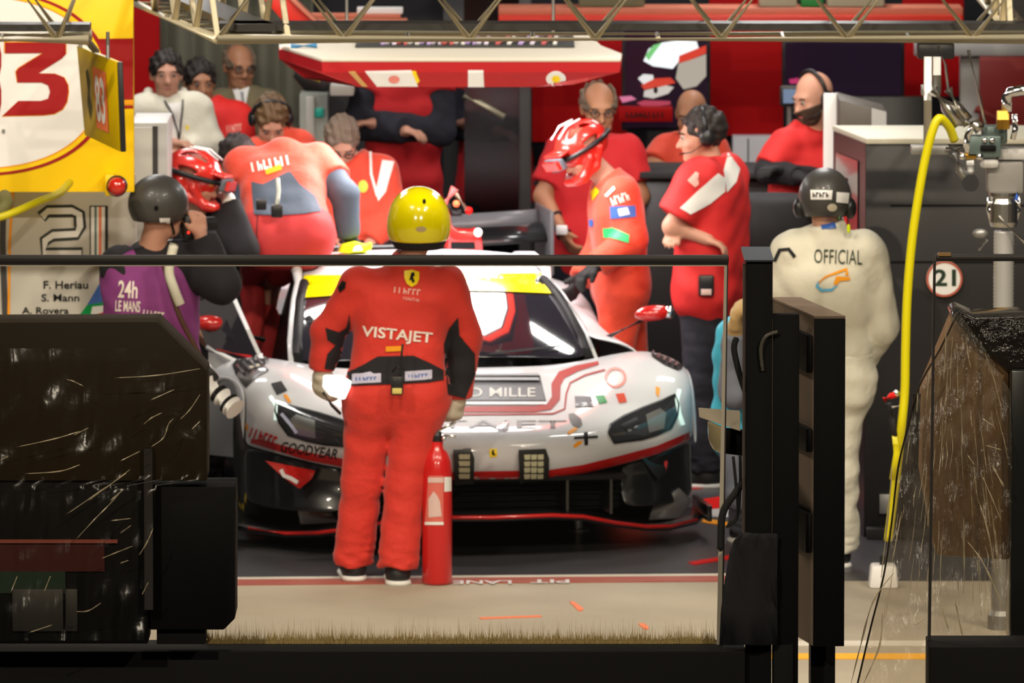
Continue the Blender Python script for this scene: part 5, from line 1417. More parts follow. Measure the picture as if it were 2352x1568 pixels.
    def top(s, name, material, sleeve=1.0, grow=.020, wr=.004, hem=-.12, collar=True, seed=1, h=.012, sides='ab', cuff=.0, arm_grow=0.0):
        C = [t for t in s.T] + ([s._collar(collar if collar > 1e-3 and collar is not True else .05)] if collar else [])
        for sd in sides:
            (a, b, ra, rb), (c, d, rc, rd) = s.A[sd]
            ra += arm_grow; rb += arm_grow; rc += arm_grow; rd += arm_grow
            if sleeve <= .5:
                t = sleeve / .5; C.append((a, a.lerp(b, t), ra + .004, ra + (rb - ra) * t + .010, .004, .03))
            else:
                C.append((a, b, ra, rb, False, .03)); t = (sleeve - .5) / .5; C.append((c, c.lerp(d, t), rc, rc + (rd - rc) * t + .004 + cuff, .006, .03))
        hz = s.hp + s.spine * hem; sp = np.array(s.spine); hzn = np.array(hz)
        arms = [s.A[sd][1] for sd in sides]
        def clip(p):
            c = -((p - hzn) @ sp)
            far = np.full(len(p), 9.0)
            for a in [x for sd in sides for x in s.A[sd]]: far = np.minimum(far, cone(p, *a))
            return np.where(far < .06, np.minimum(c, -1.0), c)
        return s._mk(name, C, .055, grow, material, wr, h, clip, seed)
    def legs(s, name, material, grow=.022, wr=.004, rise=.10, seed=2, h=.012, flare=.012, end=.97, stack=True):
        C = [s.T[-1], s.T[-2], s.T[-3]]; LG = []
        for sd in 'ab':
            (a, b, ra, rb), (c, d, rc, rd) = s.L[sd]
            LG.append([(a, b, ra, rb, False), (c, c.lerp(d, end), rc, rd + flare, .012)])
        sp = np.array(s.spine); hz = np.array(s.hp + s.spine * rise)
        kz = [s.J['kna'], s.J['knb']]; az = [s.J['ana'], s.J['anb']]
        def fold(p):
            o = np.zeros(len(p))
            for q, aa, l in ((kz, .0035, .12), (az, .007, .14)):
                for v in q:
                    r = np.linalg.norm(p - np.array(v), axis=1); wgt = np.exp(-(r / l) ** 2)
                    o += wgt * aa * np.sin(p[:, 2] * 150 + p[:, 0] * 60 * np.sin(p[:, 2] * 19)) * .8
            return o
        return s._mk(name, C, .05, grow, material, wr, h, lambda p: (p - hz) @ sp, seed, fold=fold if stack else None, legs=LG)
    def shoes(s, material=None, sole=None):
        for sd in 'ab':
            an, toe = s.J['an' + sd], s.J['toe' + sd]
            fz = min(toe.z - .035, an.z - .085)
            d = Vector((toe.x - an.x, toe.y - an.y, 0)).normalized()
            C = [(an + Vector((0, 0, .03)), an - Vector((0, 0, .03)), .043, .046), (an - Vector((0, 0, .035)) - d * .03, toe, .042, .036)]
            f0 = fz + .022
            o = s._mk('shoe', C, .03, .006, material or M['shoe_black'], 0, .009, lambda p, f0=f0: f0 - p[:, 2])
            C2 = [(Vector((an.x, an.y, fz + .02)) - d * .03, Vector((toe.x, toe.y, fz + .02)), .058, .052)]
            v, q = surface(lambda p: np.maximum(np.maximum(cone(p, *C2[0]), p[:, 2] - (fz + .026)), fz + .001 - p[:, 2]), np.array(C2[0][0]) * 1.0 - .2, np.array(C2[0][1]) + .2, .009)
            so = np_mesh('sole', v, q, sole or M['sole_white'], o)
    def glove(s, sd, material, grow=.004, cuff=.06):
        pr = [(a, b, ra + grow, rb + grow) for a, b, ra, rb in s.hprim[sd]]
        el, wr = s.J['el' + sd], s.J['wr' + sd]; d = (el - wr).normalized()
        pr.append((wr + d * cuff, wr, .040, .036))
        f, lo, hi = prims_sdf(pr, .010)
        return sdf_obj('glove', f, lo, hi, .0055, material, s.root)
    # ---------------------------------------------------------------- head wear and hair
    def hair(s, material, style='short', seed=3, h=.007):
        H_ = s.hd; rs = np.random.RandomState(seed); K = rs.normal(size=(6, 3)) * 90; ph = rs.uniform(0, 6, 6)
        def f(p):
            q = H_.loc(p); d = ellip(q, (0, .018, .036), (.087, .104, .100))
            n = sum(np.sin(q @ K[i] + ph[i]) for i in range(6)) * .0026; d = d - n
            d = np.maximum(d, -ellip(q, (0, -.130, -.022), (.086, .090, .110)))       # face
            low = -.062 if style != 'long' else -.10
            d = np.maximum(d, low - q[:, 2] - .25 * np.minimum(q[:, 1], .03))
            if style == 'ring':
                d = np.maximum(d, -ellip(q, (0, -.045, .10), (.082, .115, .085)))
            if style == 'fringe': d = np.minimum(d, cone(q, (-.05, -.078, .065), (.05, -.082, .060), .018, .018))
            return d * H_.sc
        lo, hi = H_.box(.15)
        return sdf_obj('hair', f, lo, hi, h, material, s.root)
    def beard(s, material):
        H_ = s.hd
        def f(p):
            q = H_.loc(p); d = head_sdf(q) - .005
            d = np.maximum(d, -.1 - q[:, 2] - .03); d = np.maximum(d, q[:, 2] + .034 + np.abs(q[:, 0]) * -.25)
            d = np.maximum(d, q[:, 1] + .01); d = np.maximum(d, -ellip(q, (0, -.095, -.066), (.02, .02, .007)))
            return d * H_.sc
        lo, hi = H_.box(.15); return sdf_obj('beard', f, lo, hi, .006, material, s.root)
    def headset(s, side_only=None):
        H_ = s.hd; o = None
        pts = [H_.w((.095 * math.cos(a), .01, .035 + .098 * math.sin(a))) for a in np.linspace(-.25, math.pi + .25, 15)]
        mb = MB(); mb.tube(pts, .010, 8); hs = mb.build('headset', M['plastic_black'], s.root, smooth=True)
        for sx in (-1, 1):
            mb = MB(); mb.ball(H_.w((sx * .092, .012, -.003)), .040, 14, (.6, 1.0, 1.1), H_.R); mb.build('ear_cup', M['plastic_black'], hs, smooth=True)
        mb = MB(); mb.tube([H_.w((.095, -.01, -.03)), H_.w((.085, -.07, -.06)), H_.w((.04, -.115, -.065))], .004, 6); mb.build('microphone_boom', M['plastic_black'], hs, smooth=True)
    def glasses(s, material=None):
        H_ = s.hd; material = material or M['plastic_black']; g = None
        for sx in (-1, 1):
            mb = MB(); mb.tube([H_.w((sx * .033 + .021 * math.cos(a), -.108 + .008 * abs(math.cos(a)), .003 + .015 * math.sin(a))) for a in np.linspace(0, 2 * math.pi, 14)[:-1]], .0030, 6, closed=True)
            o = mb.build('glasses' if g is None else 'lens_frame', material, s.root if g is None else g, smooth=True); g = g or o
            mb = MB(); mb.tube([H_.w((sx * .054, -.10, .006)), H_.w((sx * .080, -.03, .008)), H_.w((sx * .082, .015, .004))], .0028, 6); mb.build('temple', material, g, smooth=True)
        mb = MB(); mb.tube([H_.w((-.012, -.112, .006)), H_.w((.012, -.112, .006))], .003, 6); mb.build('bridge', material, g, smooth=True)
    def crew_helmet(s, material, strap=True):
        """vented pit-crew helmet with chin guard, side straps and goggles"""
        H_ = s.hd
        def f(p):
            q = H_.loc(p); d = ellip(q, (0, .02, .040), (.112, .140, .118))
            d = np.maximum(d, -(ellip(q, (0, .02, .040), (.098, .125, .105))))
            d = np.maximum(d, -.035 - q[:, 2] + .10 * -np.minimum(q[:, 1], 0))
            for x0 in (-.062, 0, .062):      # long vents
                d = smax(d, -ellip(q, (x0, .02, .155), (.015, .10, .06)), .01)
            for sx in (-1, 1):
                d = smax(d, -ellip(q, (sx * .12, .03, .055), (.05, .055, .014)), .008)
            # chin guard and cheek bars
            for sx in (-1, 1):
                d = smin(d, cone(q, (sx * .095, -.02, -.02), (sx * .072, -.095, -.085), .020, .018), .015)
                d = smin(d, cone(q, (sx * .105, .05, .0), (sx * .090, -.01, -.07), .018, .016), .015)
                d = smin(d, cone(q, (sx * .090, -.01, -.07), (sx * .072, -.095, -.085), .018, .018), .015)
            d = smin(d, cone(q, (-.072, -.095, -.085), (.072, -.095, -.085), .022, .022), .02)
            d = smin(d, cone(q, (-.045, -.125, -.088), (.045, -.125, -.088), .020, .020), .03)
            # peak
            d = smin(d, rbox(q, (0, -.125, .070), (.085, .03, .008), .007), .02)
            return d * H_.sc
        lo, hi = H_.box(.19); o = sdf_obj('helmet', f, lo, hi, .0065, material, s.root)
        mb = MB(); mb.tube([H_.w((.118 * math.sin(a), .02 - .150 * math.cos(a), .033 + .0 * a)) for a in np.linspace(-2.7, 2.7, 22)], .013, 8); mb.build('goggle_strap', M['plastic_black'], o, smooth=True)
        g = MB(); g.prism([H_.w(q) for q in ((-.085, -.142, .005), (-.03, -.160, -.002), (.03, -.160, -.002), (.085, -.142, .005), (.085, -.142, .060), (.03, -.160, .066), (-.03, -.160, .066), (-.085, -.142, .060))], H_.R @ Vector((0, -.02, 0))); go = g.build('goggles', mat('grey_goggle_frame', (0.10, 0.11, 0.13), .35), o, bevel=.006)
        mb = MB(); mb.prism([H_.w(q) for q in ((-.07, -.166, .012), (.07, -.166, .012), (.07, -.166, .055), (-.07, -.166, .055))], H_.R @ Vector((0, -.018, 0))); mb.build('goggle_lens', material, go)
        for x0 in (-.04, .04):
            mb = MB(); mb.tube([H_.w((x0, -.09, .135)), H_.w((x0, -.02, .165)), H_.w((x0, .06, .155))], .006, 6); mb.build('vent_bar', M['white_gloss'], o, smooth=True)
        return o
    def round_helmet(s, material, muffs=False, drop=-.03, r=(.118, .135, .125)):
        H_ = s.hd
        def f(p):
            q = H_.loc(p); d = ellip(q, (0, .012, .035), r); d = np.maximum(d, drop - q[:, 2] + .35 * np.maximum(-q[:, 1] - .02, 0))
            d = np.maximum(d, -ellip(q, (0, .012, .03), (r[0] - .02, r[1] - .02, r[2] - .02)))
            return d * H_.sc
        lo, hi = H_.box(.17); o = sdf_obj('helmet', f, lo, hi, .0065, material, s.root)
        if muffs:
            for sx in (-1, 1):
                mb = MB(); mb.ball(H_.w((sx * .112, .01, -.015)), .042, 14, (.7, 1.0, 1.15), H_.R); mb.build('ear_muff', M['plastic_black'], o, smooth=True)
        for sx in (-1, 1):
            mb = MB(); mb.tube([H_.w((sx * .085, .0, -.02)), H_.w((sx * .06, -.04, -.09)), H_.w((0, -.06, -.118))], .006, 6); mb.build('chin_strap', M['cloth_black'], o, smooth=True)
        return o
    def deco(s, name, shape, target, material, off=.003, ml=9): return vinyl(name, shape, target, material, s.root, off, ml)
    def belt(s, t, material, grow=.03, w_=.03, name='belt'):
        """band round the waist at spine fraction t"""
        c = s.hp.lerp(s.sh, t); sp = np.array(s.spine); cn = np.array(c)
        return s._mk(name, s.T, .055, grow, material, 0, .010, lambda p: np.abs((p - cn) @ sp) - w_)
# ================================================================== the people
# ---- fire marshal with yellow helmet, back to the viewer
ff = Figure('person in red fire overalls and yellow helmet holding a fire extinguisher, back to viewer', 38.0,
    dict(head=(962, 512, .0), sha=(826, 655, 0), shb=(1028, 655, 0), ela=(754, 765, .06), elb=(1068, 775, .05), wra=(742, 846, .10), wrb=(1052, 905, .10),
         hipa=(858, 905, 0), hipb=(962, 905, 0), kna=(832, 1105, .03), knb=(930, 1115, -.02), ana=(812, 1288, .08), anb=(914, 1302, -.04),
         toea=(800, 1318, .28), toeb=(908, 1332, .16)),
    face=math.pi, fat=1.11, look=(.05, 1, -.1), hand=dict(a=dict(curl=.55, dir=Vector((-.05, .25, -1)), up=Vector((-.6, -.6, 0)), side=1), b=dict(curl=1.15, dir=Vector((-.25, .05, -1)), up=Vector((.8, -.6, 0)), side=-1)))
ffs = ff.top('jacket', M['cloth_red'], 1.0, grow=.020, wr=.0045, hem=-.02, arm_grow=.008, seed=4, collar=.10)
fft = ff.legs('trousers', M['cloth_red'], grow=.026, wr=.005, rise=.10, seed=7, flare=.026, end=1.0)
ff.shoes()
ff.glove('a', M['glove_grey'], .013, .06); ff.glove('b', M['glove_grey'], .013, .06)
FB = eval_mesh_bvh([ffs, fft])
def fd(nm, shape, mm, off=.004, ml=9): return vinyl(nm, shape, FB, mm, ff.root, off, ml)
fd('black_side_panel', poly_px([(748, 752), (778, 762), (795, 752), (803, 720), (806, 775), (800, 800), (765, 850), (745, 846), (752, 812), (770, 792), (752, 780)]), M['cloth_black'])
fd('black_side_panel', poly_px([(1018, 790), (1030, 755), (1052, 728), (1056, 770), (1068, 820), (1090, 812), (1090, 860), (1068, 915), (1028, 905), (1022, 850)]), M['cloth_black'])
fd('waist_panel', poly_px([(800, 856), (835, 838), (868, 818), (950, 816), (985, 832), (1016, 850), (1018, 872), (985, 878), (900, 882), (806, 886)]), M['cloth_black'], .006)
for x0, x1, y in ((812, 875, 870), (930, 990, 863)):
    fd('belt_label', poly_px([(x0, y - 10), (x1, y - 14), (x1, y + 8), (x0, y + 12)]), mat('pale_lilac_label', (0.50, 0.48, 0.62), .5), .010)
    fd('belt_lettering', marks_px(6, x0 + 8, y - 4, x1 - 8, y + 4, -.06), M['blue_vinyl'], .012)
fd('shield_badge', poly_px([(929, 622), (946, 619), (962, 624), (962, 640), (957, 652), (945, 659), (934, 651), (929, 638)]), M['yellow_vinyl'], .006)
fd('badge_horse', poly_px([(944, 626), (950, 624), (952, 632), (948, 636), (952, 646), (947, 650), (944, 642), (939, 644), (942, 635)]), M['black_vinyl'], .008)
pink = mat('pale_pink_print', (0.78, 0.36, 0.30), .6)
fd('lettering', marks_px(6, 905, 662, 968, 676, .12), pink, .006)
fd('lettering', marks_px(8, 926, 684, 966, 691, .16), pink, .006)
fd('lettering', text_px('VISTAJET', 832, 755, 992, 787, .10, bold=.02), mat('white_print', (0.80, 0.70, 0.64), .6), .006)
fd('yellow_tag', poly_px([(886, 795), (922, 794), (922, 806), (886, 807)]), M['orange_vinyl'], .007)
fd('shoulder_patch', poly_px([(778, 660), (788, 645), (796, 648), (794, 662), (782, 672)]), M['plastic_black'], .006)
# radio on the belt
c = P(912, 885, 37.78)
rd = MB(); rd.box((c.x, c.y, c.z), (.055, .035, .085)); ro = rd.build('radio', M['plastic_black'], ff.root, bevel=.008)
mb = MB(); mb.box((c.x, c.y - .02, c.z - .022), (.042, .006, .025)); mb.build('keypad', mat('yellow_keys', (0.65, 0.55, 0.15), .4), ro, bevel=.002)
mb = MB(); mb.tube(spline([c + Vector((.015, -.005, .04)), P(922, 820, 37.77), P(925, 790, 37.78)]), .005, 6); mb.build('antenna_cable', M['plastic_black'], ro, smooth=True)
mb = MB(); mb.tube([c + Vector((-.02, 0, .06)), c + Vector((.0, 0, .085)), c + Vector((.03, 0, .07))], .006, 6); mb.build('belt_clip', M['plastic_black'], ro, smooth=True)
# yellow full-face helmet
H_ = ff.hd
def f(p):
    q = H_.loc(p); d = ellip(q, (0, .005, .020), (.136, .160, .142))
    d = smin(d, ellip(q, (0, .0, -.04), (.128, .150, .10)), .05)
    d = np.maximum(d, -.075 - q[:, 2] - .12 * q[:, 1])
    d = np.maximum(d, -rbox(q, (0, -.16, .01), (.09, .07, .045), .02))
    return d
lo, hi = H_.box(.2); hel = sdf_obj('helmet', f, lo, hi, .007, M['helmet_yellow'], ff.root)
def f2(p):
    q = H_.loc(p); d = ellip(q, (0, .0, -.045), (.128, .145, .11)); d = np.maximum(d, q[:, 2] + .070 + .12 * q[:, 1]); d = np.maximum(d, -.115 - q[:, 2] - .1 * q[:, 1]); return d
sdf_obj('neck_pad', f2, lo, hi, .008, M['cloth_black'], hel)
HB = eval_mesh_bvh([hel])
vinyl('sticker', circ_px(967, 526, 12, 6), HB, mat('tan_sticker', (0.55, 0.42, 0.22), .4), hel, .003, 6)
vinyl('sticker', circ_px(974, 463, 4, 6, 8), HB, M['black_vinyl'], hel, .003, 6)
0 and vinyl('top_patch', poly_px([(930, 449), (945, 440), (965, 436), (985, 440), (1000, 450), (1012, 464), (985, 452), (955, 450), (930, 458), (915, 466)]), HB, M['white_gloss'], hel, .003, 7)
# clip board (white light) in the left hand
tb_ = thing('white_tablet', 'bright white tablet held in the grey glove of the fire marshal', 'tablet', P(768, 940, 37.86))
q = [P(742, 862, 37.86), P(778, 862, 37.86), P(806, 878, 37.88), P(788, 918, 37.88), P(756, 908, 37.86), P(740, 888, 37.86)]
mb = MB(); mb.prism(q, (0.01, .025, 0)); mb.build('screen', mat('lit_white_tablet', (0.85, 0.86, 0.86), .3, emit=(.95, 1, .98), es=1.6), tb_, bevel=.004)
mb = MB(); mb.tube([P(742, 900, 37.88), P(762, 930, 37.88), P(782, 950, 37.9)], .007, 8); mb.build('handle', M['plastic_black'], tb_, smooth=True)

# ---- fire extinguisher
ex_c = P(1004, 1340, 37.95); ex_c.z = 0
fx = thing('fire_extinguisher', 'tall red fire extinguisher with white label standing beside the marshal', 'fire extinguisher', ex_c)
redp = mat('red_extinguisher_paint', (0.58, 0.012, 0.012), .3, coat=.5)
R_ = .066
prof = [(R_ * .9, 0), (R_, .012), (R_, .50), (R_ * .93, .545), (R_ * .72, .58), (R_ * .42, .60), (R_ * .40, .63)]
mb = MB(); mb.lathe(prof, ex_c + Vector((0, 0, .002)), (0, 0, 1), 32); cyl = mb.build('cylinder', redp, fx, smooth=True)
mb = MB(); mb.lathe([(.024, .62), (.026, .63), (.026, .66), (.015, .68)], ex_c, (0, 0, 1), 16); mb.build('valve', M['plastic_black'], fx)
mb = MB(); mb.rbar(ex_c + Vector((0, 0, .675)), ex_c + Vector((.085, 0, .72)), .024, .012); mb.build('lever', M['chrome'], fx, bevel=.003)
mb = MB(); mb.rbar(ex_c + Vector((0, 0, .66)), ex_c + Vector((.085, 0, .655)), .024, .012); mb.build('carry_handle', M['chrome'], fx, bevel=.003)
mb = MB(); mb.tube([ex_c + Vector((-.02, 0, .655)), ex_c + Vector((-.05, .01, .63)), ex_c + Vector((-.075, .01, .56)), ex_c + Vector((-.078, .01, .42))], .010, 8); mb.build('hose', M['rubber'], fx, smooth=True)
mb = MB(); mb.ball(ex_c + Vector((.03, -.03, .65)), .012, 10); mb.build('gauge', M['chrome'], fx, smooth=True)
XB = eval_mesh_bvh([cyl])
vinyl('label', poly_px([(985, 1092), (1018, 1092), (1018, 1204), (976, 1204)]), XB, mat('pale_red_label', (0.66, 0.14, 0.11), .4), fx, .002, 8)
vinyl('label_panel', poly_px([(1020, 1095), (1041, 1095), (1041, 1127), (1020, 1129)]), XB, M['white_paint'], fx, .002, 8)
vinyl('label_band', poly_px([(984, 1096), (1018, 1096), (1018, 1108), (984, 1108)]), XB, mat('pale_label', (0.68, 0.48, 0.44), .4), fx, .0035, 8)
vinyl('label_symbol', poly_px([(985, 1145), (996, 1128), (1003, 1135), (1010, 1150), (1014, 1185), (985, 1188)]), XB, mat('pale_label', (0.68, 0.48, 0.44), .4), fx, .0035, 8)
vinyl('label_band', poly_px([(977, 1198), (1018, 1198), (1018, 1205), (977, 1205)]), XB, M['white_paint'], fx, .0035, 8)

# ---- photographer in the purple vest
ph = Figure('photographer in purple vest and dark grey round helmet at the left of the car', 38.6,
    dict(head=(368, 486, 0), sha=(278, 612, 0), shb=(410, 600, .04), ela=(285, 730, .25), elb=(508, 652, -.05), wra=(335, 790, .35), wrb=(462, 548, -.02),
         hipa=(320, 880, 0), hipb=(395, 880, .05)), X=P(360, 700, 38.6).x, face=math.pi * .80, fat=1.08, look=(.80, .55, -.05),
    hand=dict(b=dict(curl=.7, dir=Vector((-.15, .15, 1)), up=Vector((.6, -.7, 0)), side=1)))
pj = ph.top('jacket', M['cloth_black'], 1.0, grow=.018, seed=11, hem=-.10, arm_grow=.022)
pv = ph.top('vest', M['cloth_purple'], .12, grow=.030, seed=12, hem=-.14, collar=False, sides='a')
ph.legs('trousers', M['cloth_grey'], seed=13); ph.shoes()
ph.hair(M['hair_brown'], 'long')
ph.round_helmet(M['helmet_dark'], r=(.124, .140, .132), drop=-.045)
PB = eval_mesh_bvh([pv, pj])
whitep = mat('white_print', (0.80, 0.70, 0.64), .6)
for txt, x0, y0, x1, y1 in (('24h', 272, 645, 316, 684), ('LE MANS', 266, 690, 322, 716)):
    vinyl('lettering', text_px(txt, x0, y0, x1, y1, .05, bold=.02), PB, whitep, ph.root, .004, 8)
vinyl('lettering', marks_px(6, 328, 714, 378, 730, .15), PB, whitep, ph.root, .004, 8)
vinyl('shoulder_panel', poly_px([(262, 588), (300, 548), (345, 552), (352, 566), (300, 575), (270, 592)]), PB, M['cloth_black'], ph.root, .004, 8)
mb = MB(); mb.tube(spline([P(372, 585, 38.40), P(385, 640, 38.38), P(410, 720, 38.36), P(445, 790, 38.34), P(470, 838, 38.36)]), .012, 6); mb.build('camera_strap', mat('brown_strap', (0.10, 0.04, 0.02), .6), ph.root, smooth=True)
mb = MB(); mb.tube(spline([P(400, 560, 38.40), P(388, 620, 38.38), P(400, 665, 38.36), P(414, 700, 38.36)]), .022, 8); mb.build('white_scarf', M['cloth_cream'], ph.root, smooth=True)
HB = eval_mesh_bvh([c for c in ph.root.children if c.name.startswith('helmet')])
vinyl('helmet_label', poly_px([(366, 500), (390, 500), (390, 516), (368, 517)]), HB, M['white_paint'], ph.root, .003, 6)
vinyl('helmet_hole', circ_px(359, 478, 5, 6, 10), HB, M['black_matte'], ph.root, .003, 6)
cm = thing('photo_camera', 'black camera held to the face of the helmeted photographer', 'camera', P(436, 560, 38.55))
a = P(436, 520, 38.62)
mb = MB(); mb.box(a, (.075, .09, .11), Matrix.Rotation(.3, 3, 'Z')); mb.build('body', M['plastic_black'], cm, bevel=.012)
mb = MB(); mb.ball(P(433, 534, 38.50), .006, 8); mb.build('red_light', mat('red_status_light', (.6, 0, 0), .3, emit=(1, .02, .01), es=3), cm, smooth=True)
mb = MB(); mb.lathe([(.034, 0), (.036, .09)], a + Vector((.03, .05, 0)), (.8, .6, 0), 18); mb.build('lens', M['plastic_black'], cm)
cm2 = thing('telephoto_camera', 'camera with white and black banded telephoto lens hanging at the photographer side', 'camera', P(510, 960, 38.3))
a, b = P(478, 880, 38.35), P(540, 940, 38.25); d = (b - a)
for t0, t1, r, mm in ((0, .38, .044, M['white_paint']), (.38, .52, .046, M['rubber']), (.52, .76, .047, M['white_paint']), (.76, .86, .050, M['rubber']), (.86, 1.0, .051, M['white_paint'])):
    mb = MB(); mb.tube([a + d * t0, a + d * t1], r, 20); mb.build('lens_barrel' if t0 == 0 else 'lens_ring', mm, cm2)
mb = MB(); mb.box(a - d * .22, (.13, .07, .10), Matrix.Rotation(-.7, 3, 'Y')); mb.build('body', M['plastic_black'], cm2, bevel=.012)
mb = MB(); mb.tube(spline([P(545, 950, 38.3), P(552, 1000, 38.35), P(556, 1030, 38.4)]), .012, 8); mb.build('strap', M['cloth_black'], cm2, smooth=True)

# ---- crew member in red helmet left of the car
cr = Figure('crew member in red vented helmet and black suit behind the photographer', 40.85,
    dict(head=(447, 418, 0), sha=(415, 545, .1), shb=(505, 520, .05), ela=(420, 660, .1), elb=(560, 570, -.05), wra=(450, 740, 0), wrb=(528, 470, .05),
         hipa=(440, 760, .1), hipb=(485, 760, .1)), X=P(470, 700, 40.85).x, face=math.pi * .65, look=(.85, -.2, -.25), hup=(.25, 0, 1))
cr.top('jacket', M['cloth_black'], 1.0, seed=21, hem=-.08, arm_grow=.006); cr.legs('trousers', M['cloth_black'], seed=22); cr.shoes()
cr.crew_helmet(M['helmet_red']); cr.glove('b', M['cloth_white'])

# ---- mechanic bending over the roof
bd = Figure('mechanic in red and slate overalls bending over the car roof, back to viewer', 41.0,
    dict(head=(545, 372, .62), sha=(560, 380, .42), shb=(728, 372, .42), ela=(575, 455, .30), elb=(792, 445, .25), wra=(520, 530, .20), wrb=(800, 540, .30),
         hipa=(612, 545, 0), hipb=(706, 540, 0), kna=(578, 620, .34), knb=(620, 640, .42), ana=(556, 900, .30), anb=(580, 900, .42)),
    face=math.pi, fat=1.08, look=(-.5, .8, -.35), floor=0.0,
    hand=dict(b=dict(curl=.3, dir=Vector((.35, .3, -.6)), up=Vector((0, 0, 1)))))
bj = bd.top('jacket', M['cloth_orange'], .30, grow=.022, seed=31, hem=.05, arm_grow=.012)
bs = bd.top('undershirt', M['cloth_slate'], 1.0, grow=.012, seed=32, hem=-.05, arm_grow=.010, collar=False)
bt = bd.legs('trousers', M['cloth_red_trouser'], grow=.024, seed=33, rise=.08); bd.shoes(); bd.hair(M['hair_dark'], 'short')
bd.glove('b', M['glove_black']); bd.glove('a', M['glove_black'])
BB = eval_mesh_bvh([bj, bs, bt])
def bdd(nm, shape, mm, off=.005, ml=9): return vinyl(nm, shape, BB, mm, bd.root, off, ml)
bdd('back_panel', poly_px([(578, 418), (604, 424), (660, 396), (668, 396), (690, 425), (722, 450), (738, 486), (700, 492), (640, 496), (584, 494)]), M['cloth_slate'])
bdd('lettering', marks_px(7, 578, 366, 672, 388, -.20), M['cloth_white'], .007)
bdd('lettering_accent', poly_px([(608, 392), (645, 380), (648, 392), (612, 404)]), M['orange_vinyl'], .008)
bdd('trouser_seam', band_px([(592, 492), (590, 540), (594, 585)], 3), mat('dark_seam', (.12, .01, .01), .8), .004)
mb = MB(); c = P(636, 485, 40.83); mb.box(c, (.055, .035, .06)); r2 = mb.build('radio', M['plastic_black'], bd.root, bevel=.008)
mb = MB(); mb.tube([c + Vector((.0, -.005, .03)), P(640, 440, 40.86), P(638, 410, 40.9)], .010, 8); mb.build('cable', mat('pale_cable', (.5, .52, .45), .5), r2, smooth=True)
mb = MB(); mb.box(P(600, 470, 40.86), (.05, .03, .05)); mb.build('pouch', M['plastic_black'], bd.root, bevel=.008)
# yellow gloves and rags lying on the roof
for i, (pts, lb) in enumerate((([(708, 582), (716, 566), (735, 556), (752, 558), (760, 572), (756, 582)], 'lime yellow glove lying left on the car roof'),
        ([(775, 580), (785, 562), (815, 556), (838, 566), (852, 558), (855, 572), (838, 580), (800, 583)], 'lime yellow and white glove pair under the mechanic hand'))):
    D_ = 41.2
    mb = MB(); mb.prism([P(x, y, D_) for x, y in pts], (0, .10, 0)); o = mb.build('work_glove', M['lime_cloth'], bevel=.012, seg=3); set_props(o, lb, 'glove')
    mb = MB(); xs = [p[0] for p in pts]; xm = sum(xs) / len(xs); mb.prism([P(x, y, D_ - .01) for x, y in ((xm - 12, 578), (xm - 6, 566), (xm + 8, 564), (xm + 14, 576))], (0, .05, 0)); mb.build('cuff_patch', M['cloth_white'], o, bevel=.006)
# red and white fuelling nozzle beyond the helmet
fn = thing('air_gun', 'red and white tool sticking up behind the yellow helmet', 'tool', P(1040, 515, 42.2))
mb = MB(); mb.tube([P(1015, 478, 42.2), P(1045, 432, 42.2)], .024, 10); mb.build('barrel', mat('pale_red_plastic', (.70, .16, .15), .4), fn, smooth=False)
mb = MB(); mb.tube([P(1044, 440, 42.2), P(1075, 485, 42.2)], .013, 10); mb.build('lever', M['alu_truss'], fn, smooth=True)
mb = MB(); mb.ball(P(1077, 484, 42.2), .020, 10); mb.build('lever_tip', M['red_vinyl'], fn, smooth=True)
mb = MB(); mb.ball(P(1048, 468, 42.18), .018, 10); mb.build('button', M['orange_paint'], fn, smooth=True)
mb = MB(); mb.tube([P(1028, 470, 42.2), P(1040, 490, 42.2), P(1060, 488, 42.2)], .018, 10); mb.build('grip', M['rubber'], fn, smooth=True)
mb = MB(); mb.tube([P(1022, 470, 42.2), P(1030, 520, 42.2), P(1034, 560, 42.0)], .016, 10); mb.build('hose', M['red_vinyl'], fn, smooth=True)

# ---- three guests at the back
g1 = Figure('young guest in cream hooded jacket with lanyard at the back left', 45.3,
    dict(head=(382, 172, 0), sha=(330, 255, 0), shb=(448, 252, 0), ela=(312, 330, 0), elb=(478, 335, -.02), wra=(392, 330, -.12), wrb=(420, 345, -.12)), look=(.12, -1, -.02), h=.011)
j = g1.top('hooded_jacket', M['cloth_cream'], .95, grow=.026, seed=41, arm_grow=.014); g1.legs('trousers', M['cloth_navy'], seed=42); g1.shoes(); g1.hair(M['hair_dark'], 'short')
mb = MB(); hdw = g1.hd
mb.tube(spline([g1.hd.w((-.09, .05, -.09)), g1.hd.w((-.085, -.03, -.13)), g1.hd.w((0, -.06, -.155)), g1.hd.w((.085, -.03, -.13)), g1.hd.w((.09, .05, -.09))]), .026, 8); mb.build('hood', M['cloth_cream'], g1.root, smooth=True)
JB = eval_mesh_bvh([j])
vinyl('shirt_front', poly_px([(384, 238), (416, 236), (412, 300), (404, 340), (390, 300)]), JB, M['cloth_white'], g1.root, .005, 8)
vinyl('lanyard', band_px([(378, 232), (396, 262), (408, 300), (412, 335)], 4), JB, M['cloth_black'], g1.root, .009, 8)
vinyl('lanyard', band_px([(420, 230), (416, 270), (412, 335)], 4), JB, M['cloth_black'], g1.root, .009, 8)
vinyl('shield_badge', circ_px(430, 293, 4, 6, 8), JB, M['yellow_vinyl'], g1.root, .007, 5)
g2 = Figure('dark-haired guest in bright red vest between the other guests', 45.9,
    dict(head=(458, 192, 0), sha=(440, 275, 0), shb=(548, 268, 0), ela=(432, 350, 0), elb=(566, 350, 0), wra=(470, 390, -.1), wrb=(540, 400, -.1)), look=(.25, -1, -.05), skin='skin_tan', h=.011)
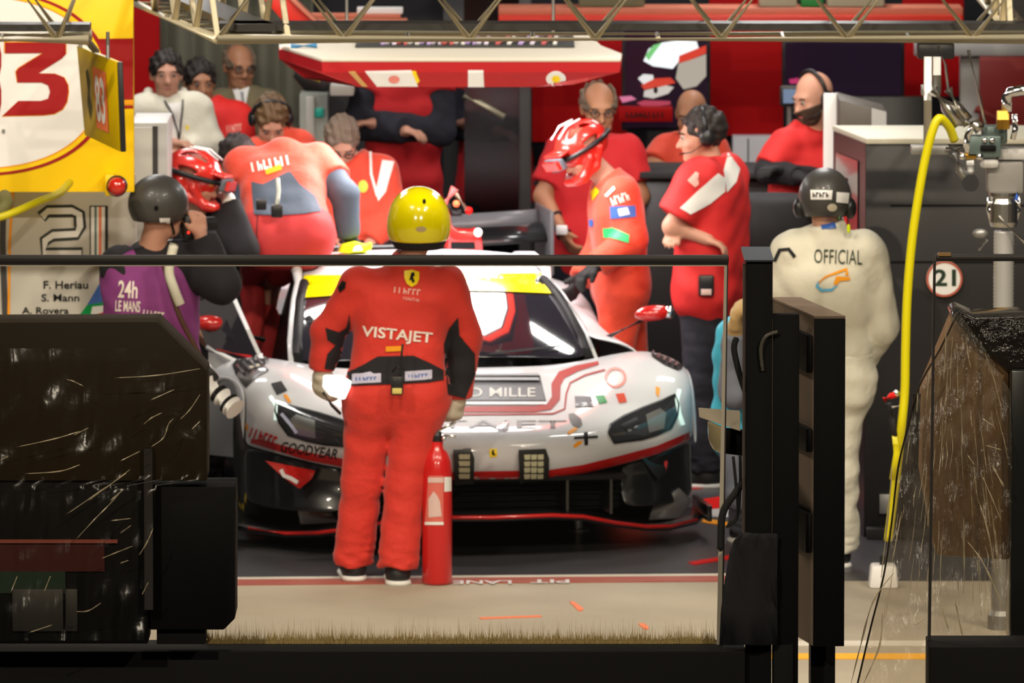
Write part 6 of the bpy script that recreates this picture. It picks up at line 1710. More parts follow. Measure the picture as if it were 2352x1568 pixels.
j = g2.top('vest', mat('bright_red_cloth', (.68, .015, .012), .7), .9, grow=.022, seed=51); g2.legs('trousers', M['cloth_navy'], seed=52); g2.shoes(); g2.hair(M['hair_dark'], 'short')
JB = eval_mesh_bvh([j]); vinyl('lettering', marks_px(6, 520, 286, 556, 302, -.12), JB, mat('pale_pink_print', (.78, .36, .30), .6), g2.root, .006, 8)
g3 = Figure('balding guest with glasses in khaki jacket and white shirt', 46.5,
    dict(head=(550, 155, 0), sha=(505, 240, 0), shb=(620, 240, 0), ela=(490, 320, 0), elb=(640, 320, 0)), look=(.35, -1, -.12), skin='skin_tan', h=.011)
j = g3.top('jacket', M['cloth_khaki'], .95, grow=.024, seed=61); g3.legs('trousers', M['cloth_navy'], seed=62); g3.shoes(); g3.glasses(); g3.hair(M['hair_grey'], 'ring')
JB = eval_mesh_bvh([j]); vinyl('shirt_front', poly_px([(532, 195), (550, 208), (572, 200), (566, 235), (556, 270), (545, 235)]), JB, M['cloth_white'], g3.root, .006, 8)
vinyl('tie', band_px([(556, 212), (560, 240), (560, 275)], 7), JB, mat('grey_tie', (.25, .25, .27), .6), g3.root, .010, 8)

# ---- two men looking down behind the car
m1 = Figure('brown-haired mechanic with a headband looking down behind the bending mechanic', 43.6,
    dict(head=(622, 275, 0), sha=(590, 352, .05), shb=(690, 335, .05), ela=(575, 430, 0), elb=(716, 420, 0)), look=(.1, -.75, -.75), h=.011)
m1.top('shirt', M['cloth_orange'], .9, grow=.02, seed=71); m1.legs('trousers', M['cloth_navy'], seed=72); m1.shoes(); m1.hair(M['hair_brown'], 'short'); m1.headset()
m2 = Figure('grey-brown haired mechanic in orange and white shirt looking down', 43.0,
    dict(head=(785, 325, 0), sha=(758, 408, .06), shb=(880, 392, .06), ela=(745, 500, 0), elb=(905, 490, 0), wra=(770, 560, -.1), wrb=(850, 560, -.1)), look=(.05, -.8, -.7), h=.011)
j = m2.top('shirt', M['cloth_orange'], .95, grow=.024, seed=81); m2.legs('trousers', M['cloth_navy'], seed=82); m2.shoes(); m2.hair(M['hair_grey'], 'short'); m2.glasses()
JB = eval_mesh_bvh([j])
vinyl('white_stripe', poly_px([(878, 368), (904, 372), (886, 440), (868, 462), (862, 440)]), JB, M['cloth_white'], m2.root, .006, 8)
vinyl('white_piping', band_px([(850, 350), (852, 400), (866, 450)], 6), JB, M['cloth_white'], m2.root, .006, 8)
vinyl('round_badge', circ_px(834, 428, 11, 14), JB, mat('lime_badge', (.45, .55, .03), .5), m2.root, .006, 6)

# ---- person with crossed dark sleeves behind the lamp canopy, and an added one standing for a reflection in the smoked door
def crossed(label, D, cx, w_, seed, dim=False):
    f_ = Figure(label, D, dict(head=(cx, 108, 0), sha=(cx - 75, 195, 0), shb=(cx + 75, 195, 0), ela=(cx - 105, 285, -.05), elb=(cx + 85, 300, -.05), wra=(cx - 5, 300, -.20), wrb=(cx - 62, 285, -.18)), H=1.84, h=.011, look=(0, -1, -.1))
    v = f_.top('vest', M['cloth_red_deep'], .08, grow=.036, seed=seed, hem=-.16); f_.top('jacket', M['cloth_navy'], 1.0, grow=.016, seed=seed + 1, arm_grow=.022, collar=False, hem=.05)
    f_.legs('trousers', mat('dark_grey_trouser_cloth', (.04, .042, .05), .8), seed=seed + 2, rise=.04); f_.shoes(); f_.hair(M['hair_dark'], 'short')
    return f_
crossed('person in deep red vest with crossed navy sleeves behind the lamp canopy', 45.4, 928, 1, 91)
crossed('dim figure in red vest added behind the smoked glass door for a reflection', 47.05, 1138, 1, 95)

# ---- right hand group
b1 = Figure('bald man with dark glasses in a red polo behind the helmeted mechanic', 43.6,
    dict(head=(1375, 250, 0), sha=(1290, 348, .05), shb=(1440, 345, .05), ela=(1248, 450, .0), elb=(1470, 450, 0), wra=(1292, 532, -.12), wrb=(1440, 520, -.1)), look=(.15, -1, -.2), skin='skin_tan', fat=1.12, hsc=1.06, h=.011)
b1.top('polo_shirt', M['cloth_red_deep'], .36, grow=.026, seed=101, hem=-.20); b1.legs('trousers', M['cloth_navy'], seed=102, rise=0); b1.shoes(); b1.glasses(); b1.hair(M['hair_grey'], 'ring')
mb = MB(); wj = b1.J['wra']; dj = (b1.J['ela'] - wj).normalized(); mb.tube([wj + dj * .10, wj - dj * .02], [.044, .042], 14); mb.build('wrist_support', M['cloth_black'], b1.root)
mb = MB(); mb.box(P(1290, 528, 43.40), (.06, .02, .05)); mb.build('watch', M['white_gloss'], b1.root, bevel=.008)
b2 = Figure('mechanic in orange red overalls and red vented helmet with goggles, facing left', 41.9,
    dict(head=(1338, 352, 0), sha=(1430, 446, -.17), shb=(1395, 440, .15), ela=(1450, 548, -.22), elb=(1385, 560, .2), wra=(1374, 606, -.28), wrb=(1335, 640, .05),
         hipa=(1430, 650, -.08), hipb=(1425, 652, .09), kna=(1410, 850, -.08), knb=(1452, 850, .08), ana=(1420, 1050, -.08), anb=(1470, 1050, .08)),
    face=-math.pi / 2, look=(-.75, -.45, -.50), hup=(-.25, 0, 1), fat=1.05)
j = b2.top('overall_top', M['cloth_orange'], 1.0, grow=.020, seed=111, hem=-.05, arm_grow=.012); t_ = b2.legs('overall_trousers', M['cloth_orange'], seed=112, grow=.024, wr=.006, rise=.12); b2.shoes()
b2.crew_helmet(M['helmet_red']); b2.glove('a', M['glove_black']); b2.glove('b', M['glove_black'])
JB = eval_mesh_bvh([j, t_])
def b2d(nm, shape, mm, off=.005): return vinyl(nm, shape, JB, mm, b2.root, off, 8)
b2d('sleeve_patch', poly_px([(1402, 474), (1458, 472), (1460, 498), (1404, 502)]), M['blue_vinyl']); b2d('sleeve_patch_mark', poly_px([(1420, 480), (1440, 476), (1446, 492), (1424, 496)]), M['white_gloss'], .008)
b2d('green_band', poly_px([(1386, 524), (1408, 522), (1446, 540), (1444, 558), (1420, 552), (1388, 545)]), mat('bright_green_band', (.02, .40, .12), .5), .008)
b2d('lettering', marks_px(5, 1404, 446, 1446, 466, -.35), whitep); b2d('shield_badge', poly_px([(1358, 440), (1370, 430), (1378, 440), (1362, 462)]), M['yellow_vinyl'])
b2d('lettering', poly_px([(1390, 448), (1396, 452), (1414, 434), (1410, 428)]), whitep); b2d('small_patch', poly_px([(1344, 505), (1364, 504), (1364, 520), (1346, 520)]), M['blue_vinyl'])
b3 = Figure('man with headset in red and white polo, arms crossed, facing left', 41.6,
    dict(head=(1612, 312, 0), sha=(1608, 412, -.16), shb=(1668, 405, .14), ela=(1545, 520, -.20), elb=(1590, 530, .10), wra=(1612, 545, -.22), wrb=(1560, 540, -.12),
         hipa=(1618, 660, -.08), hipb=(1650, 660, .08), kna=(1608, 880, -.09), knb=(1650, 880, .08), ana=(1620, 1082, -.09), anb=(1660, 1070, .09)),
    face=-math.pi / 2, look=(-1, -.12, -.12), H=1.84, fat=1.12, hsc=1.06)
j = b3.top('polo_shirt', mat('scarlet_cloth', (.60, .018, .018), .72, bump=(9, .4, .015)), .40, grow=.040, seed=121, hem=-.16, arm_grow=.010, wr=.005); b3.legs('trousers', M['cloth_navy'], seed=122, grow=.024, rise=-.03); b3.shoes(); b3.hair(M['hair_dark'], 'short'); b3.headset()
JB = eval_mesh_bvh([j])
def b3d(nm, shape, mm, off=.005): return vinyl(nm, shape, JB, mm, b3.root, off, 8)
b3d('white_yoke', poly_px([(1672, 352), (1698, 388), (1690, 418), (1668, 442), (1660, 392)]), M['cloth_white']); b3d('white_sleeve_stripe', poly_px([(1648, 398), (1664, 410), (1664, 440), (1630, 468), (1585, 492), (1562, 478), (1600, 440)]), M['cloth_white'])
b3d('sleeve_lettering', poly_px([(1580, 415), (1598, 395), (1606, 399), (1592, 420), (1604, 424), (1596, 430)]), mat('pale_pink_print', (.78, .36, .30), .6), .007)
b3d('back_lettering', marks_px(6, 1684, 346, 1722, 364, 1.0), mat('pale_pink_print', (.78, .36, .30), .6), .007)
mb = MB(); c = P(1622, 655, 41.36); mb.box(c, (.075, .05, .10)); ro = mb.build('radio', M['plastic_black'], b3.root, bevel=.01)
mb = MB(); mb.box(c + Vector((.0, -.028, -.03)), (.05, .008, .028)); mb.build('display', mat('pale_label', (0.68, 0.48, 0.44), .4), ro, bevel=.002)
b4 = Figure('red-shirted man leaning on the workbench, hidden behind the man with headset', 44.4,
    dict(head=(1588, 262, 0), sha=(1528, 345, .05), shb=(1640, 345, .05), ela=(1500, 382, -.05), elb=(1665, 400, 0), wra=(1552, 393, -.30), wrb=(1620, 393, -.30)), look=(-.2, -1, -.3), skin='skin_tan', h=.011)
b4.top('shirt', M['cloth_orange'], .42, grow=.022, seed=131); b4.legs('trousers', M['cloth_navy'], seed=132); b4.shoes()
b5 = Figure('bearded bald man with headset in red polo and black sleeves, looking left', 43.0,
    dict(head=(1868, 225, 0), sha=(1800, 338, -.05), shb=(1900, 318, .10), ela=(1762, 392, -.12), elb=(1915, 420, 0), wra=(1830, 405, -.28), wrb=(1800, 395, -.22)), look=(-.75, -.55, -.25), hsc=1.05, h=.011,
    X=P(1850, 400, 43).x, face=-.6)
j = b5.top('polo_shirt', mat('scarlet_cloth', (.60, .018, .018), .72), .42, grow=.026, seed=141, hem=-.2); b5.top('black_sleeves', M['cloth_black'], 1.0, grow=.008, seed=142, collar=False, hem=.1, arm_grow=.008); b5.legs('trousers', M['cloth_navy'], seed=143); b5.shoes()
b5.beard(M['beard']); b5.headset(); b5.glove('a', M['glove_black']); b5.glove('b', M['glove_black'])

# ---- official in cream overalls
of = Figure('official in cream overalls and grey helmet with ear muffs, back to viewer', 38.4,
    dict(head=(1895, 470, .02), sha=(1822, 578, 0), shb=(1985, 580, 0), ela=(1790, 730, .05), elb=(2016, 745, .06), wra=(1830, 850, .12), wrb=(1960, 850, .16),
         hipa=(1862, 870, 0), hipb=(1928, 870, .04), kna=(1868, 1080, 0), knb=(1922, 1090, .08), ana=(1872, 1285, .08), anb=(1925, 1285, .16)), face=math.pi, look=(.1, 1, -.12), fat=1.10,
    hand=dict(b=dict(curl=.8, dir=Vector((-.3, .1, -.9)), up=Vector((.5, -.6, 0)))))
j = of.top('overall_top', M['cloth_cream'], 1.0, grow=.026, seed=151, hem=-.08, arm_grow=.020, wr=.005, collar=.10); t_ = of.legs('overall_trousers', M['cloth_cream'], seed=152, grow=.030, rise=.12, flare=.03, wr=.006); of.shoes()
he = of.round_helmet(M['helmet_dark'], muffs=True, r=(.118, .136, .130), drop=-.055)
HB = eval_mesh_bvh([he]); JB = eval_mesh_bvh([j, t_])
vinyl('helmet_label', poly_px([(1862, 436), (1912, 437), (1910, 458), (1863, 458)]), HB, M['white_paint'], he, .003, 6)
vinyl('helmet_lettering', marks_px(5, 1868, 442, 1904, 453), HB, M['black_vinyl'], he, .006, 5)
vinyl('helmet_label', poly_px([(1921, 441), (1950, 443), (1947, 467), (1920, 464)]), HB, M['white_paint'], he, .003, 6)
vinyl('helmet_sticker', circ_px(1911, 476, 11, 9, 10), HB, mat('cream_sticker', (.6, .55, .42), .5), he, .003, 6)
vinyl('lettering', text_px('OFFICIAL', 1870, 573, 1980, 606, .03, spacing=1.05), JB, mat('dark_green_print', (.02, .035, .02), .6), of.root, .005, 8)
vinyl('orange_mark', band_px([(1878, 650), (1895, 636), (1925, 625), (1944, 618), (1945, 632)], [2, 4, 6, 8, 8]), JB, M['orange_vinyl'], of.root, .005, 7)
vinyl('orange_mark', poly_px([(1920, 634), (1952, 636), (1952, 643), (1930, 645), (1920, 655), (1914, 652)]), JB, M['orange_vinyl'], of.root, .006, 7)
vinyl('blue_mark', band_px([(1880, 645), (1876, 656), (1886, 666), (1910, 665), (1924, 654)], [3, 7, 7, 6, 2]), JB, mat('sky_blue_print', (.10, .42, .68), .5), of.root, .005, 7)
vinyl('collar_label', poly_px([(1885, 515), (1918, 512), (1920, 524), (1888, 527)]), JB, M['blue_vinyl'], of.root, .005, 7)
vinyl('shoulder_edge', band_px([(1780, 600), (1792, 574), (1812, 572), (1826, 590)], 8), JB, M['cloth_black'], of.root, .005, 7)
mb = MB(); mb.ball(P(1949, 525, 38.3), .012, 8, (.7, .7, 1.8)); mb.build('lime_cord', M['lime_cloth'], of.root, smooth=True)

# ---- stooping marshal half hidden by the post
st = Figure('stooping marshal in chrome helmet and cyan vest behind the black post', 39.3,
    dict(head=(1772, 688, 0), sha=(1700, 770, 0), shb=(1775, 790, .1), ela=(1690, 900, -.1), elb=(1790, 900, 0), wra=(1690, 765, -.2), wrb=(1760, 960, -.1), hipa=(1700, 985, .1), hipb=(1760, 985, .2),
         kna=(1705, 1130, -.15), knb=(1765, 1130, -.05), ana=(1710, 1280, .15), anb=(1770, 1280, .25)), face=2.4, look=(.5, .8, -.3), X=P(1740, 900, 39.3).x)
st.top('cyan_vest', M['cloth_cyan'], .1, grow=.034, seed=161); st.top('jacket', M['cloth_grey'], 1.0, grow=.016, seed=162, arm_grow=.015, collar=False); st.legs('trousers', M['cloth_grey'], seed=163); st.shoes()
st.round_helmet(M['chrome'], r=(.120, .140, .135), drop=-.05); st.glove('a', M['glove_tan'], .012, .05)
# ================================================================== pit wall in the foreground
Yw = 28.0
wallblk = mat('black_pit_wall_paint', (0.0035, 0.003, 0.0035), 0.6, spec=0.15)
bar_m = mat('black_bar_paint', (0.022, 0.017, 0.016), 0.45)
pane_m = bpy.data.materials.new('clear_acrylic'); pane_m.use_nodes = True
nt = pane_m.node_tree; nt.nodes.remove(nt.nodes['Principled BSDF'])
tr = nt.nodes.new('ShaderNodeBsdfTransparent'); tr.inputs['Color'].default_value = (0.97, 0.97, 0.96, 1)
gl = nt.nodes.new('ShaderNodeBsdfGlossy'); gl.inputs['Roughness'].default_value = 0.03
mx = nt.nodes.new('ShaderNodeMixShader'); mx.inputs['Fac'].default_value = 0.015
nt.links.new(tr.outputs[0], mx.inputs[1]); nt.links.new(gl.outputs[0], mx.inputs[2]); nt.links.new(mx.outputs[0], nt.nodes['Material Output'].inputs['Surface'])
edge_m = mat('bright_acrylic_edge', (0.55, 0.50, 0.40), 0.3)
def wbox(x0, y0, x1, y1, Y=Yw, t=.1):
    a = P(x0, y1, Y); b = P(x1, y0, Y); return (a.x, Y, a.z), (b.x, Y + t, b.z)
wl = P(0, 1480, Yw).z
mb = MB(); a = P(-80, 1480, Yw); b = P(1710, 1480, Yw); mb.box2((a.x, Yw - .15, 0), (b.x, Yw + .12, wl)); struct(mb.build('wall_pit', wallblk, bevel=.006))
mb = MB(); a = P(2130, 1470, Yw); b = P(2500, 1470, Yw); mb.box2((a.x, Yw - .15, 0), (b.x, Yw + .12, a.z)); struct(mb.build('wall_pit_end', wallblk, bevel=.006))
sc1 = thing('debris_screen', 'long clear acrylic screen with a black top rail on the pit wall', 'screen', (P(830, 1480, Yw).x, Yw, wl))
mb = MB(); p0, p1 = wbox(-80, 607, 1660, 1480, Yw, .012); mb.box2(p0, p1); mb.build('pane', pane_m, sc1)
mb = MB(); p0, p1 = wbox(-80, 588, 1674, 607, Yw - .02, .05); mb.box2(p0, p1); mb.build('top_rail', bar_m, sc1, bevel=.004)
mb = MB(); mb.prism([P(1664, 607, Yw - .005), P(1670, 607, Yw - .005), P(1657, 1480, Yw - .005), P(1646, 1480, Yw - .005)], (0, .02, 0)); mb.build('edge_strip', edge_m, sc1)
mb = MB(); mb.prism([P(1670, 607, Yw), P(1673, 607, Yw), P(1661, 1480, Yw), P(1657, 1480, Yw)], (0, .02, 0)); mb.build('edge_seal', bar_m, sc1)
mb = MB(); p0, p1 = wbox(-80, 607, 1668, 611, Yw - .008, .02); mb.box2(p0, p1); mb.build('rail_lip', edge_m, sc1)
sc2 = thing('debris_screen', 'short clear acrylic screen at the right end of the pit wall', 'screen', (P(2250, 1470, Yw).x, Yw, P(2250, 1470, Yw).z))
mb = MB(); p0, p1 = wbox(2146, 600, 2500, 1470, Yw, .012); mb.box2(p0, p1); mb.build('pane', pane_m, sc2)
mb = MB(); p0, p1 = wbox(2150, 586, 2500, 600, Yw - .02, .05); mb.box2(p0, p1); mb.build('top_rail', bar_m, sc2, bevel=.004)
mb = MB(); mb.prism([P(2144, 600, Yw - .004), P(2150, 600, Yw - .004), P(2138, 1470, Yw - .004), P(2131, 1470, Yw - .004)], (0, .02, 0)); mb.build('edge_strip', bar_m, sc2)
mb = MB(); p0, p1 = wbox(2155, 581, 2184, 588, Yw - .03, .02); mb.box2(p0, p1); mb.build('reflector', mat('brass_yellow_reflector', (.85, .5, .2), .2, metal=.6), sc2)

# black post and cabinet beside the gap
po = thing('gate_post', 'tall matte black steel post beside the acrylic screen', 'post', (P(1745, 1400, 27.9).x, 27.9, 0))
mb = MB(); p0, p1 = wbox(1712, 600, 1775, 1566, 27.9, .09); mb.box2((p0[0], p0[1], 0), p1); mb.build('upright', M['black_matte'], po, bevel=.003)
mb = MB(); z = P(1712, 600, 27.9).z; a = P(1712, 600, 27.9).x; b = P(1777, 600, 27.9).x; mb.box2((a - .003, 27.88, z), (b, 28.35, z + .006)); mb.build('cap', mat('dark_slate_cap', (.022, .026, .040), .4), po)
mb = MB(); p0, p1 = wbox(1774, 722, 1836, 1500, 27.9, .05); mb.box2((p0[0], p0[1], P(1774, 1600, 27.9).z), p1); mb.build('side_plate', M['black_matte'], po, bevel=.003)
mb = MB(); p0, p1 = wbox(1776, 1480, 1822, 1640, 27.88, .07); mb.box2((p0[0], p0[1], 0), p1); mb.build('foot_plate', M['black_matte'], po, bevel=.003)
mb = MB(); mb.tube(spline([P(1752, 850, 27.88), P(1748, 800, 27.87), P(1760, 772, 27.86), P(1785, 762, 27.87)]), .006, 6); mb.build('cable_loop', mat('grey_cable', (.10, .09, .07), .4), po, smooth=True)
mb = MB(); p0, p1 = wbox(1705, 606, 1713, 1230, 27.92, .04); mb.box2(p0, p1); mb.build('lit_edge', mat('brown_grey_edge', (.07, .05, .042), .6), po)
gbx = thing('gate_cabinet', 'black control cabinet with brown side set behind the black post', 'cabinet', (P(1905, 1480, Yw).x, Yw, 0))
brown = mat('lit_brown_panel', (0.19, 0.135, 0.095), 0.7, noise=(6, .5, (.13, .09, .06)))  # brown of the lit side and top put into the colour
fl, frr = P(1870, 732, Yw), P(1942, 730, Yw); dpt = Vector((-.123, .62, 0)); zb = P(1870, 1484, Yw).z
mb = MB(); mb.prism([(fl.x, Yw, zb), (frr.x, Yw, zb), (frr.x, Yw, fl.z), (fl.x, Yw, fl.z)], (0, .015, 0)); mb.build('front', M['black_matte'], gbx, bevel=.002)
L0 = Vector((fl.x, Yw + .015, zb)); mb = MB(); mb.prism([L0, L0 + dpt, L0 + dpt + Vector((0, 0, fl.z - zb)), L0 + Vector((0, 0, fl.z - zb))], (.012, 0, 0)); mb.build('side', brown, gbx)
mb = MB(); T0 = Vector((fl.x, Yw, fl.z)); mb.prism([T0, T0 + Vector((frr.x - fl.x, 0, 0)), T0 + Vector((frr.x - fl.x, 0, 0)) + dpt, T0 + dpt], (0, 0, .010)); mb.build('top', brown, gbx, bevel=.002)
mb = MB(); e = T0 + dpt; mb.box2((e.x, e.y - .02, e.z - .06), (e.x + .10, e.y, e.z)); mb.build('back_rail', brown, gbx)
for y0, y1 in ((770, 858), (985, 1040), (1180, 1272)):
    zz0, zz1 = P(1850, y1, Yw).z, P(1850, y0, Yw).z
    mb = MB(); mb.prism([Vector((fl.x - .004, Yw + .02, zz0)), Vector((fl.x - .004, Yw + .02, zz0)) + dpt * .55, Vector((fl.x - .004, Yw + .02, zz1)) + dpt * .55, Vector((fl.x - .004, Yw + .02, zz1))], (-.02, 0, 0)); mb.build('hinge_block', M['black_matte'], gbx, bevel=.004)
mb = MB(); mb.box2((fl.x + .0, Yw + .2, 0), (fl.x + .08, Yw + .4, zb)); mb.build('stand', M['black_matte'], gbx)
# shelf with covered unit and cables left of the post
sf = thing('cable_shelf', 'small brown shelf with a plastic covered unit left of the post', 'shelf', (P(1655, 985, 28.2).x, 28.2, P(1655, 1080, 28.2).z))
a = P(1604, 940, 28.05); b = P(1700, 975, 28.05)
mb = MB(); mb.prism([P(1604, 938, 28.3), P(1700, 945, 28.35), P(1700, 975, 28.02), P(1700, 990, 28.02), P(1606, 958, 28.28)], (.0, .03, 0)); mb.build('board', mat('tan_shelf', (.22, .18, .12), .6), sf, bevel=.003)
mb = MB(); mb.prism([P(1626, 968, 28.2), P(1664, 985, 28.1), P(1662, 1042, 28.1), P(1640, 1036, 28.15), P(1628, 1015, 28.2)], (0, .06, 0)); mb.build('covered_unit', mat('plastic_wrapped_unit', (.32, .26, .14), .25, coat=.5), sf, bevel=.008)
mb = MB(); mb.prism([P(1664, 985, 28.12), P(1712, 990, 28.12), P(1712, 1048, 28.12), P(1664, 1042, 28.12)], (0, .05, 0)); mb.build('black_unit', M['black_matte'], sf, bevel=.006)
for i, pts in enumerate(([(1684, 1048), (1690, 1110), (1694, 1180), (1672, 1205)], [(1700, 1045), (1700, 1120), (1692, 1190), (1668, 1210)], [(1692, 775), (1686, 800), (1696, 850), (1712, 900)], [(1712, 1100), (1690, 1130), (1660, 1180), (1655, 1260)])):
    mb = MB(); mb.tube(spline([P(x, y, 27.98) for x, y in pts]), (.005, .005, .010, .012)[i], 8); mb.build('cable', M['rubber'], sf, smooth=True)
# sagging black cover at the foot of the post
rows = []
for k, (y, xl) in enumerate(((1225, 1700), (1240, 1686), (1270, 1680), (1330, 1670), (1400, 1660), (1480, 1655))):
    rows.append([P(xl + (1780 - xl) * u, y, 27.86 - .05 * math.sin(u * 3.1) + .015 * math.sin(u * 14 + y * .05)) for u in np.linspace(0, 1, 9)])
mb = MB(); mb.grid(rows); o = mb.build('black_cover', M['cloth_black'], smooth=True, solid=.01); set_props(o, 'sagging black cover wrapped round the foot of the post', 'cover')

# ---- crumpled clear film
film = bpy.data.materials.new('clear_plastic_film'); film.use_nodes = True
def make_film(m, tint, gloss, rough, bs, bd_, scl, milk=0.0):
    nt = m.node_tree; nt.nodes.remove(nt.nodes['Principled BSDF'])
    tr = nt.nodes.new('ShaderNodeBsdfTransparent'); tr.inputs['Color'].default_value = (*tint, 1)
    g = nt.nodes.new('ShaderNodeBsdfGlossy'); g.inputs['Roughness'].default_value = rough
    mxs = nt.nodes.new('ShaderNodeMixShader'); mxs.inputs['Fac'].default_value = gloss
    tc = nt.nodes.new('ShaderNodeTexCoord'); mp = nt.nodes.new('ShaderNodeMapping'); mp.inputs['Scale'].default_value = scl
    n = nt.nodes.new('ShaderNodeTexNoise'); n.inputs['Scale'].default_value = 9; n.inputs['Detail'].default_value = 4; n.inputs['Distortion'].default_value = 1.6
    b = nt.nodes.new('ShaderNodeBump'); b.inputs['Strength'].default_value = bs; b.inputs['Distance'].default_value = bd_
    nt.links.new(tc.outputs['Object'], mp.inputs['Vector']); nt.links.new(mp.outputs['Vector'], n.inputs['Vector']); nt.links.new(n.outputs['Fac'], b.inputs['Height'])
    nt.links.new(b.outputs['Normal'], g.inputs['Normal']); nt.links.new(tr.outputs[0], mxs.inputs[1]); nt.links.new(g.outputs[0], mxs.inputs[2])
    df = nt.nodes.new('ShaderNodeBsdfTranslucent'); df.inputs['Color'].default_value = (.75, .66, .5, 1); nt.links.new(b.outputs['Normal'], df.inputs['Normal'])
    m2 = nt.nodes.new('ShaderNodeMixShader'); m2.inputs['Fac'].default_value = milk
    nt.links.new(mxs.outputs[0], m2.inputs[1]); nt.links.new(df.outputs[0], m2.inputs[2])
    nt.links.new(m2.outputs[0], nt.nodes['Material Output'].inputs['Surface'])
make_film(film, (.90, .86, .78), .16, .30, .6, .04, (6, 6, .30), .10)
film2 = bpy.data.materials.new('dark_plastic_film'); film2.use_nodes = True
make_film(film2, (.95, .92, .85), .03, .22, .12, .03, (.5, .5, .7))

# ---- covered timing stand at the left
ts = thing('covered_monitor_stand', 'dark brown box monitor stand wrapped in clear plastic at the lower left', 'equipment', (P(220, 1478, 27.5).x, 27.5, P(220, 1478, 27.6).z))
olive = mat('olive_brown_panel', (0.026, 0.017, 0.006), 0.6, noise=(1.2, .6, (.016, .010, .004)), spec=.2)
mb = MB(); mb.prism([P(x, y, 27.6) for x, y in ((-80, 740), (362, 738), (475, 850), (475, 1104), (-80, 1104))], (0, .25, 0)); mb.build('hood', olive, ts, bevel=.004)
mb = MB(); mb.prism([P(x, y, 27.62) for x, y in ((-80, 1080), (340, 1080), (340, 1478), (-80, 1478))], (0, .22, 0)); mb.build('lower_body', M['black_matte'], ts, bevel=.004)
mb = MB(); p0, p1 = wbox(332, 1030, 350, 1400, 27.56, .03); mb.box2(p0, p1); mb.build('frame_tube', mat('dark_steel', (.05, .045, .045), .35, metal=.5), ts)
mb = MB(); p0, p1 = wbox(-80, 1250, 240, 1312, 27.61, .01); mb.box2(p0, p1); mb.build('inner_red_glow', mat('painted_red_glow', (.055, .004, .004), .4), ts)  # red glow from inside painted as a dark red plate
mb = MB(); p0, p1 = wbox(-80, 1239, 270, 1247, 27.60, .012); mb.box2(p0, p1); mb.build('red_strip', mat('dull_red_strip', (.30, .07, .05), .4), ts)
mb = MB(); p0, p1 = wbox(-80, 1312, 150, 1362, 27.61, .01); mb.box2(p0, p1); mb.build('green_panel', mat('dark_green_panel', (.010, .030, .018), .4), ts)
for x0, x1 in ((28, 145), (150, 178)):
    mb = MB(); p0, p1 = wbox(x0, 1352, x1, 1450, 27.60, .02); mb.box2(p0, p1); mb.build('grey_unit', mat('dark_grey_unit', (.022, .021, .022), .5), ts, bevel=.004)
def sheet(outline_rows, Y, amp, seed, n=44):
    """crumpled film: rows of (y, xl, xr) in the photograph's frame"""
    rs = np.random.RandomState(seed); K = rs.normal(size=(9, 2)) * .035; ph_ = rs.uniform(0, 6, 9); rows = []
    ys = np.linspace(outline_rows[0][0], outline_rows[-1][0], n)
    for y in ys:
        xl = np.interp(y, [r[0] for r in outline_rows], [r[1] for r in outline_rows]); xr = np.interp(y, [r[0] for r in outline_rows], [r[2] for r in outline_rows]); row = []
        for u in np.linspace(0, 1, n):
            x = xl + (xr - xl) * u
            d = sum(1 - abs(math.sin(K[i][0] * x + K[i][1] * y * .5 + ph_[i])) * 2 for i in range(9)) / 9
            row.append(P(x, y, Y - amp * d))
        rows.append(row)
    mb = MB(); mb.grid(rows); return mb
sheet([(800, -60, 440), (836, -60, 470), (1100, -60, 470), (1110, -60, 360), (1470, -60, 330)], 27.48, .03, 5, 50).build('plastic_wrap', film2, ts, smooth=True, recalc=False)
bx = thing('speaker_box', 'plain black chamfered box on the pit wall beside the covered stand', 'box', (P(440, 1478, 27.65).x, 27.65, wl))
mb = MB(); mb.prism([P(x, y, 27.66) for x, y in ((343, 1117), (540, 1117), (540, 1420), (514, 1446), (343, 1446))], (0, .25, 0)); mb.build('casing', wallblk, bx, bevel=.004)
mb = MB(); p0, p1 = wbox(360, 1446, 472, 1479, 27.70, .15); mb.box2(p0, p1); mb.build('base', wallblk, bx)
# ---- wrapped stand at the right
rsd = thing('covered_timing_stand', 'tall brown stand wrapped in glossy clear plastic at the lower right', 'equipment', (P(2200, 1500, 28.6).x, 28.6, 0))
core = mat('brown_timber_stand', (0.30, 0.17, 0.07), 0.6, noise=(5, .8, (.10, .05, .02)), bump=(8, .5, .02, (3, 3, .3)))
z0_ = 0.0
q = [P(x, y, 28.55) for x, y in ((2196, 726), (2318, 850), (2318, 1286), (2150, 1275), (2118, 1090), (2122, 900))]
mb = MB(); mb.prism(q, (0, .3, 0)); mb.build('core', core, rsd, bevel=.01)
q = [P(x, y, 28.5) for x, y in ((2186, 730), (2200, 714), (2240, 732), (2352, 728), (2440, 740), (2440, 870), (2340, 862), (2310, 850), (2240, 790))]
mb = MB(); mb.prism(q, (0, .35, 0)); mb.build('black_cover', mat('black_plastic_sheet', (.016, .012, .010), .18, coat=.6, bump=(9, 1.0, .05)), rsd, bevel=.008)
mb = MB(); p0, p1 = wbox(2318, 850, 2460, 1475, 28.45, .2); mb.box2(p0, p1); mb.build('black_case', mat('black_gloss_case', (.010, .011, .011), .25), rsd, bevel=.006)
mb = MB(); mb.prism([P(x, y, 28.5) for x, y in ((2098, 905), (2115, 905), (2108, 1090), (2092, 1090))], (0, .03, 0)); mb.build('black_strap', M['black_matte'], rsd)
sheet([(722, 2190, 2205), (800, 2160, 2262), (900, 2110, 2322), (1080, 2062, 2324), (1300, 2030, 2322), (1450, 2000, 2322), (1600, 1960, 2322)], 28.42, .06, 9, 60).build('plastic_wrap', film, rsd, smooth=True, recalc=False)

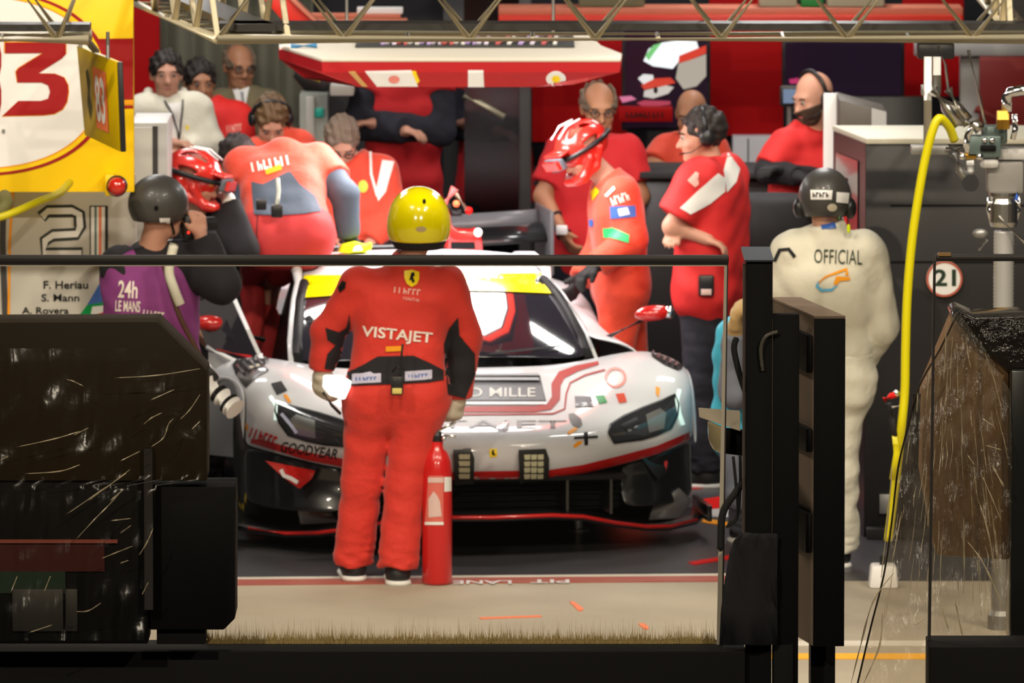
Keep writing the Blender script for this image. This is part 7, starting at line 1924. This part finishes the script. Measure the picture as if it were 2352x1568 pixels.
# pale tubes along the film creases, their glints put into the colour
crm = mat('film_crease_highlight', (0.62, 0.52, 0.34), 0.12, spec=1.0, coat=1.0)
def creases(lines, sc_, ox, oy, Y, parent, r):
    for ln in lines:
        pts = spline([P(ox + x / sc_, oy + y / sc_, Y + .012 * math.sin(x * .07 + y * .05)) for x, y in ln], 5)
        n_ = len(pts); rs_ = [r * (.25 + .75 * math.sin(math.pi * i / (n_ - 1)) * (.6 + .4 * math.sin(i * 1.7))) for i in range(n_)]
        mb = MB(); mb.tube(pts, rs_, 5); mb.build('crease_glint', crm, parent, smooth=True)
creases([[(860, 1110), (910, 1070), (970, 1040)], [(905, 1245), (980, 1190), (1010, 1110), (1040, 1075)], [(440, 1175), (530, 1130)], [(100, 1245), (330, 1195), (480, 1150)], [(0, 1325), (50, 1300)],
         [(720, 1330), (840, 1270)], [(150, 1405), (360, 1390), (480, 1350)], [(900, 965), (1045, 900)], [(1080, 1080), (1140, 1020), (1200, 930)], [(690, 830), (940, 815), (1200, 775)], [(400, 840), (440, 850), (500, 880)],
         [(530, 1568), (650, 1480), (780, 1380)], [(660, 1568), (740, 1500)], [(1150, 1140), (1200, 1090)]], 2.613, 0, 550, 27.44, ts, .0022)
creases([[(480, 660), (600, 530), (690, 440), (780, 340)], [(420, 500), (640, 350), (800, 240)], [(880, 760), (930, 680), (970, 590)], [(640, 780), (740, 740), (840, 700)], [(480, 1115), (560, 1110), (640, 1060)], [(900, 1010), (940, 930)], [(70, 990), (110, 890)],
         [(280, 990), (320, 890)], [(700, 540), (830, 525)], [(760, 620), (830, 570)], [(760, 810), (815, 790)], [(180, 1250), (330, 1200)]], 2.76, 0, 1000, 27.44, ts, .0024)
hem = [(2200, 718), (2160, 800), (2110, 890), (2080, 1000), (2062, 1080), (2048, 1200), (2030, 1320), (2000, 1440), (1970, 1568), (1962, 1600)]
mb = MB(); mb.tube(spline([P(x, y, 28.36) for x, y in hem], 5), .0035, 6); mb.build('film_hem', mat('dark_film_hem', (.03, .024, .015), .3), rsd, smooth=True)
creases([[(1385, 440), (1380, 600), (1370, 780)], [(1440, 600), (1450, 690)], [(1500, 590), (1510, 660)], [(1330, 600), (1290, 760), (1275, 900)], [(1580, 990), (1640, 1030)], [(1600, 1140), (1690, 1165)], [(1500, 1190), (1540, 1250)],
         [(1640, 1250), (1700, 1370)], [(1580, 1300), (1640, 1440), (1690, 1560)], [(1225, 850), (1220, 960)], [(1180, 1100), (1160, 1250)]], 2.413, 1600, 550, 28.30, rsd, .003)
creases([[(1710, 665), (1800, 780), (1880, 940), (1940, 1090)], [(1790, 420), (1850, 620), (1900, 900)], [(1870, 190), (1950, 320)], [(1250, 870), (1120, 1050), (1040, 1330), (980, 1568)], [(1300, 480), (1240, 800)], [(1600, 1240), (1550, 1080)],
         [(1690, 1290), (1640, 1050)], [(1170, 900), (1215, 500), (1240, 200)], [(1060, 1568), (1160, 1330), (1180, 1100)], [(1380, 1200), (1440, 1160)]], 2.76, 1600, 1000, 28.30, rsd, .004)

# straw coloured bristles along the foot of the long screen
rs = np.random.RandomState(8); mb = MB()
xa, xb = P(474, 1480, Yw).x, P(1644, 1480, Yw).x
for k in range(9000):
    x = rs.uniform(xa, xb); hh = .008 + rs.exponential(.014); hh = min(hh, .095); ww = .0007 + rs.uniform(0, .0006); y = Yw + .02 + rs.uniform(0, .03); lx = rs.normal() * .004
    mb.add([(x - ww, y, wl - .002), (x + ww, y, wl - .002), (x + lx, y, wl + hh)], [(0, 1, 2)])
o = mb.build('bristle_strip', mat('straw_bristle', (0.50, 0.37, 0.14), .7), recalc=False)
set_props(o, 'straw coloured bristle strip along the foot of the long acrylic screen', 'bristles', kind='stuff')

rs = np.random.RandomState(21)
for k in range(64):        # fine painted crease glints fanning down from the peak of the wrapped stand
    y0 = rs.uniform(770, 1330); xl = np.interp(y0, [722, 900, 1080, 1300, 1600], [2195, 2115, 2066, 2034, 1964]) + 10; xr = np.interp(y0, [722, 860, 1600], [2210, 2312, 2316])
    u = rs.uniform(0, 1); x0 = xl + (xr - xl) * u; L_ = rs.uniform(30, 150); sl = (x0 - 2196) / (y0 - 640) * .75
    creases([[(x0, y0), (x0 + sl * L_ * .5 + rs.normal() * 2, y0 + L_ * .5), (x0 + sl * L_, y0 + L_)]], 1.0, 0, 0, 28.31, rsd, rs.uniform(.0009, .0022))

# things of one kind share a group
for pre, grp in (('wall_board', 'red wall boards of the garage'), ('storage_box', 'boxes on the storage shelf'), ('monitor', 'monitors of the garage'), ('lighting_truss', 'gantry trusses'),
                 ('floor_marking', 'coloured bands on the garage floor'), ('paint_mark', 'orange paint marks on the concrete'), ('debris_screen', 'acrylic screens on the pit wall'), ('person', 'people in the garage'), ('work_glove', 'gloves on the car roof')):
    for o in bpy.data.objects:
        if o.parent is None and o.name.split('.')[0] == pre: o['group'] = grp
